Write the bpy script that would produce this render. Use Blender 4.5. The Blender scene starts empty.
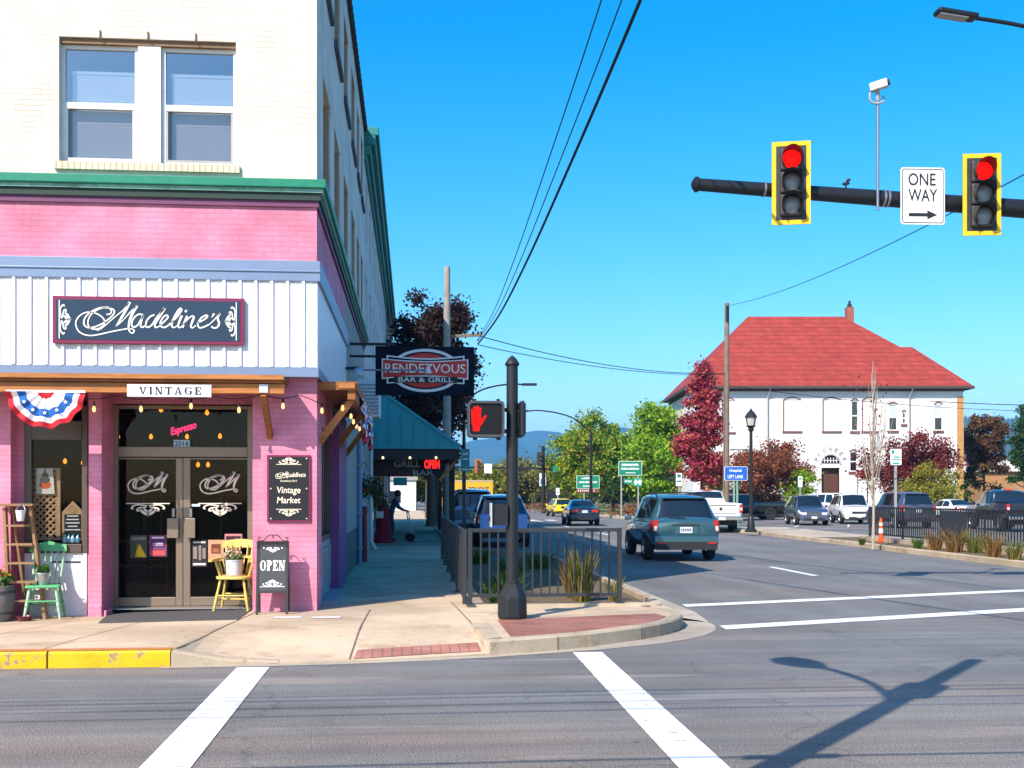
import bpy, bmesh, math, random
import numpy as np
from mathutils import Vector, Matrix, Euler
random.seed(7)
RNG = np.random.default_rng(11)
SC = bpy.context.scene
COL = SC.collection
R = math.radians
# ------------------------------------------------------------------ camera model (used to convert surveyed picture points to metres)
F_PX, CX, HY, CAM_H = 1150.0, 512.0, 496.0, 1.65
YAW = math.atan(100 / F_PX)
SA, CA = math.sin(YAW), math.cos(YAW)
def dirv(px):
 u = (px - CX) / F_PX
 return SA + u * CA, CA - u * SA
def onD(px, py, d):
 dx, dy = dirv(px)
 return Vector((dx * d, dy * d, CAM_H + (HY - py) / F_PX * d))
def onY(px, py, Y):
 return onD(px, py, Y / dirv(px)[1])
def onX(px, py, X):
 return onD(px, py, X / dirv(px)[0])
def onZ(px, py, z=0.0):
 return onD(px, py, (CAM_H - z) * F_PX / (py - HY))
# ------------------------------------------------------------------ materials
def srgb(r, g, b):
 def f(c):
  c /= 255.0
  return c / 12.92 if c <= 0.04045 else ((c + 0.055) / 1.055) ** 2.4
 return (f(r), f(g), f(b), 1.0)
MATS = {}
def _mk(name):
 m = bpy.data.materials.new(name)
 m.use_nodes = True
 nt = m.node_tree
 return m, nt, nt.nodes, nt.links, nt.nodes['Principled BSDF']
def mat(name, col, rough=0.6, metal=0.0, var=0.12, scale=6.0, bump=0.0, spec=0.4, coat=0.0, detail=4.0, dirt=0.0, st=None):
 """plain paint / stone / metal with mottled colour and a light bump"""
 if name in MATS:
  return MATS[name]
 m, nt, N, L, P = _mk(name)
 tc = N.new('ShaderNodeTexCoord')
 no = N.new('ShaderNodeTexNoise')
 no.inputs['Scale'].default_value = scale
 no.inputs['Detail'].default_value = detail
 if st:
  mp = N.new('ShaderNodeMapping')
  mp.inputs['Scale'].default_value = st
  L.new(tc.outputs['Object'], mp.inputs[0])
  L.new(mp.outputs[0], no.inputs['Vector'])
 else:
  L.new(tc.outputs['Object'], no.inputs['Vector'])
 mx = N.new('ShaderNodeMix')
 mx.data_type = 'RGBA'
 a = [max(0, c * (1 - var)) for c in col[:3]] + [1]
 b = [min(1, c * (1 + var)) for c in col[:3]] + [1]
 mx.inputs[6].default_value = a
 mx.inputs[7].default_value = b
 L.new(no.outputs['Fac'], mx.inputs[0])
 out = mx.outputs[2]
 if dirt > 0:
  n2 = N.new('ShaderNodeTexNoise')
  n2.inputs['Scale'].default_value = scale * 0.35
  n2.inputs['Detail'].default_value = 8
  n2.inputs['Roughness'].default_value = 0.7
  L.new(tc.outputs['Object'], n2.inputs['Vector'])
  cr = N.new('ShaderNodeValToRGB')
  cr.color_ramp.elements[0].position = 0.5
  cr.color_ramp.elements[1].position = 0.72
  L.new(n2.outputs['Fac'], cr.inputs[0])
  mul = N.new('ShaderNodeMath')
  mul.operation = 'MULTIPLY'
  mul.inputs[1].default_value = dirt
  L.new(cr.outputs[0], mul.inputs[0])
  m2 = N.new('ShaderNodeMix')
  m2.data_type = 'RGBA'
  L.new(mul.outputs[0], m2.inputs[0])
  L.new(out, m2.inputs[6])
  m2.inputs[7].default_value = (col[0] * .35, col[1] * .32, col[2] * .28, 1)
  out = m2.outputs[2]
 L.new(out, P.inputs['Base Color'])
 P.inputs['Roughness'].default_value = rough
 P.inputs['Metallic'].default_value = metal
 P.inputs['Specular IOR Level'].default_value = spec
 if coat:
  P.inputs['Coat Weight'].default_value = coat
  P.inputs['Coat Roughness'].default_value = 0.04
 if bump:
  bp = N.new('ShaderNodeBump')
  bp.inputs['Strength'].default_value = bump
  bp.inputs['Distance'].default_value = 0.02
  n3 = N.new('ShaderNodeTexNoise')
  n3.inputs['Scale'].default_value = scale * 6
  n3.inputs['Detail'].default_value = 5
  L.new(tc.outputs['Object'], n3.inputs['Vector'])
  L.new(n3.outputs['Fac'], bp.inputs['Height'])
  L.new(bp.outputs[0], P.inputs['Normal'])
 MATS[name] = m
 return m
def emit(name, col, strength):
 if name in MATS:
  return MATS[name]
 m, nt, N, L, P = _mk(name)
 P.inputs['Base Color'].default_value = (col[0] * .15, col[1] * .15, col[2] * .15, 1)
 P.inputs['Specular IOR Level'].default_value = .1
 P.inputs['Emission Color'].default_value = col
 P.inputs['Emission Strength'].default_value = strength
 MATS[name] = m
 return m
def brick(name, c1, c2, mortar, bw=0.21, rh=0.07, ms=0.008, rough=0.75, bump=0.5, axis='wall', offset=0.5, stain=0.15):
 m, nt, N, L, P = _mk(name)
 tc = N.new('ShaderNodeTexCoord')
 sp = N.new('ShaderNodeSeparateXYZ')
 L.new(tc.outputs['Object'], sp.inputs[0])
 cb = N.new('ShaderNodeCombineXYZ')
 if axis == 'wall':
  ad = N.new('ShaderNodeMath')
  ad.operation = 'ADD'
  L.new(sp.outputs[0], ad.inputs[0])
  L.new(sp.outputs[1], ad.inputs[1])
  L.new(ad.outputs[0], cb.inputs[0])
  L.new(sp.outputs[2], cb.inputs[1])
 else:
  L.new(sp.outputs[0], cb.inputs[0])
  L.new(sp.outputs[1], cb.inputs[1])
 bt = N.new('ShaderNodeTexBrick')
 bt.offset = offset
 bt.inputs['Scale'].default_value = 1.0
 bt.inputs['Color1'].default_value = c1
 bt.inputs['Color2'].default_value = c2
 bt.inputs['Mortar'].default_value = mortar
 bt.inputs['Brick Width'].default_value = bw
 bt.inputs['Row Height'].default_value = rh
 bt.inputs['Mortar Size'].default_value = ms
 bt.inputs['Mortar Smooth'].default_value = 0.3
 L.new(cb.outputs[0], bt.inputs['Vector'])
 no = N.new('ShaderNodeTexNoise')
 no.inputs['Scale'].default_value = 1.4
 no.inputs['Detail'].default_value = 8
 L.new(tc.outputs['Object'], no.inputs['Vector'])
 mr = N.new('ShaderNodeMapRange')
 mr.inputs['From Min'].default_value = 0.35
 mr.inputs['From Max'].default_value = 0.7
 mr.inputs['To Min'].default_value = 1 - stain
 mr.inputs['To Max'].default_value = 1 + stain * .4
 L.new(no.outputs['Fac'], mr.inputs['Value'])
 mu = N.new('ShaderNodeMix')
 mu.data_type = 'RGBA'
 mu.blend_type = 'MULTIPLY'
 mu.inputs[0].default_value = 1
 L.new(bt.outputs['Color'], mu.inputs[6])
 L.new(mr.outputs[0], mu.inputs[7])
 L.new(mu.outputs[2], P.inputs['Base Color'])
 P.inputs['Roughness'].default_value = rough
 P.inputs['Specular IOR Level'].default_value = 0.3
 bp = N.new('ShaderNodeBump')
 bp.invert = True
 bp.inputs['Strength'].default_value = bump
 bp.inputs['Distance'].default_value = 0.012
 L.new(bt.outputs['Fac'], bp.inputs['Height'])
 n3 = N.new('ShaderNodeTexNoise')
 n3.inputs['Scale'].default_value = 40
 L.new(tc.outputs['Object'], n3.inputs['Vector'])
 bp2 = N.new('ShaderNodeBump')
 bp2.inputs['Strength'].default_value = 0.25
 bp2.inputs['Distance'].default_value = 0.01
 L.new(n3.outputs['Fac'], bp2.inputs['Height'])
 L.new(bp.outputs[0], bp2.inputs['Normal'])
 L.new(bp2.outputs[0], P.inputs['Normal'])
 MATS[name] = m
 return m
def glass(name, tint=(0.9, 0.95, 0.95, 1), refl=0.12, rough=0.02, top=.75):
 """thin window pane: mostly see-through, mirrors more at grazing angles"""
 if name in MATS:
  return MATS[name]
 m, nt, N, L, P = _mk(name)
 N.remove(P)
 out = N['Material Output']
 tr = N.new('ShaderNodeBsdfTransparent')
 tr.inputs[0].default_value = tint
 gl = N.new('ShaderNodeBsdfGlossy')
 gl.inputs['Roughness'].default_value = rough
 lw = N.new('ShaderNodeLayerWeight')
 lw.inputs['Blend'].default_value = 0.35
 mr = N.new('ShaderNodeMapRange')
 mr.inputs['To Min'].default_value = refl
 mr.inputs['To Max'].default_value = top
 L.new(lw.outputs['Fresnel'], mr.inputs['Value'])
 mx = N.new('ShaderNodeMixShader')
 L.new(mr.outputs[0], mx.inputs[0])
 L.new(tr.outputs[0], mx.inputs[1])
 L.new(gl.outputs[0], mx.inputs[2])
 L.new(mx.outputs[0], out.inputs[0])
 MATS[name] = m
 return m
def leafmat(name, cols, trans=0.35, rough=0.6):
 """leaf colours that differ from leaf to leaf"""
 m, nt, N, L, P = _mk(name)
 g = N.new('ShaderNodeNewGeometry')
 cr = N.new('ShaderNodeValToRGB')
 el = cr.color_ramp.elements
 el[0].position = 0
 el[0].color = cols[0]
 el[1].position = 1
 el[1].color = cols[-1]
 for i, c in enumerate(cols[1:-1]):
  e = el.new((i + 1) / (len(cols) - 1))
  e.color = c
 L.new(g.outputs['Random Per Island'], cr.inputs[0])
 tc = N.new('ShaderNodeTexCoord')
 no = N.new('ShaderNodeTexNoise')
 no.inputs['Scale'].default_value = 0.6
 no.inputs['Detail'].default_value = 2
 L.new(tc.outputs['Object'], no.inputs['Vector'])
 hs = N.new('ShaderNodeHueSaturation')
 mr = N.new('ShaderNodeMapRange')
 mr.inputs['From Min'].default_value = .3
 mr.inputs['From Max'].default_value = .7
 mr.inputs['To Min'].default_value = .65
 mr.inputs['To Max'].default_value = 1.3
 L.new(no.outputs['Fac'], mr.inputs['Value'])
 L.new(mr.outputs[0], hs.inputs['Value'])
 L.new(cr.outputs[0], hs.inputs['Color'])
 L.new(hs.outputs[0], P.inputs['Base Color'])
 P.inputs['Roughness'].default_value = rough
 P.inputs['Specular IOR Level'].default_value = 0.25
 out = N['Material Output']
 tl = N.new('ShaderNodeBsdfTranslucent')
 L.new(hs.outputs[0], tl.inputs[0])
 mx = N.new('ShaderNodeMixShader')
 mx.inputs[0].default_value = trans
 L.new(P.outputs[0], mx.inputs[1])
 L.new(tl.outputs[0], mx.inputs[2])
 L.new(mx.outputs[0], out.inputs[0])
 MATS[name] = m
 return m
# ------------------------------------------------------------------ frames: a flat place to draw on (u to the right, v up, n out of the face)
class Frame:
 def __init__(s, o, r=(1, 0, 0), u=(0, 0, 1)):
  s.o = Vector(o)
  s.r = Vector(r).normalized()
  s.u = Vector(u).normalized()
  s.n = s.r.cross(s.u)
 def p(s, a, b, n=0.0):
  return s.o + s.r * a + s.u * b + s.n * n
def crom(pts, k=8, closed=False):
 P = [Vector(p) for p in pts]
 n = len(P)
 out = []
 rng = range(n) if closed else range(n - 1)
 for i in rng:
  if closed:
   a, b, c, d = P[i - 1], P[i], P[(i + 1) % n], P[(i + 2) % n]
  else:
   a, b, c, d = P[max(i - 1, 0)], P[i], P[i + 1], P[min(i + 2, n - 1)]
  for j in range(k):
   t = j / k
   out.append(0.5 * (2 * b + (c - a) * t + (2 * a - 5 * b + 4 * c - d) * t * t + (3 * b - a - 3 * c + d) * t ** 3))
 if not closed:
  out.append(P[-1].copy())
 return out
_TXT = {}
def text_geo(s, bold=0.0, shear=0.0):
 key = (s, bold, shear)
 if key in _TXT:
  return _TXT[key]
 cu = bpy.data.curves.new('tmp_text', 'FONT')
 cu.body = s
 cu.size = 1.0
 cu.offset = bold
 cu.shear = shear
 cu.resolution_u = 3
 ob = bpy.data.objects.new('tmp_text', cu)
 COL.objects.link(ob)
 dg = bpy.context.evaluated_depsgraph_get()
 me = bpy.data.meshes.new_from_object(ob.evaluated_get(dg))
 vs = np.array([v.co[:] for v in me.vertices]).reshape(-1, 3)
 fs = [list(p.vertices) for p in me.polygons]
 bpy.data.objects.remove(ob)
 bpy.data.curves.remove(cu)
 bpy.data.meshes.remove(me)
 if len(vs):
  lo, hi = vs.min(0), vs.max(0)
  vs = (vs - lo)[:, :2] / (hi - lo)[:2]
  asp = (hi - lo)[0] / (hi - lo)[1]
 else:
  asp = 1
 _TXT[key] = (vs, fs, asp)
 return _TXT[key]
# ------------------------------------------------------------------ mesh builder
class MB:
 def __init__(s):
  s.v = []
  s.f = []
 def add(s, vs, fs):
  o = len(s.v)
  s.v += [tuple(v) for v in vs]
  s.f += [[i + o for i in f] for f in fs]
  return s
 def box(s, x0, x1, y0, y1, z0, z1):
  if x0 > x1: x0, x1 = x1, x0
  if y0 > y1: y0, y1 = y1, y0
  if z0 > z1: z0, z1 = z1, z0
  return s.add([(x0, y0, z0), (x1, y0, z0), (x1, y1, z0), (x0, y1, z0), (x0, y0, z1), (x1, y0, z1), (x1, y1, z1), (x0, y1, z1)],
                     [(0, 3, 2, 1), (4, 5, 6, 7), (0, 1, 5, 4), (1, 2, 6, 5), (2, 3, 7, 6), (3, 0, 4, 7)])
 def fbox(s, fr, a0, a1, b0, b1, n0, n1):
  vs = [fr.p(a, b, n) for n in (n0, n1) for a, b in ((a0, b0), (a1, b0), (a1, b1), (a0, b1))]
  return s.add(vs, [(3, 2, 1, 0), (4, 5, 6, 7), (0, 1, 5, 4), (1, 2, 6, 5), (2, 3, 7, 6), (3, 0, 4, 7)])
 def bar(s, p0, p1, w, h=None, up=(0, 0, 1)):
  """a rectangular bar from p0 to p1, w wide and h deep"""
  h = h or w
  p0, p1 = Vector(p0), Vector(p1)
  d = (p1 - p0).normalized()
  up = Vector(up)
  if abs(d.dot(up)) > 0.98: up = Vector((0, 1, 0))
  x = d.cross(up).normalized()
  y = x.cross(d)
  vs = []
  for p in (p0, p1):
   for a, b in ((-1, -1), (1, -1), (1, 1), (-1, 1)):
    vs.append(p + x * a * w / 2 + y * b * h / 2)
  return s.add(vs, [(0, 1, 2, 3), (7, 6, 5, 4), (0, 4, 5, 1), (1, 5, 6, 2), (2, 6, 7, 3), (3, 7, 4, 0)])
 def tube(s, pts, rad, seg=10, caps=True):
  P = [Vector(p) for p in pts]
  if not isinstance(rad, (list, tuple)): rad = [rad] * len(P)
  rings = []
  ref = Vector((0, 0, 1))
  d0 = (P[1] - P[0]).normalized()
  if abs(d0.dot(ref)) > .9: ref = Vector((0, 1, 0))
  x = d0.cross(ref).normalized()
  for i, p in enumerate(P):
   if i == 0: d = P[1] - P[0]
   elif i == len(P) - 1: d = P[-1] - P[-2]
   else: d = (P[i + 1] - P[i]).normalized() + (P[i] - P[i - 1]).normalized()
   d.normalize()
   x = (x - d * x.dot(d))
   if x.length < 1e-6: x = d.orthogonal()
   x.normalize()
   y = d.cross(x)
   rings.append([p + (x * math.cos(2 * math.pi * j / seg) + y * math.sin(2 * math.pi * j / seg)) * rad[i] for j in range(seg)])
  vs = [v for r_ in rings for v in r_]
  fs = []
  for i in range(len(P) - 1):
   for j in range(seg):
    a, b = i * seg + j, i * seg + (j + 1) % seg
    fs.append((a, b, b + seg, a + seg))
  if caps:
   fs.append(tuple(reversed(range(seg))))
   fs.append(tuple(range((len(P) - 1) * seg, len(P) * seg)))
  return s.add(vs, fs)
 def lathe(s, prof, o=(0, 0, 0), axis=(0, 0, 1), seg=20, caps=True):
  """prof = [(radius, height along axis)]"""
  o = Vector(o)
  ax = Vector(axis).normalized()
  x = ax.orthogonal().normalized()
  y = ax.cross(x)
  vs, fs = [], []
  for r_, h in prof:
   for j in range(seg):
    t = 2 * math.pi * j / seg + math.pi / seg
    vs.append(o + ax * h + (x * math.cos(t) + y * math.sin(t)) * r_)
  for i in range(len(prof) - 1):
   for j in range(seg):
    a, b = i * seg + j, i * seg + (j + 1) % seg
    fs.append((a, b, b + seg, a + seg))
  if caps:
   if prof[0][0] > 1e-5: fs.append(tuple(reversed(range(seg))))
   if prof[-1][0] > 1e-5: fs.append(tuple(range((len(prof) - 1) * seg, len(prof) * seg)))
  return s.add(vs, fs)
 def prism(s, pts, fr, n0, n1):
  """extrude a 2-D outline (in frame coordinates) from depth n0 to n1"""
  k = len(pts)
  vs = [fr.p(a, b, n0) for a, b in pts] + [fr.p(a, b, n1) for a, b in pts]
  fs = [tuple(reversed(range(k))), tuple(range(k, 2 * k))]
  for i in range(k):
   j = (i + 1) % k
   fs.append((i, j, j + k, i + k))
  return s.add(vs, fs)
 def sheet(s, pts):
  return s.add(pts, [tuple(range(len(pts)))])
 def rect(s, fr, a0, a1, b0, b1, n=0.003):
  return s.sheet([fr.p(a0, b0, n), fr.p(a1, b0, n), fr.p(a1, b1, n), fr.p(a0, b1, n)])
 def ell(s, fr, a, b, ra, rb, n=0.003, seg=32, ri=0.0):
  o = [fr.p(a + ra * math.cos(2 * math.pi * i / seg), b + rb * math.sin(2 * math.pi * i / seg), n) for i in range(seg)]
  if ri <= 0:
   return s.sheet(o)
  inn = [fr.p(a + (ra - ri) * math.cos(2 * math.pi * i / seg), b + (rb - ri) * math.sin(2 * math.pi * i / seg), n) for i in range(seg)]
  return s.add(o + inn, [(i, (i + 1) % seg, (i + 1) % seg + seg, i + seg) for i in range(seg)])
 def stroke(s, fr, pts, w, n=0.003, k=8, smooth=True, w1=None):
  """a ribbon along a curve; w may be a list per point"""
  pts3 = []
  ws = w if isinstance(w, (list, tuple)) else [w] * len(pts)
  for (a, b), q in zip(pts, ws):
   pts3.append((a, b, q))
  P = crom(pts3, k) if smooth and len(pts) > 2 else [Vector(p) for p in pts3]
  L_, R_ = [], []
  for i, p in enumerate(P):
   d = (P[min(i + 1, len(P) - 1)] - P[max(i - 1, 0)])
   d = Vector((d.x, d.y))
   if d.length < 1e-9: d = Vector((1, 0))
   d.normalize()
   nx, ny = -d.y, d.x
   q = max(p.z, 1e-4) / 2
   L_.append(fr.p(p.x + nx * q, p.y + ny * q, n))
   R_.append(fr.p(p.x - nx * q, p.y - ny * q, n))
  m = len(P)
  return s.add(L_ + R_, [(i + m, i + 1 + m, i + 1, i) for i in range(m - 1)])
 def text(s, fr, t, a0, b0, w, h, n=0.003, bold=0.0, shear=0.0):
  vs, fs, asp = text_geo(t, bold, shear)
  return s.add([fr.p(a0 + x * w, b0 + y * h, n) for x, y in vs], fs)
 def mirror_x(s, o, cx=0.0):
  return s.add([(2 * cx - x, y, z) for x, y, z in o.v], [tuple(reversed(f)) for f in o.f])
 def join(s, o, M=None):
  vs = o.v if M is None else [tuple(M @ Vector(v)) for v in o.v]
  return s.add(vs, o.f)
 def build(s, name, m, parent=None, smooth=None, bevel=0.0, world=True, label=None):
  me = bpy.data.meshes.new(name)
  off = Vector((0, 0, 0))
  if parent is not None and world:
   q = parent
   while q is not None:
    off += q.location
    q = q.parent
  vs = s.v if off.length == 0 else [(a - off.x, b - off.y, c - off.z) for a, b, c in s.v]
  me.from_pydata(vs, [], s.f)
  me.validate()
  me.update()
  if isinstance(m, (list, tuple)):
   for q in m: me.materials.append(q)
  else:
   me.materials.append(m)
  o = bpy.data.objects.new(name, me)
  COL.objects.link(o)
  if parent is not None: o.parent = parent
  if bevel:
   b = o.modifiers.new('bevel', 'BEVEL')
   b.width = bevel
   b.segments = 2
   b.limit_method = 'ANGLE'
   b.angle_limit = R(40)
  if smooth is not None:
   me.shade_smooth()
   me.set_sharp_from_angle(angle=R(smooth))
  if label: o['label'] = label
  return o
def npmesh(name, V, quads, m, parent=None):
 """V (n,3) float array, quads (k,4) int array -> mesh object"""
 me = bpy.data.meshes.new(name)
 V = np.ascontiguousarray(V, dtype=np.float32)
 k = len(quads)
 me.vertices.add(len(V))
 me.vertices.foreach_set('co', V.ravel())
 me.loops.add(k * 4)
 me.loops.foreach_set('vertex_index', np.ascontiguousarray(quads, dtype=np.int32).ravel())
 me.polygons.add(k)
 me.polygons.foreach_set('loop_start', np.arange(0, k * 4, 4, dtype=np.int32))
 me.update(calc_edges=True)
 me.validate()
 if isinstance(m, (list, tuple)):
  for q in m: me.materials.append(q)
 else:
  me.materials.append(m)
 o = bpy.data.objects.new(name, me)
 COL.objects.link(o)
 if parent is not None: o.parent = parent
 return o
def thing(name, label, cat, loc=(0, 0, 0), rz=0.0, group=None):
 o = bpy.data.objects.new(name, None)
 o.empty_display_size = 0.2
 COL.objects.link(o)
 o.location = loc
 o.rotation_euler = (0, 0, rz)
 o['label'] = label
 o['category'] = cat
 if group: o['group'] = group
 return o
def tag(o, label, cat, group=None, kind=None):
 o['label'] = label
 o['category'] = cat
 if group: o['group'] = group
 if kind: o['kind'] = kind
 return o
def struct(o):
 o['kind'] = 'structure'
 return o
def dup(root, loc, rz=None, label=None, scale=None):
 r = root.copy()
 COL.objects.link(r)
 r.location = loc
 if rz is not None: r.rotation_euler = (0, 0, rz)
 if scale is not None: r.scale = scale if isinstance(scale, (tuple, list)) else (scale,) * 3
 if label: r['label'] = label
 for ch in list(root.children):
  c = ch.copy()
  COL.objects.link(c)
  c.parent = r
  for g in list(ch.children):
   d = g.copy()
   COL.objects.link(d)
   d.parent = c
 return r
# ------------------------------------------------------------------ light, sky, camera
SUN_EL = R(42)
SH = Vector((0.628, 0.778))            # direction in which shadows fall on the ground
def setup_world():
 w = bpy.data.worlds.new('World')
 SC.world = w
 w.use_nodes = True
 N, L = w.node_tree.nodes, w.node_tree.links
 bg = N['Background']
 sky = N.new('ShaderNodeTexSky')
 sky.sky_type = 'NISHITA'
 sky.sun_disc = False
 sky.sun_elevation = SUN_EL
 sky.sun_rotation = math.atan2(-SH.x, -SH.y)
 sky.altitude = 50
 sky.air_density = 1.0
 sky.dust_density = 0.9
 sky.ozone_density = 3.0
 hs = N.new('ShaderNodeHueSaturation')
 hs.inputs['Saturation'].default_value = 1.5
 hs.inputs['Hue'].default_value = 0.493
 L.new(sky.outputs[0], hs.inputs['Color'])
 L.new(hs.outputs[0], bg.inputs['Color'])
 bg.inputs['Strength'].default_value = 0.15
 su = bpy.data.lights.new('sun', 'SUN')
 su.energy = 4.4
 su.angle = R(0.3)
 su.color = (1.0, 0.90, 0.77)
 so = bpy.data.objects.new('sun', su)
 COL.objects.link(so)
 d = Vector((SH.x * math.cos(SUN_EL), SH.y * math.cos(SUN_EL), -math.sin(SUN_EL)))
 so.rotation_euler = d.to_track_quat('-Z', 'Y').to_euler()
 so.location = (-20, -25, 30)
 cd = bpy.data.cameras.new('camera')
 cd.sensor_width = 36
 cd.lens = F_PX / 1024 * 36
 cd.shift_y = (HY - 384) / 1024
 cd.clip_start = 0.1
 cd.clip_end = 20000
 co = bpy.data.objects.new('camera', cd)
 COL.objects.link(co)
 co.location = (0, 0, CAM_H)
 co.rotation_euler = (R(90), 0, -YAW)
 SC.camera = co
 SC.view_settings.view_transform = 'Standard'
 SC.view_settings.look = 'None'
 SC.view_settings.exposure = 0.8
 SC.view_settings.gamma = 1
 SC.cycles.use_denoising = True
 SC.cycles.max_bounces = 8
 SC.cycles.transparent_max_bounces = 12
 SC.cycles.caustics_reflective = False
 SC.cycles.caustics_refractive = False
setup_world()
# ------------------------------------------------------------------ ground materials
def asphalt(name, base, streak=0.0, warm=(1.0, .97, .95)):
 m, nt, N, L, P = _mk(name)
 tc = N.new('ShaderNodeTexCoord')
 def noise(scale, det, sx=1, sy=1, rough=.5, w=None):
  mp = N.new('ShaderNodeMapping')
  mp.inputs['Scale'].default_value = (sx, sy, 1)
  L.new(tc.outputs['Object'], mp.inputs[0])
  n = N.new('ShaderNodeTexNoise')
  n.inputs['Scale'].default_value = scale
  n.inputs['Detail'].default_value = det
  n.inputs['Roughness'].default_value = rough
  L.new(mp.outputs[0], n.inputs['Vector'])
  return n.outputs['Fac']
 def ramp(f, a, b, lo, hi):
  r = N.new('ShaderNodeMapRange')
  r.interpolation_type = 'SMOOTHSTEP'
  r.inputs['From Min'].default_value = a
  r.inputs['From Max'].default_value = b
  r.inputs['To Min'].default_value = lo
  r.inputs['To Max'].default_value = hi
  L.new(f, r.inputs['Value'])
  return r.outputs[0]
 def mul(a, b):
  x = N.new('ShaderNodeMath')
  x.operation = 'MULTIPLY'
  L.new(a, x.inputs[0])
  L.new(b, x.inputs[1])
  return x.outputs[0]
 fine = ramp(noise(75, 3), .3, .7, .5, 1.6)
 grit = ramp(noise(260, 1), .35, .7, .8, 1.25)
 big = ramp(noise(.35, 6, rough=.65), .3, .7, .82, 1.15)
 v = mul(mul(fine, grit), big)
 if streak:
  sep = N.new('ShaderNodeSeparateXYZ')
  L.new(tc.outputs['Object'], sep.inputs[0])
  msk = ramp(sep.outputs[1], 12.5, 17, 0, 1)
  sx = ramp(noise(1.0, 8, .10, 2.6, .68), .36, .66, 1 - streak, 1 + streak * .75)
  sy = ramp(noise(1.0, 6, 1.3, .035, .6), .36, .66, 1 - streak * .6, 1 + streak * .5)
  mx = N.new('ShaderNodeMix')
  L.new(msk, mx.inputs[0])
  L.new(sx, mx.inputs[2])
  L.new(sy, mx.inputs[3])
  v = mul(v, mx.outputs[0])
  # tar sealed cracks
  vo = N.new('ShaderNodeTexVoronoi')
  vo.feature = 'DISTANCE_TO_EDGE'
  vo.inputs['Scale'].default_value = .22
  wv = N.new('ShaderNodeTexNoise')
  wv.inputs['Scale'].default_value = 1.2
  wv.inputs['Detail'].default_value = 5
  L.new(tc.outputs['Object'], wv.inputs['Vector'])
  va = N.new('ShaderNodeVectorMath')
  va.operation = 'MULTIPLY_ADD'
  L.new(wv.outputs['Color'], va.inputs[0])
  va.inputs[1].default_value = (1.6, 1.6, 0)
  L.new(tc.outputs['Object'], va.inputs[2])
  L.new(va.outputs[0], vo.inputs['Vector'])
  v = mul(v, ramp(noise(1.1, 4, rough=.6), .64, .74, 1.0, .68))
  v = mul(v, ramp(noise(7, 3), .70, .76, 1.0, .55))
  v = mul(v, ramp(vo.outputs['Distance'], .0, .007, .76, 1.0))
 c = N.new('ShaderNodeMix')
 c.data_type = 'RGBA'
 c.blend_type = 'MULTIPLY'
 c.inputs[0].default_value = 1
 c.inputs[6].default_value = (base * warm[0], base * warm[1], base * warm[2], 1)
 L.new(v, c.inputs[7])
 # reddish aggregate showing through here and there
 if streak:
  lp = N.new('ShaderNodeMix')
  lp.data_type = 'RGBA'
  L.new(mul(ramp(noise(1.0, 5, .22, 1.5, .6), .57, .68, 0, .5), ramp(sep.outputs[1], 11.5, 13, 1, 0)), lp.inputs[0])
  L.new(c.outputs[2], lp.inputs[6])
  lp.inputs[7].default_value = (base * 2.0, base * 1.85, base * 1.75, 1)
  wm = N.new('ShaderNodeMix')
  wm.data_type = 'RGBA'
  wm.blend_type = 'MULTIPLY'
  L.new(mul(ramp(sep.outputs[1], 7.4, 9.4, 1, 0), ramp(noise(.8, 4), .3, .6, .5, 1)), wm.inputs[0])
  L.new(lp.outputs[2], wm.inputs[6])
  wm.inputs[7].default_value = (1.16, 1.02, .92, 1)
  c = wm
 tint = N.new('ShaderNodeMix')
 tint.data_type = 'RGBA'
 tint.blend_type = 'MULTIPLY'
 L.new(ramp(noise(.5, 5, .3, 1.2), .48, .68, 0, .8), tint.inputs[0])
 L.new(c.outputs[2], tint.inputs[6])
 tint.inputs[7].default_value = (1.18, 1.0, .9, 1)
 L.new(tint.outputs[2], P.inputs['Base Color'])
 P.inputs['Roughness'].default_value = .82
 P.inputs['Specular IOR Level'].default_value = .35
 bp = N.new('ShaderNodeBump')
 bp.inputs['Strength'].default_value = .5
 bp.inputs['Distance'].default_value = .012
 L.new(noise(120, 3), bp.inputs['Height'])
 L.new(bp.outputs[0], P.inputs['Normal'])
 MATS[name] = m
 return m
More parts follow.
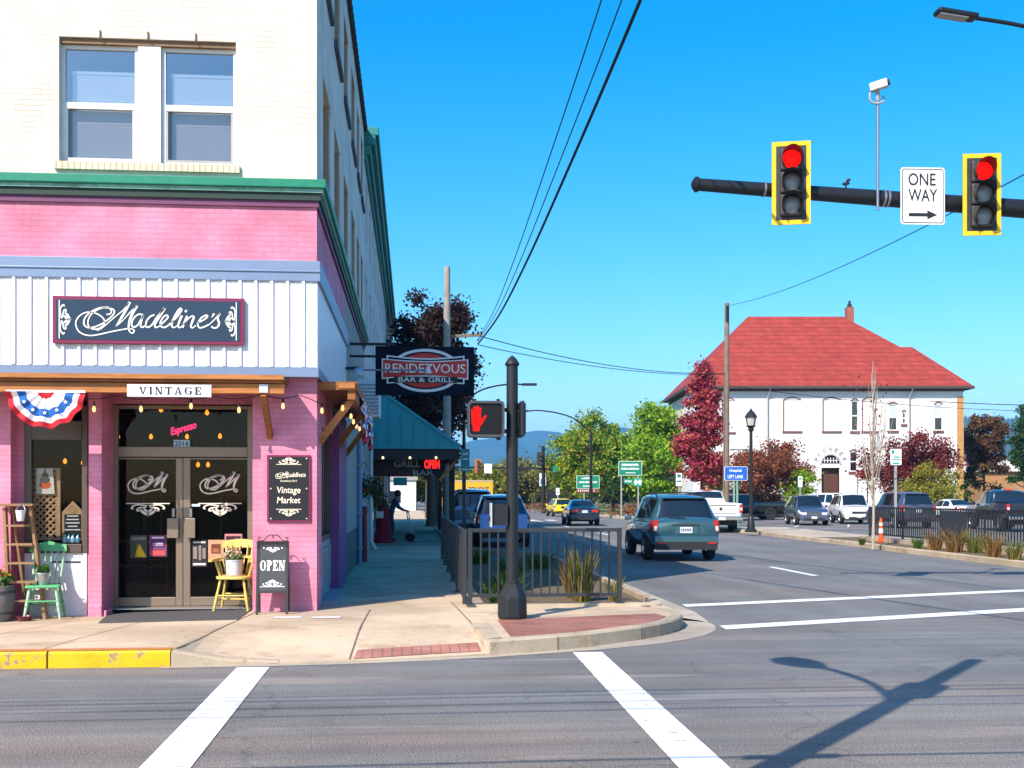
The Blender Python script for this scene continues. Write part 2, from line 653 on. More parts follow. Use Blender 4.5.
class NG:
 """small helper for node graphs"""
 def __init__(s, name):
  s.m, s.nt, s.N, s.L, s.P = _mk(name)
  s.tc = s.N.new('ShaderNodeTexCoord').outputs['Object']
  MATS[name] = s.m
 def noise(s, scale, det=4, st=(1, 1, 1), rough=.5):
  mp = s.N.new('ShaderNodeMapping')
  mp.inputs['Scale'].default_value = st
  s.L.new(s.tc, mp.inputs[0])
  n = s.N.new('ShaderNodeTexNoise')
  n.inputs['Scale'].default_value = scale
  n.inputs['Detail'].default_value = det
  n.inputs['Roughness'].default_value = rough
  s.L.new(mp.outputs[0], n.inputs['Vector'])
  return n.outputs['Fac']
 def ramp(s, f, a, b, lo=0., hi=1.):
  r = s.N.new('ShaderNodeMapRange')
  r.interpolation_type = 'SMOOTHSTEP'
  for k, v in zip(('From Min', 'From Max', 'To Min', 'To Max'), (a, b, lo, hi)): r.inputs[k].default_value = v
  s.L.new(f, r.inputs['Value'])
  return r.outputs[0]
 def mix(s, f, a, b, mode='MIX'):
  x = s.N.new('ShaderNodeMix')
  x.data_type = 'RGBA'
  x.blend_type = mode
  for v, i in ((f, 0), (a, 6), (b, 7)):
   if isinstance(v, (int, float)): x.inputs[i].default_value = v
   elif isinstance(v, tuple): x.inputs[i].default_value = v + (1,)
   else: s.L.new(v, x.inputs[i])
  return x.outputs[2]
 def done(s, col, rough=.8, bump=None, bs=.3):
  s.L.new(col, s.P.inputs['Base Color'])
  s.P.inputs['Roughness'].default_value = rough
  s.P.inputs['Specular IOR Level'].default_value = .3
  if bump is not None:
   bp = s.N.new('ShaderNodeBump')
   bp.inputs['Strength'].default_value = bs
   bp.inputs['Distance'].default_value = .012
   s.L.new(bump, bp.inputs['Height'])
   s.L.new(bp.outputs[0], s.P.inputs['Normal'])
  return s.m
def concrete(name, col, stain=.35):
 g = NG(name)
 c = g.mix(g.ramp(g.noise(.55, 8, rough=.65), .35, .65), tuple(q * .80 for q in col), tuple(min(.9, q * 1.14) for q in col))
 c = g.mix(g.ramp(g.noise(1.3, 9, (1, 1, 1), .7), .52, .66, 0, stain), c, (col[0] * .62, col[1] * .50, col[2] * .40))
 c = g.mix(g.ramp(g.noise(3.2, 7, rough=.7), .60, .70, 0, stain * .9), c, (col[0] * .40, col[1] * .36, col[2] * .33))
 c = g.mix(g.ramp(g.noise(16, 3), .70, .74, 0, .55), c, (col[0] * .35, col[1] * .33, col[2] * .31))
 fine = g.noise(110, 3)
 c = g.mix(1.0, c, g.ramp(fine, .3, .7, .86, 1.12), 'MULTIPLY')
 return g.done(c, .85, fine, .25)
def chipped(name, paint_col, under, cover=.5, st=(1, 1, 1), scale=9, rough=.55, grime=.4):
 """worn paint: chipped through to what lies beneath, with grime"""
 g = NG(name)
 n = g.noise(scale, 9, st, .72)
 c = g.mix(g.ramp(g.noise(2.2, 8, st, .7), .45, .7, 0, grime), paint_col, tuple(q * .55 for q in paint_col))
 c = g.mix(1.0, c, g.ramp(g.noise(60, 3), .3, .7, .88, 1.08), 'MULTIPLY')
 c = g.mix(g.ramp(n, cover, cover + .05), c, under)
 return g.done(c, rough, n, .3)
A_ROAD = asphalt('road_asphalt', .162, streak=.18, warm=(1.01, 1.0, .98))
A_LOT = asphalt('lot_asphalt', .16)
CONC = concrete('sidewalk_concrete', (.56, .43, .30), stain=.55)
CURB = concrete('curb_concrete', (.46, .37, .27), stain=.6)
GUT = concrete('gutter_concrete', (.42, .36, .29), stain=.6)
YEL = chipped('curb_yellow', (.78, .47, .012), (.30, .24, .17), cover=.565, scale=7, grime=.7)
BRKP = brick('brick_pavers', (.42, .17, .12, 1), (.34, .13, .10, 1), (.22, .15, .12, 1), bw=.2, rh=.1, ms=.008, axis='floor', stain=.35)
PAINT = chipped('road_paint', (.82, .81, .79), (.16, .15, .145), cover=.585, st=(.6, 1.6, 1), scale=8, grime=.45)
SOIL = mat('planter_soil', (.14, .10, .06), rough=1, var=.5, scale=9, bump=.6)
LAWN = mat('lawn', (.10, .16, .035), rough=1, var=.5, scale=4, bump=.6)
FIELD = mat('far_ground', (.13, .13, .06), rough=1, var=.4, scale=.05)
g = MB()
g.sheet([(-7900, -280, -.06), (7900, -280, -.06), (7900, 6500, -.06), (-7900, 6500, -.06)])
struct(g.build('ground', FIELD))
g = MB()
g.sheet([(-160, -9, 0), (160, -9, 0), (160, 13, 0), (-160, 13, 0)])
g.sheet([(0.6, 13, 0), (64, 13, 0), (64, 118, 0), (0.6, 118, 0)])
g.sheet([(0.6, 118, 0), (14.6, 118, 0), (14.6, 420, 0), (0.6, 420, 0)])
struct(g.build('road', A_ROAD))
g = MB()
g.sheet([(17.5, 54, .004), (62, 44, .004), (62, 88, .004), (17.5, 88, .004)])
struct(g.build('parking_lot', A_LOT))
# ------------------------------------------------------------------ corner sidewalk
BND = [(-60, 11.35), (-2.32, 11.35), (-1.4, 11.42), (-.6, 11.5), (.1, 11.66), (.8, 11.88), (1.55, 12.2), (2.3, 12.72), (2.9, 13.3), (3.3, 13.95), (3.47, 14.6), (3.5, 15.3)]
def bnd_y(x):
 for (a, b), (c, d) in zip(BND, BND[1:]):
  if a <= x <= c: return b + (d - b) * (x - a) / (c - a)
 return BND[-1][1]
def sstep(a, b, x):
 t = min(1, max(0, (x - a) / (b - a)))
 return t * t * (3 - 2 * t)
def sw_z(X, Y):
 yb = bnd_y(X)
 ramp = sstep(-2.36, -2.1, X) * (1 - sstep(.80, .84, X))
 t = min(1, max(0, (Y - yb) / 1.7))
 z = .15 - ramp * .132 * (1 - t)
 drop = .022 * min(4.2, max(0, -1.7 - X)) * sstep(12.2, 15, Y)
 return z - drop
SW_BACK = 16.4
fine = [(.80, 11.86), (1.2, 12.03), (1.55, 12.2), (1.95, 12.44), (2.3, 12.72), (2.62, 13.0), (2.9, 13.3), (3.13, 13.62), (3.3, 13.95), (3.41, 14.28), (3.45, 14.62), (3.38, 14.95), (3.2, 15.3)]
fine_pts = fine
g = MB()
xs = [-60, -40, -20, -10] + [-8 + i * .25 for i in range(22)] + [-2.5, -2.4, -2.32] + [-2.2 + i * .2 for i in range(15)] + [.79, .81, .825, .84, .9, 1.0, 1.2, 1.55, 1.9, 2.3, 2.6, 2.9, 3.1, 3.3, 3.45]
xs = sorted(set(xs))
for i in range(len(xs) - 1):
 n = 10
 for j in range(n):
  q = []
  for x, t in ((xs[i], j / n), (xs[i + 1], j / n), (xs[i + 1], (j + 1) / n), (xs[i], (j + 1) / n)):
   y0 = bnd_y(x) + (.13 if x < -2.32 or x > .8 else 0.0)
   y1 = SW_BACK if xs[i] < .99 else 15.52
   y = y0 + (y1 - y0) * t
   q.append((x, y, sw_z(x, y)))
  g.sheet(q)
g.sheet([(-1.6, SW_BACK, .15), (1.0, SW_BACK, .15), (1.0, 120, .15), (-1.6, 120, .15)])
struct(g.build('sidewalk', CONC))
# tooled joints in the sidewalk
JOINT = mat('dark_joint_line', (.16, .13, .10), rough=1)
g = MB()
def joint(p, q, w=.018, n=14):
 p, q = Vector(p), Vector(q)
 d = (q - p).normalized()
 s_ = Vector((-d.y, d.x)) * w / 2
 for i in range(n):
  a, b = p.lerp(q, i / n), p.lerp(q, (i + 1) / n)
  g.sheet([(c.x, c.y, sw_z(c.x, c.y) + .004) for c in (a - s_, b - s_, b + s_, a + s_)])
joint((-2.33, 11.5), (-1.95, 15.9))
joint((-3.6, 11.6), (-3.05, 15.9), .01)
joint((-4.7, 11.6), (-4.2, 15.0), .01)
joint((-.62, 11.55), (-.55, 15.3))
joint((-2.2, 13.2), (-.6, 13.75), .006)
joint((.78, 12.0), (.55, 16.3))
for y in range(18, 60, 2):
 g.sheet([(-1.2, y, .154), (.95, y, .154), (.95, y + .015, .154), (-1.2, y + .015, .154)])
for k in (2, 5, 8):
 a, c = Vector(fine_pts[k]), Vector((1.2, 15.2))
 d = (c - a).normalized()
 s_ = Vector((-d.y, d.x)) * .007
 o = a - d * .004
 e = a + d * .15
 g.add([(o.x - s_.x, o.y - s_.y, .0), (o.x + s_.x, o.y + s_.y, .0), (o.x + s_.x, o.y + s_.y, .143), (o.x - s_.x, o.y - s_.y, .143), (e.x + s_.x, e.y + s_.y, .162), (e.x - s_.x, e.y - s_.y, .162)], [(0, 1, 2, 3), (3, 2, 4, 5)])
for k in range(1, 5): joint((-4.4 + k * .0 - k * 3.2, 11.6), (-4.0 - k * 3.2, 15.0), .012)
joint((.86, 13.75), (3.15, 14.9), .008)
struct(g.build('sidewalk_joints', JOINT))
# curb stones
def curb_run(g, pts, h, w=.15, top=None):
 P = [Vector((p[0], p[1])) for p in pts]
 n = len(P)
 nor = []
 for i in range(n):
  d = (P[min(i + 1, n - 1)] - P[max(i - 1, 0)]).normalized()
  nor.append(Vector((-d.y, d.x)))
 for i in range(n - 1):
  a, b = P[i], P[i + 1]
  ai, bi = a + nor[i] * w, b + nor[i + 1] * w
  ac, bc = a + nor[i] * .02, b + nor[i + 1] * .02
  h0 = h[i] if isinstance(h, list) else h
  h1 = h[i + 1] if isinstance(h, list) else h
  g.add([(a.x, a.y, 0), (b.x, b.y, 0), (b.x, b.y, h1 - .02), (a.x, a.y, h0 - .02), (bc.x, bc.y, h1), (ac.x, ac.y, h0), (bi.x, bi.y, h1), (ai.x, ai.y, h0), (bi.x, bi.y, -.02), (ai.x, ai.y, -.02)],
              [(0, 1, 2, 3), (3, 2, 4, 5), (5, 4, 6, 7), (7, 6, 8, 9)])
  if i == 0: g.sheet([(a.x, a.y, 0), (a.x, a.y, h0 - .02), (ac.x, ac.y, h0), (ai.x, ai.y, h0), (ai.x, ai.y, 0)])
  if i == n - 2: g.sheet([(b.x, b.y, 0), (bi.x, bi.y, 0), (bi.x, bi.y, h1), (bc.x, bc.y, h1), (b.x, b.y, h1 - .02)])
g = MB()
curb_run(g, [(-2.31, 11.35), (-2.1, 11.36), (-1.8, 11.38), (-1.3, 11.43)], [.158, .12, .07, .03])
curb_run(g, fine, .158)
curb_run(g, [(3.22, 15.36), (3.5, 15.9), (3.6, 16.8), (3.6, 28.5), (3.3, 30.5), (2.2, 32.2), (1.35, 33.6), (1.2, 35), (1.2, 120)], .15)
# flared side of the ramp
g.add([(.8, 11.86, 0), (.8, 12.0, .158), (.66, 13.6, .15), (.9, 13.6, .158), (.94, 12.02, .158)], [(0, 1, 2), (1, 4, 3, 2)])
for a, b in zip(BND[1:6], BND[2:6]): g.sheet([(a[0], a[1], -.02), (b[0], b[1], -.02), (b[0], b[1], sw_z(b[0], b[1]) + .001), (a[0], a[1], sw_z(a[0], a[1]) + .001)])
struct(g.build('curb', CURB))
g = MB()
curb_run(g, [(-60, 11.35), (-9.5, 11.35), (-3.49, 11.35)], .158, .2)
curb_run(g, [(-3.47, 11.35), (-2.33, 11.35)], .158, .2)
struct(g.build('yellow_curb', YEL))
g = MB(); g.sheet([(-60, 11.385, .162), (-2.34, 11.385, .162), (-2.34, 11.56, .162), (-60, 11.56, .162)]); struct(g.build('curb_top', chipped('worn_curb_top', (.52, .20, .05), (.40, .30, .20), cover=.56, scale=6)))
g = MB()
off = [(-2.35, 11.35), (-1.4, 11.42), (-.6, 11.5), (.1, 11.66), (.8, 11.86)] + fine[1:]
for a, b in zip(off, off[1:]):
 def outp(p):
  c = Vector((1.2, 15.2))
  d = (Vector(p) - c).normalized()
  w = .16 + .26 * sstep(1.2, 3.2, p[0])
  return Vector(p) + d * w
 oa, ob = outp(a), outp(b)
 g.sheet([(oa.x, oa.y, .004), (ob.x, ob.y, .004), (b[0], b[1], .004), (a[0], a[1], .004)])
g.sheet([(3.2, 15.3, .004), (3.86, 14.7, .004), (4.0, 16.0, .004), (3.95, 28.5, .004), (3.6, 28.5, .004), (3.6, 16.8, .004), (3.45, 15.9, .004)])
g.sheet([(3.0, 14.5, .0025), (3.75, 14.5, .0025), (3.9, 16.4, .0025), (3.0, 16.4, .0025)])
struct(g.build('gutter', GUT))
# brick paving behind the corner kerb and the strip in the ramp
g = MB()
pav = [onZ(a, b, .154) for a, b in ((497, 620), (511, 637.5), (545, 636), (590, 632.5), (630, 627), (655, 621), (666, 616.5), (655, 613.5))]
g.sheet([(p.x, p.y, .156) for p in pav])
struct(g.build('brick_paving', BRKP))
TACT = brick('ramp_bricks', (.55, .22, .17, 1), (.47, .19, .14, 1), (.30, .17, .13, 1), bw=.1, rh=.1, ms=.01, axis='floor', offset=0, stain=.3)
g = MB()
n = 12
for i in range(n):
 def pt(k, t):
  a = Vector((-.58, 11.56)).lerp(Vector((.72, 11.98)), k / n)
  b = Vector((-.56, 11.98)).lerp(Vector((.70, 12.42)), k / n)
  c = a.lerp(b, t)
  return (c.x, c.y, sw_z(c.x, c.y) + .006)
 for t0, t1 in ((0, .5), (.5, 1)):
  g.sheet([pt(i, t0), pt(i + 1, t0), pt(i + 1, t1), pt(i, t1)])
struct(g.build('ramp_brick_strip', TACT))
# planted bed inside the railings
g = MB()
g.sheet([(1.0, 15.6, .09), (3.4, 15.6, .09), (3.5, 28.6, .09), (1.0, 28.6, .09)])
struct(g.build('planting_bed', SOIL))
g = MB()
g.box(.62, 3.3, 15.5, 15.68, 0, .185)
struct(g.build('bed_edging', CURB))
# ------------------------------------------------------------------ markings
g = MB()
def quad(a, b, c, d, z=.006):
 g.sheet([(p[0], p[1], z) for p in (a, b, c, d)])
for xa, ya, xb, yb in ((-1.52, 11.22, -1.42, -3), (1.84, 12.0, 1.62, -3)):
 quad((xb - .155, yb), (xb + .155, yb), (xa + .155, ya), (xa - .155, ya))
quad((3.86, 13.9), (12.5, 17.1), (12.5, 17.5), (3.88, 14.3))
quad((4.06, 16.78), (12.9, 19.75), (12.9, 20.15), (4.08, 17.15))
for y in (23.1, 35.5, 48, 60.5, 73, 85.5):
 quad((8.22, y), (8.38, y), (8.38, y + 3), (8.22, y + 3))
for x in (5.2, 6.5, 7.8, 9.1, 10.4):
 quad((x, 76), (x + .6, 76), (x + .6, 79), (x, 79))
# parking stall lines
for i in range(9):
 x = 20 + i * 2.9
 quad((x, 59), (x + .1, 59), (x + 2.1, 64), (x + 2.0, 64), .012)
quad((19, 56.4), (38, 51.5), (38, 51.65), (19, 56.55), .012)
struct(g.build('road_markings', PAINT))
# ------------------------------------------------------------------ the far side: kerbed island, lawn, peninsula
g = MB()
curb_run(g, [(13.9, 54), (14.8, 50), (14.5, 42), (14.45, 36), (14.2, 33), (13.95, 25), (13.8, 20.5)], .15)
curb_run(g, [(14.8, 120), (14.9, 56)], .15)
struct(g.build('island_curb', CURB))
g = MB()
g.sheet([(14.05, 20.5, .14), (17.2, 20.5, .14), (17.2, 41, .14), (14.6, 41, .14), (14.6, 36, .14), (14.35, 33, .14), (14.1, 25, .14)])
struct(g.build('island_bed', SOIL))
PENC = concrete('peninsula_concrete', (.46, .38, .29), stain=.5)
g = MB()
g.sheet([(14.6, 40.9, .145), (17.4, 40.9, .145), (18.0, 54.5, .145), (14.1, 54.5, .145), (14.95, 50, .145), (14.65, 42, .145)])
g.box(17.2, 17.45, 20.5, 41, 0, .16)
struct(g.build('peninsula_pavement', PENC))
g = MB()
g.box(15.35, 15.75, 22, 38.4, 0, .27)
struct(g.build('island_edging', CURB))
g = MB()
g.sheet([(14.95, 62, .12), (20.6, 70, .12), (20.6, 118, .12), (14.95, 118, .12)])
g.sheet([(20.6, 88.5, .06), (80, 82, .06), (80, 180, .06), (20.6, 180, .06)])
struct(g.build('lawn', LAWN))
# bare footpath along the kerb
g = MB()
g.sheet([(14.95, 56, .14), (16.4, 58, .14), (16.4, 118, .14), (14.95, 118, .14)])
struct(g.build('far_pavement', PENC))
# ------------------------------------------------------------------ hills
def vnoise(x, y, seed):
 def h(i, j):
  n = (i * 374761393 + j * 668265263 + seed * 1442695) & 0xffffffff
  n = ((n ^ (n >> 13)) * 1274126177) & 0xffffffff
  return ((n ^ (n >> 16)) & 0xffff) / 65535
 i, j = math.floor(x), math.floor(y)
 fx, fy = x - i, y - j
 fx, fy = fx * fx * (3 - 2 * fx), fy * fy * (3 - 2 * fy)
 return (h(i, j) * (1 - fx) + h(i + 1, j) * fx) * (1 - fy) + (h(i, j + 1) * (1 - fx) + h(i + 1, j + 1) * fx) * fy
def fbm(x, y, seed, o=5):
 s_, a, t = 0, .5, 0
 for k in range(o):
  s_ += a * vnoise(x * 2 ** k, y * 2 ** k, seed + k)
  t += a
  a *= .5
 return s_ / t - .5
FOREST = mat('hill_forest', (.055, .085, .035), rough=1, var=.55, scale=.012, detail=10)
def range_of_hills(name, sky, d0, d1, d2, seed, bumpy, px0, px1, step, rough_top=0.0):
 cols = []
 px = px0
 while px <= px1:
  for (a, b), (c, d) in zip(sky, sky[1:]):
   if a <= px <= c:
    t = (px - a) / (c - a)
    py = b + (d - b) * (t * t * (3 - 2 * t))
    break
  top = (HY - py) / F_PX * d1 + CAM_H
  dx, dy = dirv(px)
  col = []
  for k in range(27):
   t = k / 26
   if t < .72:
    s_ = t / .72
    dd = d0 + (d1 - d0) * s_
    h = top * (s_ ** 1.25)
    h += top * bumpy * fbm(px / 22, s_ * 7, seed) * math.sin(math.pi * min(1, s_ * 1.05)) 
   else:
    s_ = (t - .72) / .28
    dd = d1 + (d2 - d1) * s_
    h = top * (1 - .7 * s_)
   if abs(t - .72) < .04: h += rough_top * vnoise(px * 1.7, seed, 3)
   col.append((dx * dd, dy * dd, h - 2))
  cols.append(col)
  px += step
 g = MB()
 n = len(cols[0])
 g.v = [p for c in cols for p in c]
 for i in range(len(cols) - 1):
  for k in range(n - 1):
   a = i * n + k
   g.f.append([a, a + n, a + n + 1, a + 1])
 o = g.build(name, FOREST, smooth=75)
 return struct(o)
range_of_hills('hills', [(200, 470), (380, 462), (440, 448), (480, 437), (505, 433), (522, 429.5), (540, 427.5), (556, 429), (575, 436), (592, 436), (606, 427), (622, 424), (640, 429), (680, 440), (760, 450), (860, 455), (1100, 450)], 3000, 4600, 6200, 5, .35, 200, 1100, 5)
range_of_hills('forested_hill', [(800, 470), (900, 440), (945, 424), (965, 417), (985, 415), (1005, 417), (1030, 414), (1100, 412), (1300, 420)], 1700, 2600, 3500, 9, .3, 800, 1300, 2.0, rough_top=14)
# ------------------------------------------------------------------ air
def haze():
 g = MB()
 g.box(-8000, 8000, -300, 6600, -8, 345)
 m = bpy.data.materials.new('haze_air')
 m.use_nodes = True
 N, L = m.node_tree.nodes, m.node_tree.links
 N.clear()
 out = N.new('ShaderNodeOutputMaterial')
 v = N.new('ShaderNodeVolumePrincipled')
 v.inputs['Color'].default_value = (.10, .47, 1.0, 1)
 v.inputs['Density'].default_value = HAZE_D
 v.inputs['Anisotropy'].default_value = 0.0
 L.new(v.outputs[0], out.inputs['Volume'])
 o = g.build('haze', m)
 o['kind'] = 'stuff'
HAZE_D = 2.0e-4
if HAZE_D > 0: haze()
# ------------------------------------------------------------------ corner building (painted brick, shop below)
YF, XC = 15.2, -1.24
YR = 15.82                                   # plane of the recessed shop front
FRONT = Frame((0, YF, 0), (1, 0, 0))
SIDE = Frame((XC, 0, 0), (0, 1, 0))          # u = Y
def fx(px, Y=YF): return onY(px, 0, Y).x
def fz(py, px=180, Y=YF): return onY(px, py, Y).z
def sy(px): return onX(px, 0, XC).y          # along the side wall
CREAM = brick('cream_brick', (.78, .735, .645, 1), (.74, .695, .605, 1), (.64, .585, .48, 1), ms=.007, bump=.35, stain=.2)
PINK = brick('pink_brick', (.78, .275, .395, 1), (.73, .25, .365, 1), (.66, .21, .315, 1), ms=.006, bump=.3, stain=.28)
GREEN = mat('green_ledge_paint', (.012, .22, .13), rough=.45, var=.2, scale=7, dirt=.3)
GREENP = mat('peeling_green_paint', (.22, .48, .38), rough=.7, var=.3, scale=9, bump=.3, dirt=.9)
DARKG = mat('dark_green_trim', (.015, .04, .03), rough=.6)
PURP = mat('purple_trim', (.16, .05, .12), rough=.6)
FLASH = mat('blue_grey_flashing', (.20, .27, .40), rough=.42, metal=.25, var=.06, dirt=.15)
CORR = mat('white_corrugated_metal', (.80, .81, .84), rough=.42, var=.03, dirt=.2)
WOOD = mat('stained_timber', (.30, .105, .025), rough=.6, var=.75, scale=5, detail=10, bump=.2, dirt=.6, st=(.5, 4, 6))
WOODL = mat('light_timber', (.44, .165, .042), rough=.6, var=.7, scale=5, detail=10, bump=.2, dirt=.5, st=(.4, 4, 7))
BRONZE = mat('bronze_door_frame', (.27, .20, .145), rough=.38, metal=.45, var=.08)
BRONZED = mat('dark_bronze_frame', (.11, .085, .065), rough=.45, metal=.3)
PANELW = mat('white_panel', (.74, .77, .80), rough=.55, var=.05, dirt=.25)
SASHW = mat('white_sash', (.78, .77, .74), rough=.5, var=.05, dirt=.2)
SASHG = mat('grey_sash', (.42, .40, .37), rough=.6, var=.12, dirt=.3)
INT = mat('dark_interior', (.018, .015, .014), rough=.9, var=.3)
INTF = mat('dark_floor', (.02, .014, .011), rough=.8, var=.3)
GLASS = glass('shop_glass', (.84, .86, .86, 1), refl=.0, top=.38)
SKYGL = glass('upper_glass', (.86, .92, .96, 1), refl=.34)
SCREEN = glass('screened_glass', (.72, .74, .78, 1), refl=.10, rough=.12)
BLIND = mat("blind_slats", (.92, .92, .92), rough=.6, var=.04)
DARKGL = mat('dark_window_glass', (.012, .016, .022), rough=.06, spec=.9, var=.05)
WHITEP = mat('white_lettering', (.82, .80, .76), rough=.5, var=.03)
CREAMP = mat('cream_lettering', (.88, .76, .60), rough=.5, var=.05)
BLACKP = mat('black_paint', (.012, .012, .014), rough=.5)
NAVY = mat('navy_sign_face', (.014, .042, .082), rough=.75, var=.1)
MAROON = mat('maroon_sign_frame', (.20, .016, .07), rough=.45, var=.1)
TEALW = mat('teal_wall_base', (.02, .10, .11), rough=.6, dirt=.3)
GREYW = mat('grey_stucco', (.36, .34, .32), rough=.8, bump=.2, dirt=.4)
PURPW = mat('purple_pilaster_paint', (.20, .06, .22), rough=.6, bump=.2)
TEALM = mat('teal_metal_roof', (.016, .30, .36), rough=.42, metal=.15, var=.1)
TEALC = mat('teal_cornice', (.03, .22, .20), rough=.6, dirt=.4)
DKWALL = mat('dark_shopfront', (.03, .028, .03), rough=.6)
def wall(g, fr, u0, u1, v0, v1, holes=(), depth=.14):
 us = sorted(set([u0, u1] + [h[0] for h in holes] + [h[1] for h in holes]))
 vs = sorted(set([v0, v1] + [h[2] for h in holes] + [h[3] for h in holes]))
 us = [u for u in us if u0 - 1e-6 <= u <= u1 + 1e-6]
 vs = [v for v in vs if v0 - 1e-6 <= v <= v1 + 1e-6]
 for i in range(len(us) - 1):
  for j in range(len(vs) - 1):
   cu, cv = (us[i] + us[i + 1]) / 2, (vs[j] + vs[j + 1]) / 2
   if any(h[0] < cu < h[1] and h[2] < cv < h[3] for h in holes): continue
   g.rect(fr, us[i], us[i + 1], vs[j], vs[j + 1], 0)
 for a0, a1, b0, b1 in [h[:4] for h in holes]:
  P = fr.p
  g.sheet([P(a0, b0, 0), P(a1, b0, 0), P(a1, b0, -depth), P(a0, b0, -depth)])
  g.sheet([P(a0, b1, 0), P(a0, b1, -depth), P(a1, b1, -depth), P(a1, b1, 0)])
  g.sheet([P(a0, b0, 0), P(a0, b0, -depth), P(a0, b1, -depth), P(a0, b1, 0)])
  g.sheet([P(a1, b0, 0), P(a1, b1, 0), P(a1, b1, -depth), P(a1, b0, -depth)])
def sash_window(parent, fr, u0, u1, v0, v1, n=-.1, frame_m=SASHW, low_m=None, blind=True, split=.49, fw=.05):
 """double hung window: frame with two sashes, panes, blind behind"""
 low_m = low_m or frame_m
 vm = v0 + (v1 - v0) * split
 g = MB()
 g.fbox(fr, u0, u0 + fw, v0, v1, n - .05, n)
 g.fbox(fr, u1 - fw, u1, v0, v1, n - .05, n)
 g.fbox(fr, u0 + fw, u1 - fw, v1 - fw, v1, n - .05, n)
 g.fbox(fr, u0 + fw, u1 - fw, v0, v0 + fw, n - .05, n)
 w = g.build('window', frame_m, parent)
 g = MB()
 g.fbox(fr, u0 + fw, u1 - fw, vm - .035, vm + .045, n - .045, n + .004)
 g.build('sash', frame_m, w)
 g = MB()
 a, b = u0 + fw, u1 - fw
 for p, q, r_, t in ((a, a + .03, v0 + fw, vm - .035), (b - .03, b, v0 + fw, vm - .035), (a + .03, b - .03, v0 + fw, v0 + fw + .035)):
  g.fbox(fr, p, q, r_, t, n - .048, n - .004)
 g.build('sash', low_m, w)
 g = MB()
 g.rect(fr, a, b, vm + .045, v1 - fw, n - .03)
 g.build('pane', SKYGL, w)
 g = MB()
 g.rect(fr, a + .03, b - .03, v0 + fw + .035, vm - .035, n - .035)
 g.build('pane', SCREEN, w)
 if blind:
  g = MB()
  z = v0 + .06
  top = v1 - .34
  while z < top:
   P = fr.p
   g.sheet([P(a + .06, z, n - .108), P(b - .02, z, n - .108), P(b - .02, z + .040, n - .114), P(a + .06, z + .040, n - .114)])
   z += .038
  g.fbox(fr, a + .05, b - .01, top, top + .04, n - .14, n - .10)
  g.build('blind', BLIND, w)
 g = MB()
 g.fbox(fr, u0 - .1, u1 + .1, v0 - .1, v1 + .1, n - .9, n - .85)
 for t in (u0 - .05, u1 + .02):
  g.fbox(fr, t, t + .02, v0 - .1, v1 + .1, n - .85, n - .2)
 g.build('room_behind', INT, w)
 return w
B = thing('corner_building', 'cream and pink painted brick corner building with a shop below', 'building', (-6, YF, 0))
XL, YB_, ZT = -22.0, 30.0, 11.1
W0 = (fx(59), fx(236), 5.94, 7.55)
fholes = [W0, (W0[0], W0[1], 9.0, 10.5), (W0[0] - 5.6, W0[1] - 5.6, 5.94, 7.55), (W0[0] - 5.6, W0[1] - 5.6, 9.0, 10.5)]
SWIN = [(16.25, 17.7), (18.6, 20.1), (21.2, 22.7), (23.8, 25.3), (26.2, 27.5), (28.2, 29.4)]
sholes = [(a, b, 5.95, 7.55) for a, b in SWIN] + [(a, b, 8.95, 10.5) for a, b in SWIN]
g = MB()
wall(g, FRONT, XL, XC, 5.42, ZT, fholes)
wall(g, SIDE, YF, YB_, 5.42, ZT, sholes)
g.sheet([(XL, YF, 5.42), (XL, YF, ZT), (XL, YB_, ZT), (XL, YB_, 5.42)])
build_upper = g.build('upper_wall', CREAM, B)
g = MB()
g.sheet([(XL, YF + .3, ZT - .3), (XC - .3, YF + .3, ZT - .3), (XC - .3, YB_, ZT - .3), (XL, YB_, ZT - .3)])
g.build('roof', GREYW, B)
g = MB()
COPE = mat('dark_coping', (.05, .045, .05), rough=.6)
g.box(XL, XC + .06, YF - .06, YF + .3, ZT, ZT + .1)
g.box(XC - .3, XC + .06, YF + .3, YB_, ZT, ZT + .1)
y = YF + .4
while y < YB_ - .3:
 g.box(XC + .06, XC + .1, y, y + .18, ZT - .06, ZT + .06)
 y += .36
g.build('coping', COPE, B)
# brick lintel and sill courses of the front windows
SILLB = brick('cream_brick_sill', (.74, .64, .48, 1), (.69, .60, .45, 1), (.5, .42, .3, 1), bw=.075, rh=.3, ms=.01, offset=0)
for h in fholes:
 g = MB(); g.fbox(FRONT, h[0] - .05, h[1] + .05, h[2] - .1, h[2], -.1, .045); g.build('window_sill', SILLB, B)
RUST_L = mat('rusty_lintel', (.23, .14, .08), rough=.8, var=.3)
for h in fholes:
 g = MB()
 g.fbox(FRONT, h[0], h[1], h[3] - .07, h[3] - .002, -.14, -.04)
 for t in (.23, .5, .77):
  u = h[0] + (h[1] - h[0]) * t
  g.fbox(FRONT, u - .008, u + .008, h[3], h[3] + .09, 0, .02)
 g.build('lintel_angle', RUST_L, B)
for h in fholes:
 wm = (fx(137) - fx(59)) / (fx(236) - fx(59))
 wn = (fx(160) - fx(59)) / (fx(236) - fx(59))
 a, b = h[0], h[1]
 sash_window(B, FRONT, a, a + (b - a) * wm, h[2], h[3] - .07, n=-.1, low_m=SASHW)
 sash_window(B, FRONT, a + (b - a) * wn, b, h[2], h[3] - .07, n=-.1, low_m=SASHG)
 g = MB()
 g.fbox(FRONT, a + (b - a) * wm + .002, a + (b - a) * wn - .002, h[2] + .002, h[3] - .072, -.15, -.05)
 g.build('mullion', SASHW, B)
for i, h in enumerate(sholes):
 sash_window(B, SIDE, h[0] + .003, h[1] - .003, h[2], h[3], n=-.16, frame_m=SASHW, blind=False)
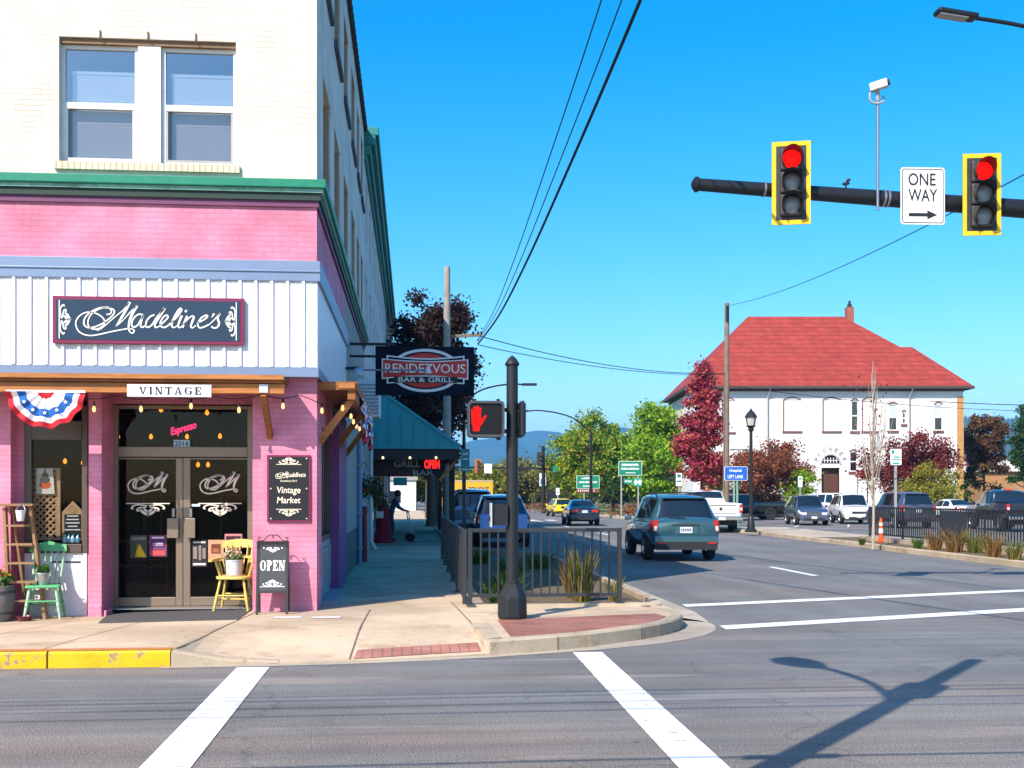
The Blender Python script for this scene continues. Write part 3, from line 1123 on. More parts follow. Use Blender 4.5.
DSILL, TCAS = mat('dark_sill_paint', (.07, .08, .10), rough=.6), mat('tan_casing', (.46, .33, .22), rough=.7, dirt=.3)
for h in sholes:
 g = MB(); g.fbox(SIDE, h[0] - .06, h[1] + .06, h[2] - .12, h[2], -.1, .06); g.build('window_sill', DSILL, B)
 for p, q in ((h[0] + .01, h[0] + .1), (h[1] - .1, h[1] - .01)):
  g = MB(); g.fbox(SIDE, p, q, h[2] + .01, h[3] - .01, -.15, -.02); g.build('window_casing', TCAS, B)
# green ledge in three bands, round the corner
def band(g, z0, z1, out, xl=XL, yb=YB_):
 g.box(xl, XC + out, YF - out, YF + .1, z0, z1)
 g.box(XC - .1, XC + out, YF + .1, yb, z0, z1)
g = MB(); band(g, 5.645, 5.76, .13); g.build('ledge', GREEN, B, bevel=.012)
g = MB(); band(g, 5.595, 5.645, .085); g.build('ledge_band', GREENP, B)
g = MB(); band(g, 5.50, 5.595, .055); g.build('ledge_moulding', DARKG, B)
g = MB(); band(g, 5.42, 5.50, .025); g.build('ledge_fascia', PURP, B)
# pink brick band, flashing, corrugated sign band
g = MB()
wall(g, Frame((0, YF + .012, 0)), XL, XC, 4.5, 5.43)
wall(g, Frame((XC - .012, 0, 0), (0, 1, 0)), YF + .012, 21.7, 4.5, 5.43)
g.build('pink_band', PINK, B)
g = MB()
wall(g, Frame((XC - .012, 0, 0), (0, 1, 0)), 21.7, YB_, 2.7, 5.43)
g.build('side_wall_upper', GREYW, B)
OUT = .16
g = MB()
g.box(XL, XC + .06, YF - OUT - .03, YF, 4.42, 4.685)
g.box(XC, XC + .06, YF, 21.6, 4.42, 4.685)
g.box(XL, XC + .065, YF - OUT - .045, YF - OUT - .03, 4.535, 4.56)
g.box(XL, XC + .04, YF - OUT - .02, YF, 3.185, 3.315)
g.box(XC, XC + .04, YF, 21.6, 3.185, 3.315)
g.build('flashing', FLASH, B, bevel=.006)
g = MB()
# ribbed sheet: flat pans with narrow raised ribs
x = XC + .02
y0 = YF - OUT
pitch = fx(131.5) - fx(115.5)
while x > -9:
 a = x - pitch
 P = [(x, 0), (x - pitch + .05, 0), (x - pitch + .042, .028), (x - pitch + .008, .028), (a, 0)]
 for (p, q), (r_, t) in zip(P, P[1:]):
  g.sheet([(r_, y0 - t, 3.315), (p, y0 - q, 3.315), (p, y0 - q, 4.42), (r_, y0 - t, 4.42)])
 m_ = x - pitch * .5
 for c in (.36, .66):
  q = x - pitch * c
  g.sheet([(q - .012, y0 - .001, 3.315), (q, y0 - .006, 3.315), (q, y0 - .006, 4.42), (q - .012, y0 - .001, 4.42)])
  g.sheet([(q, y0 - .006, 3.315), (q + .012, y0 - .001, 3.315), (q + .012, y0 - .001, 4.42), (q, y0 - .006, 4.42)])
 x = a
g.sheet([(XL, y0, 3.315), (x, y0, 3.315), (x, y0, 4.42), (XL, y0, 4.42)])
g.sheet([(XC + .021, y0, 3.315), (XC + .021, 21.6, 3.315), (XC + .021, 21.6, 4.42), (XC + .021, y0, 4.42)])
g.sheet([(XL, YF, 3.2), (XC, YF, 3.2), (XC, y0, 3.2), (XL, y0, 3.2)])
g.build('corrugated_band', CORR, B)
# ------------------------------------------------------------------ shop front
PX = lambda px, Y=YF: fx(px, Y)
g = MB()
# pillars (brick) on the street plane, from pavement to the sign band
zt = 3.2
pr = PX(252.5)
g.box(pr, XC, YF, YR + .1, 0.0, zt)                       # right pillar
g.box(PX(89), PX(101.5), YF, YR + .1, 0.0, zt)            # slim pillar between window and door
g.box(-9.2, PX(10.5), YF, YR + .1, 0.0, zt)               # left pillar
g.box(PX(101.5), pr, YR - .06, YR + .1, 2.885, zt)        # lintel over the door
g.box(PX(10.5), PX(89), YR - .06, YR + .1, 2.93, zt)
g.box(XL, -9.2, YF, YR, 0.0, zt)
# side wall near the corner: corner pier, pilaster
g.box(XC - .3, XC, YR + .1, 16.0, 0.0, zt)
g.box(XC - .3, XC, 16.0, 18.25, 2.62, zt)
g.build('lower_wall', PINK, B)
g = MB()
g.box(PX(88.3), PX(101.5) + .012, YF - .035, YF + .08, .02, .26)
g.box(PX(104), PX(106.8), YF - .02, YF + .3, .02, .18)
g.build('pillar_base', PINK, B, bevel=.02)
g = MB()
g.box(XC - .3, XC + .1, 18.25, 20.3, .15, 2.95)
g.build('pilaster', PURPW, B)
g = MB()
g.box(XC - .3, XC + .02, 20.3, 25.7, .95, 2.7)
g.box(XC - .3, XC + .02, 25.7, 26.1, .15, 2.7)
g.box(XC - .3, XC + .02, 27.4, YB_, .15, 2.7)
g.box(XC - .3, XC + .02, 20.3, 21.7, 2.7, 3.2)
g.build('side_wall', GREYW, B)
g = MB()
g.box(XC - .3, XC + .04, 20.3, 25.7, .15, .95)
g.build('wall_base', TEALW, B)
g = MB()
g.box(XC - .6, XC - .5, 26.1, 27.4, .15, 2.7)
g.build('side_door', DKWALL, B)
# side shop window over a panel
g = MB()
for a, b in ((16.0, 16.08), (18.17, 18.25), (17.08, 17.16)):
 g.box(XC - .2, XC - .06, a, b, 1.05, 2.62)
g.box(XC - .2, XC - .03, 16.0, 18.25, 1.0, 1.08)
g.box(XC - .2, XC - .06, 16.08, 18.17, 2.5, 2.62)
sw = g.build('side_window', BRONZED, B)
g = MB(); g.sheet([(XC - .12, 16.08, 1.08), (XC - .12, 18.17, 1.08), (XC - .12, 18.17, 2.5), (XC - .12, 16.08, 2.5)])
g.build('pane', GLASS, sw)
g = MB()
for i in range(46):
 y = 16.06 + i * .0465
 t = .03 if i % 2 else 0
 t2 = 0 if i % 2 else .03
 g.sheet([(XC - .24 - t, y, 1.05), (XC - .24 - t2, y + .0465, 1.05), (XC - .24 - t2, y + .0465, 2.6), (XC - .24 - t, y, 2.6)])
g.build('curtain', mat('tan_curtain', (.22, .17, .12), rough=.9, var=.2), sw)
g = MB()
g.box(XC - .3, XC - .04, 16.0, 18.25, .15, 1.0)
for a, b in ((16.1, 17.05), (17.2, 18.15)):
 g.box(XC - .04, XC - .02, a, b, .3, .34); g.box(XC - .04, XC - .02, a, b, .86, .9)
 g.box(XC - .04, XC - .02, a, a + .05, .34, .86); g.box(XC - .04, XC - .02, b - .05, b, .34, .86)
g.box(XC - .04, XC + .2, 16.0, 18.25, .1, .2)
g.build('side_panel', mat('blue_grey_panel', (.30, .33, .38), rough=.6, dirt=.3), B)
# interior of the shop
g = MB()
x0, x1, y0, y1, z0, z1 = -9.2, -1.6, YR + .12, 21.5, .13, 3.15
g.sheet([(x0, y1, z0), (x1, y1, z0), (x1, y1, z1), (x0, y1, z1)])
g.sheet([(x0, y0, z0), (x0, y1, z0), (x0, y1, z1), (x0, y0, z1)])
g.sheet([(x1, y1, z0), (x1, y0, z0), (x1, y0, z1), (x1, y1, z1)])
g.sheet([(x0, y0 - .3, z1), (x0, y1, z1), (x1, y1, z1), (x1, y0 - .3, z1)])
g.build('room', INT, B)
g = MB(); g.sheet([(x0, y0 - .4, z0), (x1, y0 - .4, z0), (x1, y1, z0), (x0, y1, z0)]); g.build('room_floor', INTF, B)
g = MB()
SHELF = mat('shop_furniture_wood', (.13, .07, .035), rough=.6, var=.4)
for (a, b, c, d, e) in ((-3.0, -1.9, 18.2, 18.7, 1.0), (-5.0, -3.9, 19.0, 19.5, .95), (-4.7, -4.3, 20.5, 21.0, 1.9), (-3.4, -2.6, 20.6, 21.1, 1.7), (-7.5, -6.2, 18.5, 19, .9)):
 g.box(a, b, c, d, e - .05, e)
 g.box(a + .03, a + .08, c, d, .13, e - .05); g.box(b - .08, b - .03, c, d, .13, e - .05)
 g.box(a + .08, b - .08, c + .02, d - .02, .5, .54)
g.build('display_table', SHELF, B)
# door set: frame, transom, two leaves with letters, pulls
FR = Frame((0, YR, 0))
dx0, dx1 = fx(113, YR), fx(253, YR)
zd = lambda py: onY(183, py, YR).z
zm0, zm1 = zd(457), zd(447)
zt1 = zd(405.5)
g = MB()
fw = .07
g.fbox(FR, dx0, dx0 + fw, .13, zt1, -.06, .03)
g.fbox(FR, dx1 - fw, dx1, .13, zt1, -.06, .03)
g.fbox(FR, dx0 + fw, dx1 - fw, zm0, zm1, -.06, .03)
g.fbox(FR, dx0 + fw, dx1 - fw, zt1 - .05, zt1, -.06, .03)
g.fbox(FR, dx0 + fw, dx1 - fw, .13, .165, -.06, .05)
g.build('door_frame', BRONZE, B, bevel=.005)
g = MB(); g.rect(FR, dx0 + fw, dx1 - fw, zm1, zt1 - .05, -.02)
g.build('transom_pane', GLASS, B)
UNIT = 1.0 / 10.24                    # one crop unit of the tracing = so many picture pixels
M_STROKES = [
 ([(575, 240), (608, 236), (626, 208), (602, 180), (550, 172), (480, 195), (420, 242), (390, 300), (388, 352), (418, 388), (470, 396), (522, 374), (556, 330), (540, 280), (480, 236), (400, 218), (330, 238), (280, 285), (262, 340), (285, 410), (340, 450), (410, 463), (500, 450), (640, 416), (790, 386)], 12),
 ([(600, 176), (640, 186), (655, 218), (620, 268), (540, 332), (450, 374), (385, 380), (346, 345), (356, 280), (410, 220), (500, 176), (580, 166), (600, 176)], 14),
 ([(475, 408), (520, 390), (590, 330), (660, 265), (750, 188), (806, 112)], 10),
 ([(812, 108), (765, 205), (710, 300), (668, 370)], [26, 24, 18, 10]),
 ([(668, 370), (750, 290), (825, 205), (885, 148)], 10),
 ([(888, 146), (845, 215), (810, 305), (800, 378), (814, 420), (842, 432), (858, 408), (836, 390), (790, 386)], [24, 26, 22, 16, 12, 12, 12, 10, 8]),
]
def c2(p): return ((145 + p[0] / 10.04 - 50) * 10.24, p[1] * 10.24 / 10.04)
REST = [
 ([(945, 240), (900, 236), (850, 280), (830, 340), (850, 370), (890, 350), (930, 285), (950, 240), (930, 310), (922, 355), (940, 370), (978, 348)], 15),
] + [([c2(p) for p in pts], w) for pts, w in [
 ([(90, 235), (50, 250), (10, 300), (5, 350), (30, 362), (70, 330), (110, 265), (190, 165)], 15),
 ([(192, 163), (140, 250), (95, 330), (102, 362), (130, 355), (152, 335)], [26, 24, 18, 14, 12, 10]),
 ([(150, 335), (190, 300), (224, 260), (214, 236), (180, 255), (150, 310), (156, 350), (190, 362), (228, 340), (258, 312)], 15),
 ([(255, 318), (310, 262), (360, 190), (354, 165), (330, 190), (280, 280), (262, 340), (284, 362), (320, 342)], [10, 12, 14, 18, 24, 22, 16, 12, 10]),
 ([(366, 238), (340, 300), (328, 345), (345, 362), (376, 338)], [22, 20, 16, 12, 10]),
 ([(412, 180), (400, 202)], 20),
 ([(420, 240), (395, 300), (374, 362)], [20, 20, 16]),
 ([(382, 335), (420, 280), (460, 245), (486, 252), (470, 300), (456, 348), (474, 362), (506, 338)], [10, 10, 14, 20, 20, 16, 12, 10]),
 ([(518, 312), (580, 282), (624, 246), (608, 232), (560, 260), (526, 320), (540, 358), (580, 355), (632, 330)], 15),
 ([(692, 212), (668, 252)], [20, 8]),
 ([(636, 330), (690, 280), (752, 208), (728, 258), (742, 310), (726, 350), (690, 362), (664, 345)], [10, 10, 14, 18, 20, 16, 14, 16]),
]]
def draw_script(g, fr, strokes, ox, oy, sc, n=.003, fat=1.0):
 """tracing units -> metres: (x-ox)*sc , (oy-y)*sc"""
 for pts, w in strokes:
  P = [((x - ox) * sc, (oy - y) * sc) for x, y in pts]
  W = [q * sc * fat for q in w] if isinstance(w, list) else w * sc * fat
  g.stroke(fr, P, W, n, k=7)
def scroll(g, fr, cx, cy, w, flip=1, n=.003, line=True):
 """scrollwork: a rule with a pointed leaf cluster and two curls"""
 h = w * .26 * flip
 t = w * .029
 if line: g.rect(fr, cx - w / 2, cx + w / 2, cy - t * .4, cy + t * .4, n)
 y = cy - h * .12
 for s_ in (-1, 1):
  g.stroke(fr, [(cx + s_ * w * a, y - h * b) for a, b in ((.02, .1), (.14, .02), (.26, .0), (.34, .12), (.37, .3), (.33, .38))], [t, t, t, t * 1.3, t * 1.5, t * .7], n, k=5)
  g.stroke(fr, [(cx + s_ * w * a, y - h * b) for a, b in ((.04, .2), (.14, .25), (.22, .32), (.25, .48), (.21, .55), (.19, .45))], [t, t, t * 1.2, t * 1.4, t, t * .8], n, k=5)
  g.stroke(fr, [(cx + s_ * w * a, y - h * b) for a, b in ((.0, .98), (.05, .8), (.13, .62), (.17, .4))], [t * .5, t * 2.2, t * 2.0, t * .6], n, k=5)
  g.stroke(fr, [(cx + s_ * w * a, y - h * b) for a, b in ((.0, .75), (.03, .55), (.08, .42), (.09, .25))], [t * .6, t * 1.4, t * 1.5, t * .5], n, k=5)
 g.stroke(fr, [(cx, y - h * .55), (cx, y - h * .8), (cx, y - h * 1.05)], [t * .5, t * 2.2, t * .3], n, k=5)
def door_leaf(pxa, pxb, gl0, gl1, hx0, hx1, posters, label=None):
 a, b = fx(pxa, YR), fx(pxb, YR)
 ga, gb = fx(gl0, YR), fx(gl1, YR)
 zb, zt_ = zd(597), zd(459.5)
 g = MB()
 g.fbox(FR, a, ga, .17, zm0 - .01, -.045, .012)
 g.fbox(FR, gb, b, .17, zm0 - .01, -.045, .012)
 g.fbox(FR, ga, gb, .17, zb, -.045, .012)
 g.fbox(FR, ga, gb, zt_, zm0 - .01, -.045, .012)
 d = g.build('door', BRONZE, B, bevel=.006)
 g = MB(); g.rect(FR, ga, gb, zb, zt_, -.018); g.build('pane', GLASS, d)
 g = MB()
 # stand-off pull
 p, q = fx(hx0, YR), fx(hx1, YR)
 g.fbox(FR, p, q, zd(538), zd(518), .05, .075)
 g.fbox(FR, p + .03, q - .03, zd(536), zd(533), .01, .05)
 g.fbox(FR, p + .03, q - .03, zd(524), zd(521), .01, .05)
 g.build('handle', BRONZE, d, bevel=.008)
 g = MB()
 c = (p + q) / 2
 g.fbox(FR, c - .018, c + .018, zd(517), zd(508.5), .012, .03)
 g.build('lock', mat('grey_lock_metal', (.30, .27, .25), rough=.35, metal=.7), d)
 g = MB()
 w = gb - ga
 sc = w * .70 / 640
 cx = ga + w * .51
 draw_script(g, FR, M_STROKES, 580, 290, sc, n=-.012, fat=1.75)
 for v in range(0): pass
 V = [(v[0] + cx, v[1], v[2] + zd(483)) for v in g.v]
 g.v = V
 scroll(g, FR, cx, zd(503.5), w * .76, 1, n=-.012)
 g.build('lettering', CREAMP, d)
 for (x0, x1, yy0, yy1, kind) in posters:
  g = MB()
  X0, X1, Z0, Z1 = fx(x0, YR), fx(x1, YR), zd(yy1), zd(yy0)
  g.rect(FR, X0, X1, Z0, Z1, -.013)
  po = g.build('poster', POSTER[kind][0], d)
  for k, (ma, shapes) in enumerate(POSTER[kind][1]):
   g = MB()
   for sh in shapes:
    pts = [(X0 + u * (X1 - X0), Z0 + v * (Z1 - Z0)) for u, v in sh]
    g.sheet([FR.p(u, v, -.010 + k * .001) for u, v in pts])
   g.build('poster_print', ma, po)
def P_(r, g_, b, n): return mat('print_' + n, srgb(r, g_, b), rough=.7, var=.25, scale=25)
def rc(a, b, c, d): return [(a, c), (b, c), (b, d), (a, d)]
POSTER = {
 'sail': (P_(70, 75, 62, 'olive'), [(P_(238, 190, 20, 'yellow'), [[(.35, .05), (.95, .05), (.55, .62)], [(.3, .05), (.42, .05), (.48, .7)]]), (P_(120, 125, 110, 'sage'), [rc(.08, .92, .78, .92)])]),
 'pink': (P_(120, 62, 95, 'magenta'), [(P_(90, 40, 110, 'violet'), [rc(.1, .9, .45, .78)]), (P_(225, 80, 80, 'coral'), [rc(.1, .9, .06, .28)]), (P_(235, 215, 225, 'palepink'), [rc(.15, .85, .84, .92), rc(.2, .8, .6, .63), rc(.2, .8, .52, .55)])]),
 'dark': (P_(40, 35, 38, 'charcoal'), [(P_(140, 125, 120, 'taupe'), [rc(.1, .35, .3, .75), rc(.45, .62, .25, .8), rc(.7, .9, .3, .7)]), (P_(215, 205, 200, 'chalk'), [rc(.08, .92, .06, .14), rc(.1, .9, .88, .94)])]),
 'cream': (P_(205, 150, 120, 'peach'), [(P_(110, 60, 35, 'rust'), [rc(.2, .8, .35, .8)]), (P_(160, 95, 60, 'sienna'), [rc(.3, .7, .4, .6)])]),
 'party': (P_(190, 130, 135, 'rose'), [(P_(60, 30, 45, 'plum'), [rc(.08, .92, .2, .85)]), (P_(205, 70, 110, 'hotpink'), [[(.1, .25), (.4, .3), (.3, .6)], [(.45, .5), (.7, .75), (.8, .45)], [(.6, .25), (.9, .3), (.75, .4)]])]),
 'strip': (P_(190, 215, 235, 'iceblue'), []),
}
door_leaf(115.6, 183, 118.3, 176, 168, 179.5, [(130, 147, 535, 558, 'sail'), (149, 166.5, 535, 556.5, 'pink')])
door_leaf(183.4, 250.5, 190.5, 247.8, 186, 196.2, [(191.5, 207, 540, 567, 'dark'), (208, 223.5, 540, 561, 'cream'), (224.5, 242, 534, 549, 'party'), (190.5, 200, 504, 506.5, 'strip')])
# house number on the transom rail
g = MB()
g.fbox(FR, fx(174, YR), fx(190, YR), zd(446.8), zd(440), .0, .02)
num = g.build('number_plate', mat('pale_number_plate', (.45, .62, .72), rough=.5), B)
g = MB(); g.text(FR, '2016', fx(175, YR), zd(446), fx(189, YR) - fx(175, YR), zd(441) - zd(446), .023, bold=.02)
g.build('digits', mat('dark_digits', (.03, .05, .08)), num)
# neon script in the transom
neon = thing('neon_sign', 'pink neon script sign in the transom above the double door', 'neon sign', (fx(183, YR + .3), YR + .3, zd(430)))
g = MB()
FN = Frame((fx(172, YR + .25), YR + .25, onY(172, 437.5, YR + .25).z), (1, 0, .30), (-.30, 0, 1))
g.text(FN, 'Espresso', 0, 0, .36, .13, 0, bold=.012, shear=.35)
g.build('tubing', emit('pink_neon', srgb(255, 40, 95), 2.2), neon)
YW = YF + .26
FRW = Frame((0, YW, 0))
# shop window with timber header, panel below
wx0, wx1 = fx(25, YW), fx(88, YW)
zw = lambda py: onY(57, py, YW).z
g = MB()
g.fbox(FRW, wx0, wx0 + .09, zw(553), zw(405), -.06, .03)
g.fbox(FRW, wx1 - .07, wx1, zw(553), zw(405), -.06, .03)
g.fbox(FRW, wx0 + .09, wx1 - .07, zw(440), zw(421), -.06, .04)
g.fbox(FRW, wx0 + .09, wx1 - .07, zw(553), zw(544), -.06, .05)
g.fbox(FRW, wx0 + .09, wx1 - .07, zw(409), zw(405), -.06, .03)
sw = g.build('shop_window', BRONZED, B, bevel=.005)
g = MB()
g.rect(FRW, wx0 + .09, wx1 - .07, zw(544), zw(440), -.02)
g.build('pane', GLASS, sw)
g = MB()
g.rect(FRW, wx0 + .09, wx1 - .07, zw(421), zw(409), -.02)
g.build('pane', GLASS, sw)
g = MB()
g.fbox(FRW, fx(10.5), wx0, .0, 3.2, -.06, .01)
g.fbox(FRW, wx1 - .001, fx(90), .0, 3.2, -.06, .005)
g.build('window_reveal', PINK, B)
g = MB()
g.fbox(FRW, wx0, wx1 - .01, .02, zw(553), -.08, .02)
g.build('panel', PANELW, B, bevel=.005)
g = MB()
g.fbox(FRW, fx(52, YW), fx(81, YW), zw(562.6), zw(561.2), .02, .03)
g.build('mail_slot', BLACKP, B)
g = MB(); g.box(wx0, wx1, YW + .09, YR + .13, zw(553) - .05, zw(547)); g.build('window_bed', SHELF, B)
# threshold plate
g = MB()
g.box(dx0, dx1, YR - .25, YR, .148, .162)
g.build('threshold', mat('aluminium_threshold', (.5, .5, .5), rough=.35, metal=.8), B)
# conduit on the slim pillar
g = MB()
g.box(fx(104.5, YR - .2), fx(107.5, YR - .2), YR - .3, YR - .22, 1.28, 1.4)
g.build('intercom', BLACKP, B)
# ------------------------------------------------------------------ timber awnings
g = MB()
ax0, ax1 = -9.0, fx(289)
D = .62
# boards of the flat roof
for k in range(4):
 y = YF - D + k * D / 4
 g.box(ax0, ax1, y, y + D / 4 - .012, 3.10, 3.145)
aw = g.build('awning', WOOD, B)
g = MB(); g.box(ax0, ax1, YF - D - .02, YF - D + .0, 3.105, 3.162); g.build('awning_fascia', WOODL, aw)
g = MB(); g.box(ax0, ax1 + .0, YF - D + .07, YF - D + .16, 2.935, 3.06); g.build('awning_beam', WOODL, aw, bevel=.006)
g = MB(); g.box(ax0, ax1 - .02, YF - D + .03, YF - .01, 3.066, 3.098)
for x in (ax1 - .25, fx(90) + .1, -5.35, -6.8):
 g.box(x, x + .07, YF - D + .162, YF - .012, 2.98, 3.064)
g.build('awning_rafter', WOOD, aw)
for x in (ax1 - .26, -6.9):
 g = MB(); g.bar((x, YF - D + .08, 2.93), (x + .02, YF - .01, 2.42), .07, .09); g.build('awning_brace', WOOD, aw)
g = MB(); g.box(ax1 - .31, ax1 - .2, YF - D + .05, YF - D + .069, 2.945, 3.05)
for q in ((-.28, 2.99), (-.235, 2.99), (-.255, 3.03)):
 pass
g.build('bracket_plate', mat('galvanised_plate', (.62, .62, .62), rough=.4, metal=.4), aw)
# side awning
g = MB()
X1 = XC + .50
for k in range(4):
 x = XC + k * .124
 g.box(x, x + .114, 15.35, 21.4, 3.10, 3.145)
sa = g.build('side_awning', WOOD, B)
g = MB(); g.box(X1 - .0, X1 + .02, 15.33, 21.42, 3.05, 3.17); g.box(XC, X1, 15.31, 15.33, 3.05, 3.16); g.build('awning_fascia', WOOD, sa)
g = MB(); g.box(XC + .28, X1 - .01, 15.295, 15.31, 3.07, 3.14); g.build('beam_end', WOODL, sa)
g = MB(); g.box(X1 - .11, X1 - .01, 15.35, 21.4, 2.93, 3.08); g.build('awning_beam', WOOD, sa)
for y in (15.55, 18.4, 21.2):
 g = MB(); g.bar((X1 - .06, y, 2.95), (XC + .0, y, 2.36), .09, .09, up=(0, 1, 0)); g.build('awning_brace', WOODL if y < 16 else WOOD, sa)
# ------------------------------------------------------------------ signs on the corner building
def box_sign(name, label, x0, x1, z0, z1, Y, th, edge_m, face_m, rim):
 t = thing(name, label, 'sign', ((x0 + x1) / 2, Y, z0))
 fr = Frame((0, Y, 0))
 g = MB(); g.fbox(fr, x0, x1, z0, z1, -th, 0); g.build('frame', edge_m, t, bevel=.004)
 g = MB(); g.rect(fr, x0 + rim, x1 - rim, z0 + rim, z1 - rim, .004); g.build('face', face_m, t)
 return t, fr
Ys = YF - OUT - .065
sx0, sx1 = fx(52.5, Ys), fx(244, Ys)
sz0, sz1 = onY(148, 344, Ys).z, onY(148, 297, Ys).z
t, fr = box_sign('shop_sign', 'long navy sign in a maroon frame reading Madeline\'s on the white metal band', sx0, sx1, sz0, sz1, Ys, .05, MAROON, NAVY, .045)
g = MB()
pxm = (sx1 - sx0) / (244 - 52.5)
sc = pxm * UNIT
gx = lambda X: sx0 + (50 + X / 10.24 - 52.5) * pxm
draw_script(g, fr, M_STROKES + REST, 0, 0, sc, n=.009, fat=1.08)
oxx, ozz = gx(0), sz1 - (292 - 297) * pxm
g.v = [(v[0] + oxx, v[1], v[2] + ozz) for v in g.v]
for cx, s_ in ((95, 1), (50 * 0 + (145 + 916 / 10.04 - 50) * 10.24, -1)):
 X = gx(cx)
 f2 = Frame(fr.p(X, (sz0 + sz1) / 2, 0), (0, 0, 1), (-1, 0, 0)) if s_ > 0 else Frame(fr.p(X, (sz0 + sz1) / 2, 0), (0, 0, -1), (1, 0, 0))
 scroll(g, f2, 0, 0, (sz1 - sz0) * .82, 1, n=.009)
g.build('lettering', WHITEP, t)
Yv = YF - D - .028
vx0, vx1 = fx(127, Yv), fx(211.5, Yv)
vz0, vz1 = onY(170, 397, Yv).z, onY(170, 384.5, Yv).z
t, fr = box_sign('vintage_sign', 'narrow white board reading VINTAGE on the timber awning edge', vx0, vx1, vz0, vz1, Yv, .02, WHITEP, PANELW, .004)
def serif(g, fr, word, x0, z0, w, h, n=.005, tk=.20, tn=.09, slab=False, gap=.28):
 """hand-set serif capitals: thick and thin strokes with serifs"""
 adv = {'I': .38, 'E': .72, 'V': .86, 'N': .88, 'T': .78, 'A': .86, 'G': .86, 'O': .84, 'P': .74}
 tot = sum(adv[c] for c in word) + gap * (len(word) - 1)
 k = w / tot
 x = x0
 s_ = .07 if not slab else .12
 def B_(a, b, c, d):
  g.rect(fr, x + a * k, x + b * k, z0 + c * h, z0 + d * h, n)
 def Q(p):
  g.sheet([fr.p(x + a * k, z0 + b * h, n + .0004) for a, b in p])
 for c in word:
  A = adv[c]
  if c == 'I':
   B_(A / 2 - tk / 2, A / 2 + tk / 2, s_, 1 - s_); B_(.02, A - .02, 0, s_); B_(.02, A - .02, 1 - s_, 1)
  elif c == 'E':
   B_(.1, .1 + tk, s_, 1 - s_); B_(0, A, 0, s_ + .02); B_(0, A, .98 - s_, 1); B_(.1 + tk, A - .2, .46, .54)
   B_(A - .1, A, s_ + .02, .3); B_(A - .1, A, .7, .98 - s_); B_(A - .24, A - .16, .38, .62)
  elif c == 'T':
   B_(A / 2 - tk / 2, A / 2 + tk / 2, s_, .98 - s_); B_(A / 2 - .2, A / 2 + .2, 0, s_); B_(0, A, .98 - s_, 1); B_(0, .08, .7, .98 - s_); B_(A - .08, A, .7, .98 - s_)
  elif c == 'N':
   B_(.1, .1 + tn, s_, 1 - s_); B_(A - .1 - tn, A - .1, s_, 1 - s_); Q([(.1, .98), (A - .1 - tk, .0), (A - .1, .0), (.1 + tk, .98)])
   B_(0, .3, 0, s_); B_(A - .3, A, 1 - s_, 1); B_(0, .22, 1 - s_, 1)
  elif c == 'V':
   Q([(.06, .97), (A / 2 - .04, 0), (A / 2 + .06, 0), (.06 + tk + .02, .97)]); Q([(A / 2 - .02, 0), (A / 2 + .06, 0), (A - .06, .97), (A - .08 - tn, .97)])
   B_(0, .36, 1 - s_, 1); B_(A - .3, A, 1 - s_, 1)
  elif c == 'A':
   Q([(.06, .03), (.06 + tn, .03), (A / 2 + .02, 1), (A / 2 - .06, 1)]); Q([(A - .06 - tk, .03), (A - .06, .03), (A / 2 + .06, 1), (A / 2 - .06, 1)]); B_(.2, A - .25, .28, .36)
   B_(0, .28, 0, s_); B_(A - .36, A, 0, s_)
  elif c in 'GO':
   N_ = 26
   st = 40 if c == 'G' else 0
   en = 330 if c == 'G' else 360
   P = []
   for i in range(N_ + 1):
    a = R(st + (en - st) * i / N_)
    ww = tn + (tk - tn) * abs(math.cos(a)) ** 1.2
    rx, ry = A / 2, .5
    P.append(((rx * math.cos(a), ry * math.sin(a)), ((rx - ww) * math.cos(a), (ry - ww * .62) * math.sin(a))))
   for (o0, i0), (o1, i1) in zip(P, P[1:]):
    Q([(A / 2 + o0[0], .5 + o0[1]), (A / 2 + o1[0], .5 + o1[1]), (A / 2 + i1[0], .5 + i1[1]), (A / 2 + i0[0], .5 + i0[1])])
   if c == 'G': B_(A - .26, A - .06, .06, .42); B_(A - .4, A, .42, .48); B_(A - .1, A - .04, .74, .95)
  elif c == 'P':
   B_(.1, .1 + tk, s_, 1 - s_); B_(0, .42, 0, s_); B_(0, .3, 1 - s_, 1)
   N_ = 14
   P = []
   for i in range(N_ + 1):
    a = R(-90 + 180 * i / N_)
    ww = tn + (tk - tn) * abs(math.cos(a))
    P.append(((.42 * math.cos(a), .27 * math.sin(a)), ((.42 - ww) * math.cos(a), (.27 - .1) * math.sin(a))))
   for (o0, i0), (o1, i1) in zip(P, P[1:]):
    Q([(.3 + o0[0], .73 + o0[1]), (.3 + o1[0], .73 + o1[1]), (.3 + i1[0], .73 + i1[1]), (.3 + i0[0], .73 + i0[1])])
  x += (A + gap) * k
g = MB()
serif(g, fr, 'VINTAGE', fx(139, Yv), vz0 + (vz1 - vz0) * .2, fx(201, Yv) - fx(139, Yv), (vz1 - vz0) * .6, n=.008)
g.build('lettering', mat('faded_black_letters', (.03, .025, .03), rough=.7), t)
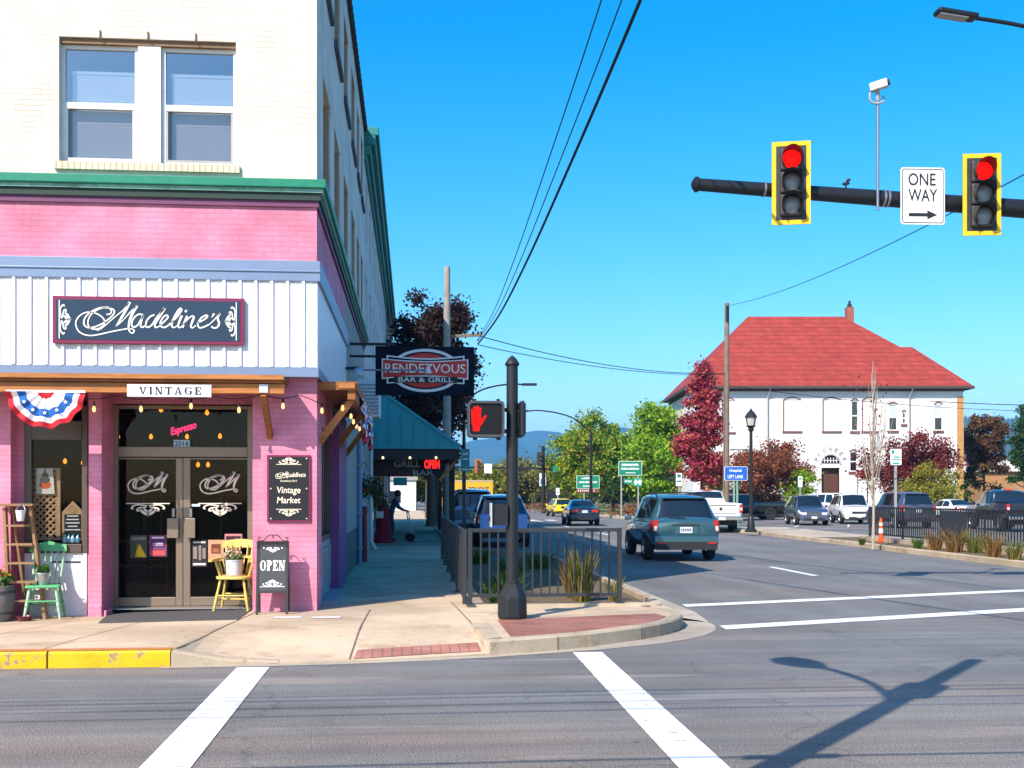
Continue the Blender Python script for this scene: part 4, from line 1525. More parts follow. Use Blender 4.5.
# pillar sign
Yp = YF - .03
a0, a1 = fx(267, Yp), fx(310.5, Yp)
b0, b1 = onY(288, 522, Yp).z, onY(288, 455, Yp).z
t, fr = box_sign('market_sign', 'upright black plaque reading Vintage Market on the pink pillar', a0, a1, b0, b1, Yp, .028, MAROON, BLACKP, .025)
w, h = a1 - a0, b1 - b0
cx = (a0 + a1) / 2
g = MB()
draw_script(g, fr, M_STROKES + REST, 910, 290, w * .78 / 1680, n=.010, fat=2.2)
g.v = [(v[0] + cx, v[1], v[2] + b0 + h * .70) for v in g.v]
g.text(fr, 'Established 2013', cx - w * .19, b0 + h * .60, w * .38, h * .028, .008, bold=.01)
g.text(fr, 'Vintage', cx - w * .27, b0 + h * .40, w * .54, h * .125, .008, bold=.012, shear=.12)
g.text(fr, 'Market', cx - w * .27, b0 + h * .28, w * .54, h * .095, .008, bold=.012, shear=.12)
scroll(g, fr, cx, b0 + h * .86, w * .58, -1, n=.008)
scroll(g, fr, cx, b0 + h * .19, w * .58, 1, n=.008)
for u in (a0 + .05, a1 - .05):
 for v in (b0 + .045, b0 + h * .5, b1 - .045): g.ell(fr, u, v, .009, .009, .009, 10)
g.build('lettering', CREAMP, t)
# ------------------------------------------------------------------ sandwich board
def aboard():
 z0 = .15
 Yb = 14.93
 x0, x1 = fx(257, Yb), fx(289, Yb)
 zt_ = onY(273, 541, Yb).z
 zb = onY(273, 590, Yb).z
 t = thing('sandwich_board', 'black A-frame sandwich board reading OPEN beside the yellow chair', 'sandwich board', ((x0 + x1) / 2, Yb, z0))
 tilt = .16
 CH = mat('chalkboard', (.055, .06, .065), rough=.7, var=.2, scale=12)
 FRM = mat('black_board_frame', (.03, .028, .028), rough=.55, var=.2)
 for s_, nm in ((1, 'front'), (-1, 'back')):
  u = Vector((0, tilt * s_, 1)).normalized()
  base = Vector((0, Yb - s_ * tilt * (zt_ - z0), z0))
  fr = Frame(base, (1, 0, 0), u) if s_ > 0 else Frame(base, (-1, 0, 0), u)
  H = (zt_ - z0) / u.z
  hb = (zb - z0) / u.z
  if s_ > 0: X0, X1 = x0, x1
  else: X0, X1 = -x1, -x0
  g = MB()
  g.fbox(fr, X0, X0 + .03, 0, H, -.03, 0)
  g.fbox(fr, X1 - .03, X1, 0, H, -.03, 0)
  g.fbox(fr, X0 + .03, X1 - .03, H - .03, H, -.028, -.002)
  g.fbox(fr, X0 + .03, X1 - .03, hb - .03, hb, -.028, -.002)
  g.build('board_frame', FRM, t)
  g = MB(); g.fbox(fr, X0 + .03, X1 - .03, hb, H - .03, -.02, -.008); g.build('chalkboard', CH, t)
  if s_ > 0:
   g = MB()
   w = X1 - X0
   serif(g, fr, 'OPEN', X0 + w * .11, hb + (H - hb) * .40, w * .78, (H - hb) * .21, n=-.004, tk=.27, tn=.10, slab=True, gap=.1)
   scroll(g, fr, (X0 + X1) / 2, H - .055, w * .78, 1, n=-.005)
   scroll(g, fr, (X0 + X1) / 2, hb + .05, w * .78, -1, n=-.005)
   g.build('lettering', WHITEP, t)
   g = MB()
   c = (X0 + X1) / 2
   def wire(pts): g.tube([fr.p(a, b, -.015) for a, b in crom([(p[0], p[1], 0) for p in pts], 6) for a, b in [(a, b)]] if False else [fr.p(p.x, p.y, -.015) for p in crom([(q[0], q[1], 0) for q in pts], 6)], .006, 6)
   for k in (-1, 1):
    wire([(c + k * w * a, H + w * b) for a, b in ((.02, .10), (.0, .16), (.06, .20), (.16, .17), (.26, .06), (.34, .01), (.44, .02), (.46, .10), (.40, .12), (.38, .07))])
   g.build('scroll_crest', FRM, t, smooth=60)
aboard()
# ------------------------------------------------------------------ bunting (pleated half rosette of striped cloth)
def bunting(name, label, fr, w, h, mats):
 """fr origin = middle of the top edge"""
 t = thing(name, label, 'bunting', tuple(fr.o))
 N_, K = 48, 14
 me = bpy.data.meshes.new('cloth')
 vs, fs, mi = [], [], []
 for i in range(N_ + 1):
  a = math.pi * i / N_
  for k in range(K + 1):
   r_ = k / K
   # half round, gathered at the top middle
   x = -math.cos(a) * w / 2 * r_
   y = -math.sin(a) * h * r_ * (1 + .03 * math.sin(a * 12))
   n = .035 * r_ * math.cos(a * 13) + .01
   if abs(math.sin(a)) < .02: y -= .01 * r_
   p = fr.p(x, y, n)
   vs.append((p.x - fr.o.x, p.y - fr.o.y, p.z - fr.o.z))
 for i in range(N_):
  for k in range(K):
   a = i * (K + 1) + k
   fs.append((a, a + K + 1, a + K + 2, a + 1))
   r_ = (k + .5) / K
   if r_ > .86: m = 1
   elif .50 < r_ < .70: m = 2
   elif r_ < .22: m = 1
   else: m = 0
   mi.append(m)
 me.from_pydata(vs, [], fs)
 for m in mats: me.materials.append(m)
 me.polygons.foreach_set('material_index', mi)
 me.shade_smooth()
 o = bpy.data.objects.new('cloth', me)
 COL.objects.link(o)
 o.parent = t
 g = MB()
 # pale stars on the blue band
 for k in range(5):
  a = math.pi * (k + 1) / 6
  cx, cy = -math.cos(a) * w / 2 * .6, -math.sin(a) * h * .6
  pts = []
  for j in range(10):
   q = .028 if j % 2 == 0 else .012
   th = j * math.pi / 5 + math.pi / 2
   pts.append((cx + q * math.cos(th), cy + q * math.sin(th)))
  c = fr.p(cx, cy, .05)
  ring = [fr.p(u, v, .05) for u, v in pts]
  g.add([c] + ring, [(0, 1 + j, 1 + (j + 1) % 10) for j in range(10)])
 g.build('stars', mats[0], t)
 g = MB()
 g.fbox(fr, -w / 2, w / 2, -.02, .012, .0, .015)
 g.build('heading_tape', mats[0], t)
 return t
CLOTH = [mat('white_cloth', (.82, .80, .78), rough=.9, var=.06), mat('red_cloth', (.55, .02, .035), rough=.9, var=.15), mat('blue_cloth', (.02, .12, .42), rough=.9, var=.25)]
fr = Frame(onY(46, 391, YF - D - .03), (1, 0, 0))
bunting('bunting', 'red, white and blue half-round bunting hung from the front timber awning', fr, fx(84, YF) - fx(8, YF), .45, CLOTH)
for y, lab in ((17.3, 'red, white and blue bunting on the side awning, end nearest the corner'), (19.6, 'red, white and blue bunting on the side awning, end away from the corner')):
 fr = Frame((XC + .50 + .03, y, 3.04), (0, 1, 0))
 bunting('bunting', lab, fr, 1.5, .62, CLOTH)
# ------------------------------------------------------------------ string lights under the awning
def bulb_parts(t, pts, cable):
 g = MB(); g.tube([(p.x, p.y, p.z) for p in cable], .006, 5); g.build('cable', BLACKP, t)
 for p in pts:
  g = MB(); g.lathe([(.012, 0), (.017, -.03), (.017, -.05)], (p.x, p.y, p.z), seg=8)
  s_ = g.build('socket', BLACKP, t, smooth=50)
  g = MB(); g.lathe([(.012, -.05), (.017, -.065), (.023, -.09), (.021, -.11), (.010, -.126), (.001, -.128)], (p.x, p.y, p.z), seg=10)
  g.build('bulb', emit('warm_bulb', srgb(255, 196, 130), 1.1), s_, smooth=60)
t = thing('string_lights', 'string of small warm bulbs sagging under the timber awnings', 'string lights', (fx(180), YF - .45, 3.0))
Yl = YF - .42
bp = [onY(px, py, Yl) for px, py in ((94, 402), (141, 402), (191, 399), (239, 403), (283, 399))]
tops = [onY(px, py, Yl) for px, py in ((60, 394), (118, 396), (165, 394), (214, 396), (262, 394), (300, 395))]
cab = []
for a, b in zip(tops, tops[1:]):
 for k in range(6):
  q = a.lerp(b, k / 6)
  q.z -= .05 * math.sin(math.pi * k / 6)
  cab.append(q)
e1 = Vector((XC + .06, 15.28, 2.86))
e2 = Vector((XC + .40, 15.5, 2.93))
cab += [tops[-1], e1, e2, Vector((XC + .36, 18, 2.85)), Vector((XC + .36, 21, 2.9))]
sp = [e1 + Vector((0, 0, 0)), Vector((XC + .32, 15.45, 2.91)), Vector((XC + .37, 16.6, 2.88)), Vector((XC + .36, 17.5, 2.86)), Vector((XC + .36, 18.4, 2.85)), Vector((XC + .36, 19.5, 2.87))]
bulb_parts(t, bp + sp, cab)
# warm lamps inside the shop
proto = None
for px, py, y, lab in ((118, 437, 17.6, 'warm bulb glowing inside, at the far left of the transom'), (151, 437, 17.9, 'warm bulb glowing inside, below the left part of the transom'), (220, 436.5, 17.7, 'warm bulb glowing inside, right of the number plate'), (187, 437, 18.6, 'warm bulb glowing inside, just under the neon script'), (161, 410, 17.0, 'small warm bulb inside near the top of the transom'), (207, 413, 17.0, 'small warm bulb inside the transom, right of the neon script'),
                       (198, 465, 18.0, 'warm bulb seen through the top of the right door, first of two'), (208, 465, 18.0, 'warm bulb seen through the top of the right door, second of two'), (65, 461.5, 17.6, 'warm bulb inside the shop window above the lattice'), (83, 463, 17.6, 'warm bulb inside the shop window near the slim pillar')):
 p = onY(px, py, y)
 if proto is None:
  proto = thing('pendant_lamp', lab, 'lamp', tuple(p), group='warm lamps inside the shop')
  g = MB(); g.lathe([(.001, -.035), (.022, -.022), (.030, .0), (.022, .022), (.012, .045)], tuple(p), seg=12); g.build('bulb', emit('amber_bulb', srgb(255, 125, 35), 1.8), proto, smooth=60)
  g = MB(); g.tube([(p.x, p.y, p.z + .045), (p.x, p.y, p.z + .11)], .016, 8); g.tube([(p.x, p.y, p.z + .11), (p.x, p.y, p.z + .36)], .004, 5); g.build('flex', BLACKP, proto)
 else:
  dup(proto, tuple(p), label=lab)
# ------------------------------------------------------------------ things in the shop window
Yw = YW + .14
def lat():
 x0, x1 = fx(29, Yw), fx(60.5, Yw)
 z0, z1 = onY(44, 540, Yw).z, onY(44, 468, Yw).z
 t = thing('lattice_screen', 'tan timber lattice screen standing in the shop window', 'screen', ((x0 + x1) / 2, Yw, z0))
 TAN = mat('tan_lattice_wood', (.50, .30, .16), rough=.7, var=.2, scale=8)
 fr = Frame((0, Yw, 0))
 g = MB()
 g.fbox(fr, x0, x0 + .03, z0, z1, -.02, .012); g.fbox(fr, x1 - .05, x1, z0, z1, -.02, .012)
 g.fbox(fr, x0 + .03, x1 - .05, z1 - .03, z1, -.02, .012); g.fbox(fr, x0 + .03, x1 - .05, z0, z0 + .03, -.02, .012)
 g.build('frame', TAN, t)
 g = MB()
 a, b, c, d = x0 + .03, x1 - .05, z0 + .03, z1 - .03
 def clip(p, q, n0):
  # clip a 45 degree slat to the frame
  pass
 st = .085
 k = -(d - c)
 while k < (b - a):
  for sgn in (1, -1):
   pts = []
   # line x = a+k+s (s = z-c) for sgn 1 ; mirrored for -1
   s0 = max(0, -k); s1 = min(d - c, (b - a) - k)
   if s1 - s0 > .03:
    xa, xb = a + k + s0, a + k + s1
    if sgn < 0: xa, xb = a + b - xa, a + b - xb
    p, q = fr.p(xa, c + s0, .004 * sgn), fr.p(xb, c + s1, .004 * sgn)
    g.bar(p, q, .026, .006, up=(0, 1, 0))
  k += st
 g.build('slats', TAN, t)
 return TAN
TAN = lat()
Yk = Yw - .05
x0, x1, z0, z1 = fx(36, Yk), fx(53.5, Yk), onY(45, 494, Yk).z, onY(45, 468.5, Yk).z
t = thing('pumpkin_picture', 'white board with stacked pumpkins painted on it, hanging on the lattice', 'picture', ((x0 + x1) / 2, Yk, z0))
fr = Frame((0, Yk, 0))
g = MB(); g.prism([(x0, z0), (x1 + .015, z0), (x1 - .01, z1), (x0 + .005, z1)], fr, -.012, 0); g.build('board', mat('cream_board', (.74, .66, .55), rough=.7), t)
c = (x0 + x1) / 2 + .005
H = z1 - z0
g = MB(); g.ell(fr, c, z0 + H * .36, .075, .052, .003); g.build('orange_pumpkin', mat('pumpkin_orange', (.62, .12, .03), rough=.7), t)
g = MB(); g.ell(fr, c, z0 + H * .56, .062, .045, .005); g.ell(fr, c, z0 + H * .73, .045, .034, .006); g.stroke(fr, [(c, z0 + H * .8), (c - .005, z0 + H * .9), (c + .01, z0 + H * .97)], .02, .006); g.build('grey_pumpkins', mat('pumpkin_grey', (.09, .08, .08), rough=.7), t)
x0, x1 = fx(62, Yk), fx(83.5, Yk)
zb, zs, zp = onY(72, 540, Yk).z, onY(72, 512, Yk).z, onY(72, 501, Yk).z
t = thing('chalk_sign', 'house-shaped wooden menu board with a round medallion in the shop window', 'sign', ((x0 + x1) / 2, Yk, zb))
c = (x0 + x1) / 2
g = MB(); g.prism([(x0, zb), (x1, zb), (x1, zs), (c, zp), (x0, zs)], fr, -.03, 0); g.build('board', TAN, t)
g = MB(); g.rect(fr, x0 + .03, x1 - .03, zb + .02, zs - .03, .004); g.build('black_panel', BLACKP, t)
g = MB(); g.ell(fr, c, zs + .03, .06, .06, .004, ri=.015); g.ell(fr, c, zs + .03, .035, .035, .005); g.build('medallion', mat('tan_medallion', (.42, .26, .10), rough=.6), t)
g = MB()
for k, (wd) in enumerate((.07, .08, .09, .06, .10)):
 z = zs - .06 - k * .045
 g.rect(fr, c - wd, c + wd, z, z + .014, .008)
g.build('chalk_lines', WHITEP, t)
t = thing('glass_jars', 'teal glass bottles lined up on the shop window sill', 'bottles', (fx(72, Yk - .08), Yk - .08, zb))
for k, px in enumerate((65, 69, 73, 78)):
 x = fx(px, Yk - .1)
 g = MB(); g.lathe([(.028, 0), (.034, .02), (.034, .06), (.014, .08), (.014, .105)], (x, Yk - .1, zb - .03), seg=10); g.build('bottle', mat('teal_glass_%d' % (k % 2), ((.04, .18, .24) if k % 2 else (.12, .25, .33)) , rough=.15, spec=.8), t, smooth=50)
# ------------------------------------------------------------------ chairs, ladder, pots on the pavement
def tubes(pairs, r0, r1=None, seg=8):
 g = MB()
 for p, q in pairs: g.tube([p, q], [r0, r1 or r0], seg)
 return g
GRNP = mat('worn_green_paint', (.10, .42, .17), rough=.55, var=.3, scale=9, dirt=.6)
GRNW = mat('worn_green_pale', (.36, .58, .38), rough=.6, var=.4, scale=10, dirt=.4)
zc = sw_z(fx(43, 15.05), 15.0)
ch = thing('wooden_chair', 'worn green wooden kitchen chair with a potted plant on its seat', 'chair', (fx(44, 15.05), 15.08, zc), rz=R(8))
W, Dp, Hs = .41, .40, .44
g = MB()
prof = [(-W / 2, -Dp / 2), (W / 2, -Dp / 2), (W / 2 - .03, Dp / 2), (-W / 2 + .03, Dp / 2)]
fs = Frame((0, 0, Hs - .035), (1, 0, 0), (0, 1, 0))
g.prism(prof, fs, 0, .035)
g.build('seat', GRNP, ch, bevel=.012, world=False)
for sx in (-1, 1):
 for s_y in (-1, 1):
  g = MB()
  a = Vector((sx * (W / 2 - .05), s_y * (Dp / 2 - .05), Hs - .03))
  b = Vector((sx * (W / 2 + .01), s_y * (Dp / 2 + .0), 0))
  P = [a.lerp(b, t_) for t_ in (0, .2, .35, .5, .75, 1)]
  g.tube(P, [.016, .02, .016, .021, .018, .014], 8)
  g.build('leg', GRNW if (sx, s_y) != (1, 1) else GRNP, ch, smooth=50, world=False)
g = tubes([((-W / 2 + .02, -Dp / 2 + .02, .24), (W / 2 - .02, -Dp / 2 + .02, .24)), ((-W / 2 + .01, 0, .18), (W / 2 - .01, 0, .18)), ((-W / 2 + .01, -Dp / 2, .18), (-W / 2 + .01, Dp / 2, .18)), ((W / 2 - .01, -Dp / 2, .18), (W / 2 - .01, Dp / 2, .18))], .011)
g.build('stretcher', GRNP, ch, smooth=50, world=False)
g = MB()
for k in range(6):
 u = -.165 + k * .066
 r_ = .017 if k in (0, 5) else .010
 a, b = Vector((u * .95, Dp / 2 - .04, Hs)), Vector((u * 1.15, Dp / 2 + .10, .86))
 g.tube([a, a.lerp(b, .5) + Vector((0, .012, 0)), b], [r_, r_ * 1.15, r_], 8)
g.build('spindles', GRNW, ch, smooth=50, world=False)
g = MB()
N_ = 14
for i in range(N_):
 u0, u1 = -.225 + .45 * i / N_, -.225 + .45 * (i + 1) / N_
 f = lambda u: (.985 - .045 * abs(math.sin(u * 7.0)) - .0 * u)
 g.add([(u0, Dp / 2 + .08 - u0 * u0 * .6, .85), (u1, Dp / 2 + .08 - u1 * u1 * .6, .85), (u1, Dp / 2 + .10 - u1 * u1 * .6, f(u1)), (u0, Dp / 2 + .10 - u0 * u0 * .6, f(u0)),
           (u0, Dp / 2 + .105 - u0 * u0 * .6, .85), (u1, Dp / 2 + .105 - u1 * u1 * .6, .85), (u1, Dp / 2 + .125 - u1 * u1 * .6, f(u1)), (u0, Dp / 2 + .125 - u0 * u0 * .6, f(u0))],
          [(0, 1, 2, 3), (5, 4, 7, 6), (3, 2, 6, 7), (1, 0, 4, 5)])
g.build('crest_rail', GRNP, ch, smooth=50, world=False)
def leafball(name, parent, c, r, n, s, m, flat=1.0):
 P = RNG.normal(0, 1, (n, 3))
 P /= np.linalg.norm(P, axis=1)[:, None]
 P *= (RNG.random((n, 1)) ** .45) * r
 P[:, 2] *= flat
 return leaves(name, P + np.array(c), s, m, parent)
def leaves(name, C, s, m, parent=None, up=.3, aspect=.55, jitter=.4):
 """one quad leaf at every centre"""
 n = len(C)
 nr = RNG.normal(0, 1, (n, 3))
 nr[:, 2] += up
 nr /= np.linalg.norm(nr, axis=1)[:, None]
 t = RNG.normal(0, 1, (n, 3))
 t -= nr * (t * nr).sum(1)[:, None]
 t /= np.linalg.norm(t, axis=1)[:, None]
 b = np.cross(nr, t)
 L_ = s * (1 + jitter * (RNG.random((n, 1)) * 2 - 1))
 w = L_ * aspect
 V = np.empty((n, 4, 3))
 V[:, 0] = C - t * L_ / 2
 V[:, 1] = C - b * w / 2 + nr * L_ * .06
 V[:, 2] = C + t * L_ / 2
 V[:, 3] = C + b * w / 2 + nr * L_ * .06
 Q = np.arange(n * 4).reshape(n, 4)
 return npmesh(name, V.reshape(-1, 3), Q, m, parent)
HERB = leafmat('pot_leaves', [(.04, .11, .02, 1), (.10, .22, .04, 1), (.16, .30, .07, 1)])
GALV = mat('galvanised_tin', (.42, .44, .44), rough=.4, metal=.75, var=.25, scale=14)
pp = ch.matrix_basis @ Vector((-.02, -.03, Hs))
pl = thing('potted_plant', 'small leafy plant in a grey tin pot on the green chair', 'plant', tuple(pp))
g = MB(); g.lathe([(.06, 0), (.085, .14), (.09, .14), (.088, .155), (.078, .155), (.075, .13), (.001, .13)], seg=20); g.build('pot', GALV, pl, smooth=40, world=False)
leafball('leaves', pl, (0, 0, .20), .11, 120, .055, HERB, .6)
# stepladder
LW = mat('weathered_ladder_wood', (.30, .17, .085), rough=.8, var=.45, scale=6, detail=9, dirt=.6)
Yl0 = 15.10
zl = sw_z(fx(20, Yl0), Yl0)
lx0, lx1 = fx(12.8, Yl0), fx(43, Yl0)
la = thing('stepladder', 'weathered wooden stepladder standing open beside the green chair', 'ladder', ((lx0 + lx1) / 2, Yl0, zl))
topz = onY(17, 506, Yl0).z
pA0, pA1 = onY(5, 508, Yl0), Vector((fx(13, Yl0), Yl0 - .12, zl))
pB0, pB1 = onY(31, 508, Yl0), Vector((fx(47, Yl0), Yl0 - .06, zl))
g = MB(); g.bar(pA0, pA1, .035, .085); g.build('rail', LW, la)
g = MB(); g.bar(pB0, pB1, .035, .085); g.build('rail', LW, la)
g = MB(); g.box(pA0.x - .05, pB0.x + .05, Yl0 - .1, Yl0 + .12, topz, topz + .03); g.build('top_step', LW, la)
for k in range(5):
 t_ = (k + 1) / 6
 a, b = pA0.lerp(pA1, t_), pB0.lerp(pB1, t_)
 g = MB(); g.box(a.x + .02, b.x - .02, a.y - .06, a.y + .06, a.z, a.z + .025); g.build('step', LW, la)
g = MB()
qa, qb = Vector((pA1.x + .08, Yl0 + .30, zl)), Vector((pB1.x - .1, Yl0 + .30, zl))
g.bar((pA0.x + .06, Yl0 + .1, topz), qa, .03, .05); g.bar((pB0.x - .04, Yl0 + .1, topz), qb, .03, .05)
for t_ in (.35, .7):
 a, b = Vector((pA0.x + .06, Yl0 + .1, topz)).lerp(qa, t_), Vector((pB0.x - .04, Yl0 + .1, topz)).lerp(qb, t_)
 g.bar(a, b, .02, .045)
g.build('rear_frame', LW, la)
bk = onY(20.5, 521, Yl0 - .16)
t = thing('small_bucket', 'small white tin bucket hanging from the ladder top', 'bucket', tuple(bk))
g = MB(); g.lathe([(.042, 0), (.06, .125), (.063, .125), (.063, .135), (.056, .135), (.04, .01), (.001, .01)], tuple(bk), seg=16); g.build('pail', mat('white_enamel', (.75, .74, .72), rough=.35, var=.08), t, smooth=40)
g = MB(); g.tube(crom([(bk.x - .06, bk.y, bk.z + .13), (bk.x - .03, bk.y + .03, bk.z + .19), (bk.x + .0, bk.y + .06, bk.z + .205), (bk.x + .03, bk.y + .03, bk.z + .19), (bk.x + .06, bk.y, bk.z + .13)], 4), .004, 6); g.build('handle', GALV, t)
bw = Vector((fx(24.5, 14.9), 14.9, sw_z(fx(24, 14.9), 14.9)))
t = thing('maroon_bowl', 'low maroon bowl on the pavement between ladder and green chair', 'bowl', tuple(bw))
g = MB(); g.lathe([(.07, 0), (.1, .06), (.105, .06), (.098, .066), (.068, .012), (.001, .012)], tuple(bw), seg=18); g.build('bowl', mat('maroon_glaze', (.13, .02, .035), rough=.3), t, smooth=40)
pt_ = Vector((fx(1.5, 15.1), 14.95, sw_z(-5.2, 14.95)))
t = thing('flower_planter', 'large grey barrel planter with red flowers at the ladder foot', 'planter', tuple(pt_))
g = MB(); g.lathe([(.15, 0), (.2, .12), (.215, .3), (.2, .44), (.205, .44), (.2, .46), (.17, .46), (.17, .42), (.001, .42)], tuple(pt_), seg=24); g.build('barrel', mat('grey_barrel', (.17, .15, .14), rough=.8, var=.3, scale=8, bump=.3), t, smooth=40)
g = MB()
for z, q in ((.1, .197), (.36, .214)): g.lathe([(q, z), (q + .006, z), (q + .006, z + .03), (q, z + .03)], tuple(pt_), seg=24, caps=False)
g.build('hoop', mat('dark_hoop', (.05, .05, .05), rough=.6), t, smooth=40)
leafball('foliage', t, (0, 0, .53), .2, 260, .07, HERB, .6)
leafball('blooms', t, (0, 0, .60), .19, 70, .055, leafmat('red_petals', [(.55, .02, .01, 1), (.70, .06, .02, 1), (.75, .25, .02, 1)]), .5)
# yellow captain's chair
YW = mat('worn_yellow_paint', (.66, .50, .13), rough=.5, var=.25, scale=9, dirt=.5)
yx = fx(235, 15.45)
yc = thing('wooden_armchair', 'pale yellow wooden armchair in front of the double door', 'chair', (yx, 15.42, .15), rz=R(-6))
g = MB()
pts = []
for i in range(24):
 a = 2 * math.pi * i / 24
 pts.append((.225 * math.copysign(abs(math.cos(a)) ** .6, math.cos(a)), .21 * math.copysign(abs(math.sin(a)) ** .6, math.sin(a))))
g.prism(pts, Frame((0, 0, .41), (1, 0, 0), (0, 1, 0)), 0, .04)
g.build('seat', YW, yc, bevel=.012, world=False)
for sx in (-1, 1):
 for s_y in (-1, 1):
  a, b = Vector((sx * .15, s_y * .13, .415)), Vector((sx * .225, s_y * .20, 0))
  g = MB(); g.tube([a.lerp(b, t_) for t_ in (0, .15, .3, .55, .8, 1)], [.014, .019, .016, .021, .018, .013], 8)
  g.build('leg', YW, yc, smooth=50, world=False)
g = tubes([((-.19, -.165, .2), (.19, -.165, .2)), ((-.19, .165, .2), (.19, .165, .2)), ((-.18, -.16, .14), (-.18, .16, .14)), ((.18, -.16, .14), (.18, .16, .14)), ((-.18, 0, .14), (.18, 0, .14))], .011)
g.build('stretcher', YW, yc, smooth=50, world=False)
g = MB()
arm = crom([(-.27, -.2, .655), (-.265, -.02, .66), (-.235, .15, .67), (-.12, .235, .685), (0, .255, .69), (.12, .235, .685), (.235, .15, .67), (.265, -.02, .66), (.27, -.2, .655)], 6)
for a, b in zip(arm, arm[1:]): g.bar(a, b, .05, .028)
g.build('arm_rail', YW, yc, world=False)
g = MB()
for i in range(13):
 a = R(-8 + i * (196 / 12))
 p = Vector((-.19 * math.cos(a), .0 + .17 * math.sin(a) , .445))
 q = Vector((-.262 * math.cos(a), .0 + .235 * math.sin(a), .66))
 if 3 < i < 9 and False: continue
 g.tube([p, p.lerp(q, .5), q], [.009, .012, .009], 7)
for u in (-.1, 0, .1): g.tube([(u, .24, .69), (u * 1.1, .275, .84)], .01, 7)
for u in (-.17, .17): g.tube([(u, .2, .68), (u * 1.05, .265, .84)], .012, 7)
g.build('spindles', YW, yc, smooth=50, world=False)
g = MB()
N_ = 12
for i in range(N_):
 u0, u1 = -.235 + .47 * i / N_, -.235 + .47 * (i + 1) / N_
 yy = lambda u: .29 - u * u * .7
 tp = lambda u: .925 - .02 * abs(u) / .2
 g.add([(u0, yy(u0), .81), (u1, yy(u1), .81), (u1, yy(u1) + .02, tp(u1)), (u0, yy(u0) + .02, tp(u0)), (u0, yy(u0) + .022, .81), (u1, yy(u1) + .022, .81), (u1, yy(u1) + .042, tp(u1)), (u0, yy(u0) + .042, tp(u0))],
          [(0, 1, 2, 3), (5, 4, 7, 6), (3, 2, 6, 7), (1, 0, 4, 5)])
g.build('crest_rail', YW, yc, smooth=50, world=False)
fb = yc.matrix_basis @ Vector((.0, -.03, .45))
t = thing('flower_bucket', 'pale grey bucket of cream and pink flowers on the yellow armchair', 'flower bucket', tuple(fb))
g = MB(); g.lathe([(.095, 0), (.112, .20), (.118, .20), (.118, .215), (.108, .215), (.104, .18), (.001, .18)], tuple(fb), seg=22); g.build('bucket', mat('pale_enamel', (.66, .67, .68), rough=.4, var=.1, dirt=.3), t, smooth=40)
g = MB(); g.lathe([(.105, -.0), (.15, .002), (.15, .014), (.105, .014)], tuple(fb), seg=22); g.build('saucer', TAN, t)
leafball('leaves', t, (0, 0, .26), .13, 160, .06, HERB, .55)
C = []
for k in range(16):
 c = Vector((random.uniform(-.12, .12), random.uniform(-.10, .08), random.uniform(.25, .34)))
 for j in range(26):
  d = Vector(np.array(RNG.normal(0, 1, 3))).normalized() * .032
  C.append((c.x + d.x, c.y + d.y, c.z + d.z))
leaves('blooms', np.array(C), .032, leafmat('cream_petals', [(.80, .62, .42, 1), (.85, .78, .55, 1), (.82, .48, .40, 1), (.88, .84, .70, 1)]), t)
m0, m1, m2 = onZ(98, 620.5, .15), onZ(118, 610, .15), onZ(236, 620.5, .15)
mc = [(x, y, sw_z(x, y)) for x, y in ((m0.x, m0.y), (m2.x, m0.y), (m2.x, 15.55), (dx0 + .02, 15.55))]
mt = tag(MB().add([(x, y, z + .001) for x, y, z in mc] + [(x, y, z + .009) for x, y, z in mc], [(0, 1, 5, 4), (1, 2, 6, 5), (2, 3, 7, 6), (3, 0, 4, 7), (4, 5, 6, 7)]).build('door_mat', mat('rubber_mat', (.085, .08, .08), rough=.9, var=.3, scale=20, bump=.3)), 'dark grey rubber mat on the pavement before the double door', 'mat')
# two pale painted house numbers on the pavement
g = MB()
for px in (287, 326):
 p = onZ(px, 617.6, .15)
 g.sheet([(p.x - .19, p.y - .08, .156), (p.x + .17, p.y - .08, .156), (p.x + .19, p.y + .07, .156), (p.x - .16, p.y + .07, .156)])
struct(g.build('pavement_markings', PAINT))
# ------------------------------------------------------------------ the building next door
N2 = thing('neighbour_building', 'pale building with a teal cornice and teal awning further down the pavement', 'building', (-6, 45, 0))
Y0, Y1, H2 = 30.02, 66.0, 10.75
wins = []
y = 31.0
while y < 64:
 wins.append((y, y + 1.3))
 y += 2.75
g = MB()
holes = [(a, b, 5.95, 7.6) for a, b in wins] + [(a, b, 8.6, 10.1) for a, b in wins]
wall(g, SIDE, Y0, Y1, 3.4, H2, holes)
g.sheet([(-20, Y0, 3.4), (XC, Y0, 3.4), (XC, Y0, H2), (-20, Y0, H2)])
g.sheet([(XC, Y1, 0), (-20, Y1, 0), (-20, Y1, H2), (XC, Y1, H2)])
g.sheet([(-20, Y0, H2), (XC, Y0, H2), (XC, Y1, H2), (-20, Y1, H2)])
g.build('wall', mat('pale_stucco', (.60, .58, .56), rough=.8, bump=.2, dirt=.35), N2)
g = MB()
for z0, z1, o in ((10.35, 10.5, .08), (10.5, 10.75, .18), (10.75, 11.0, .30), (11.0, 11.22, .38)):
 g.box(XC - .2, XC + o, Y0 - .02, Y1, z0, z1)
g.build('cornice', TEALC, N2, bevel=.02)
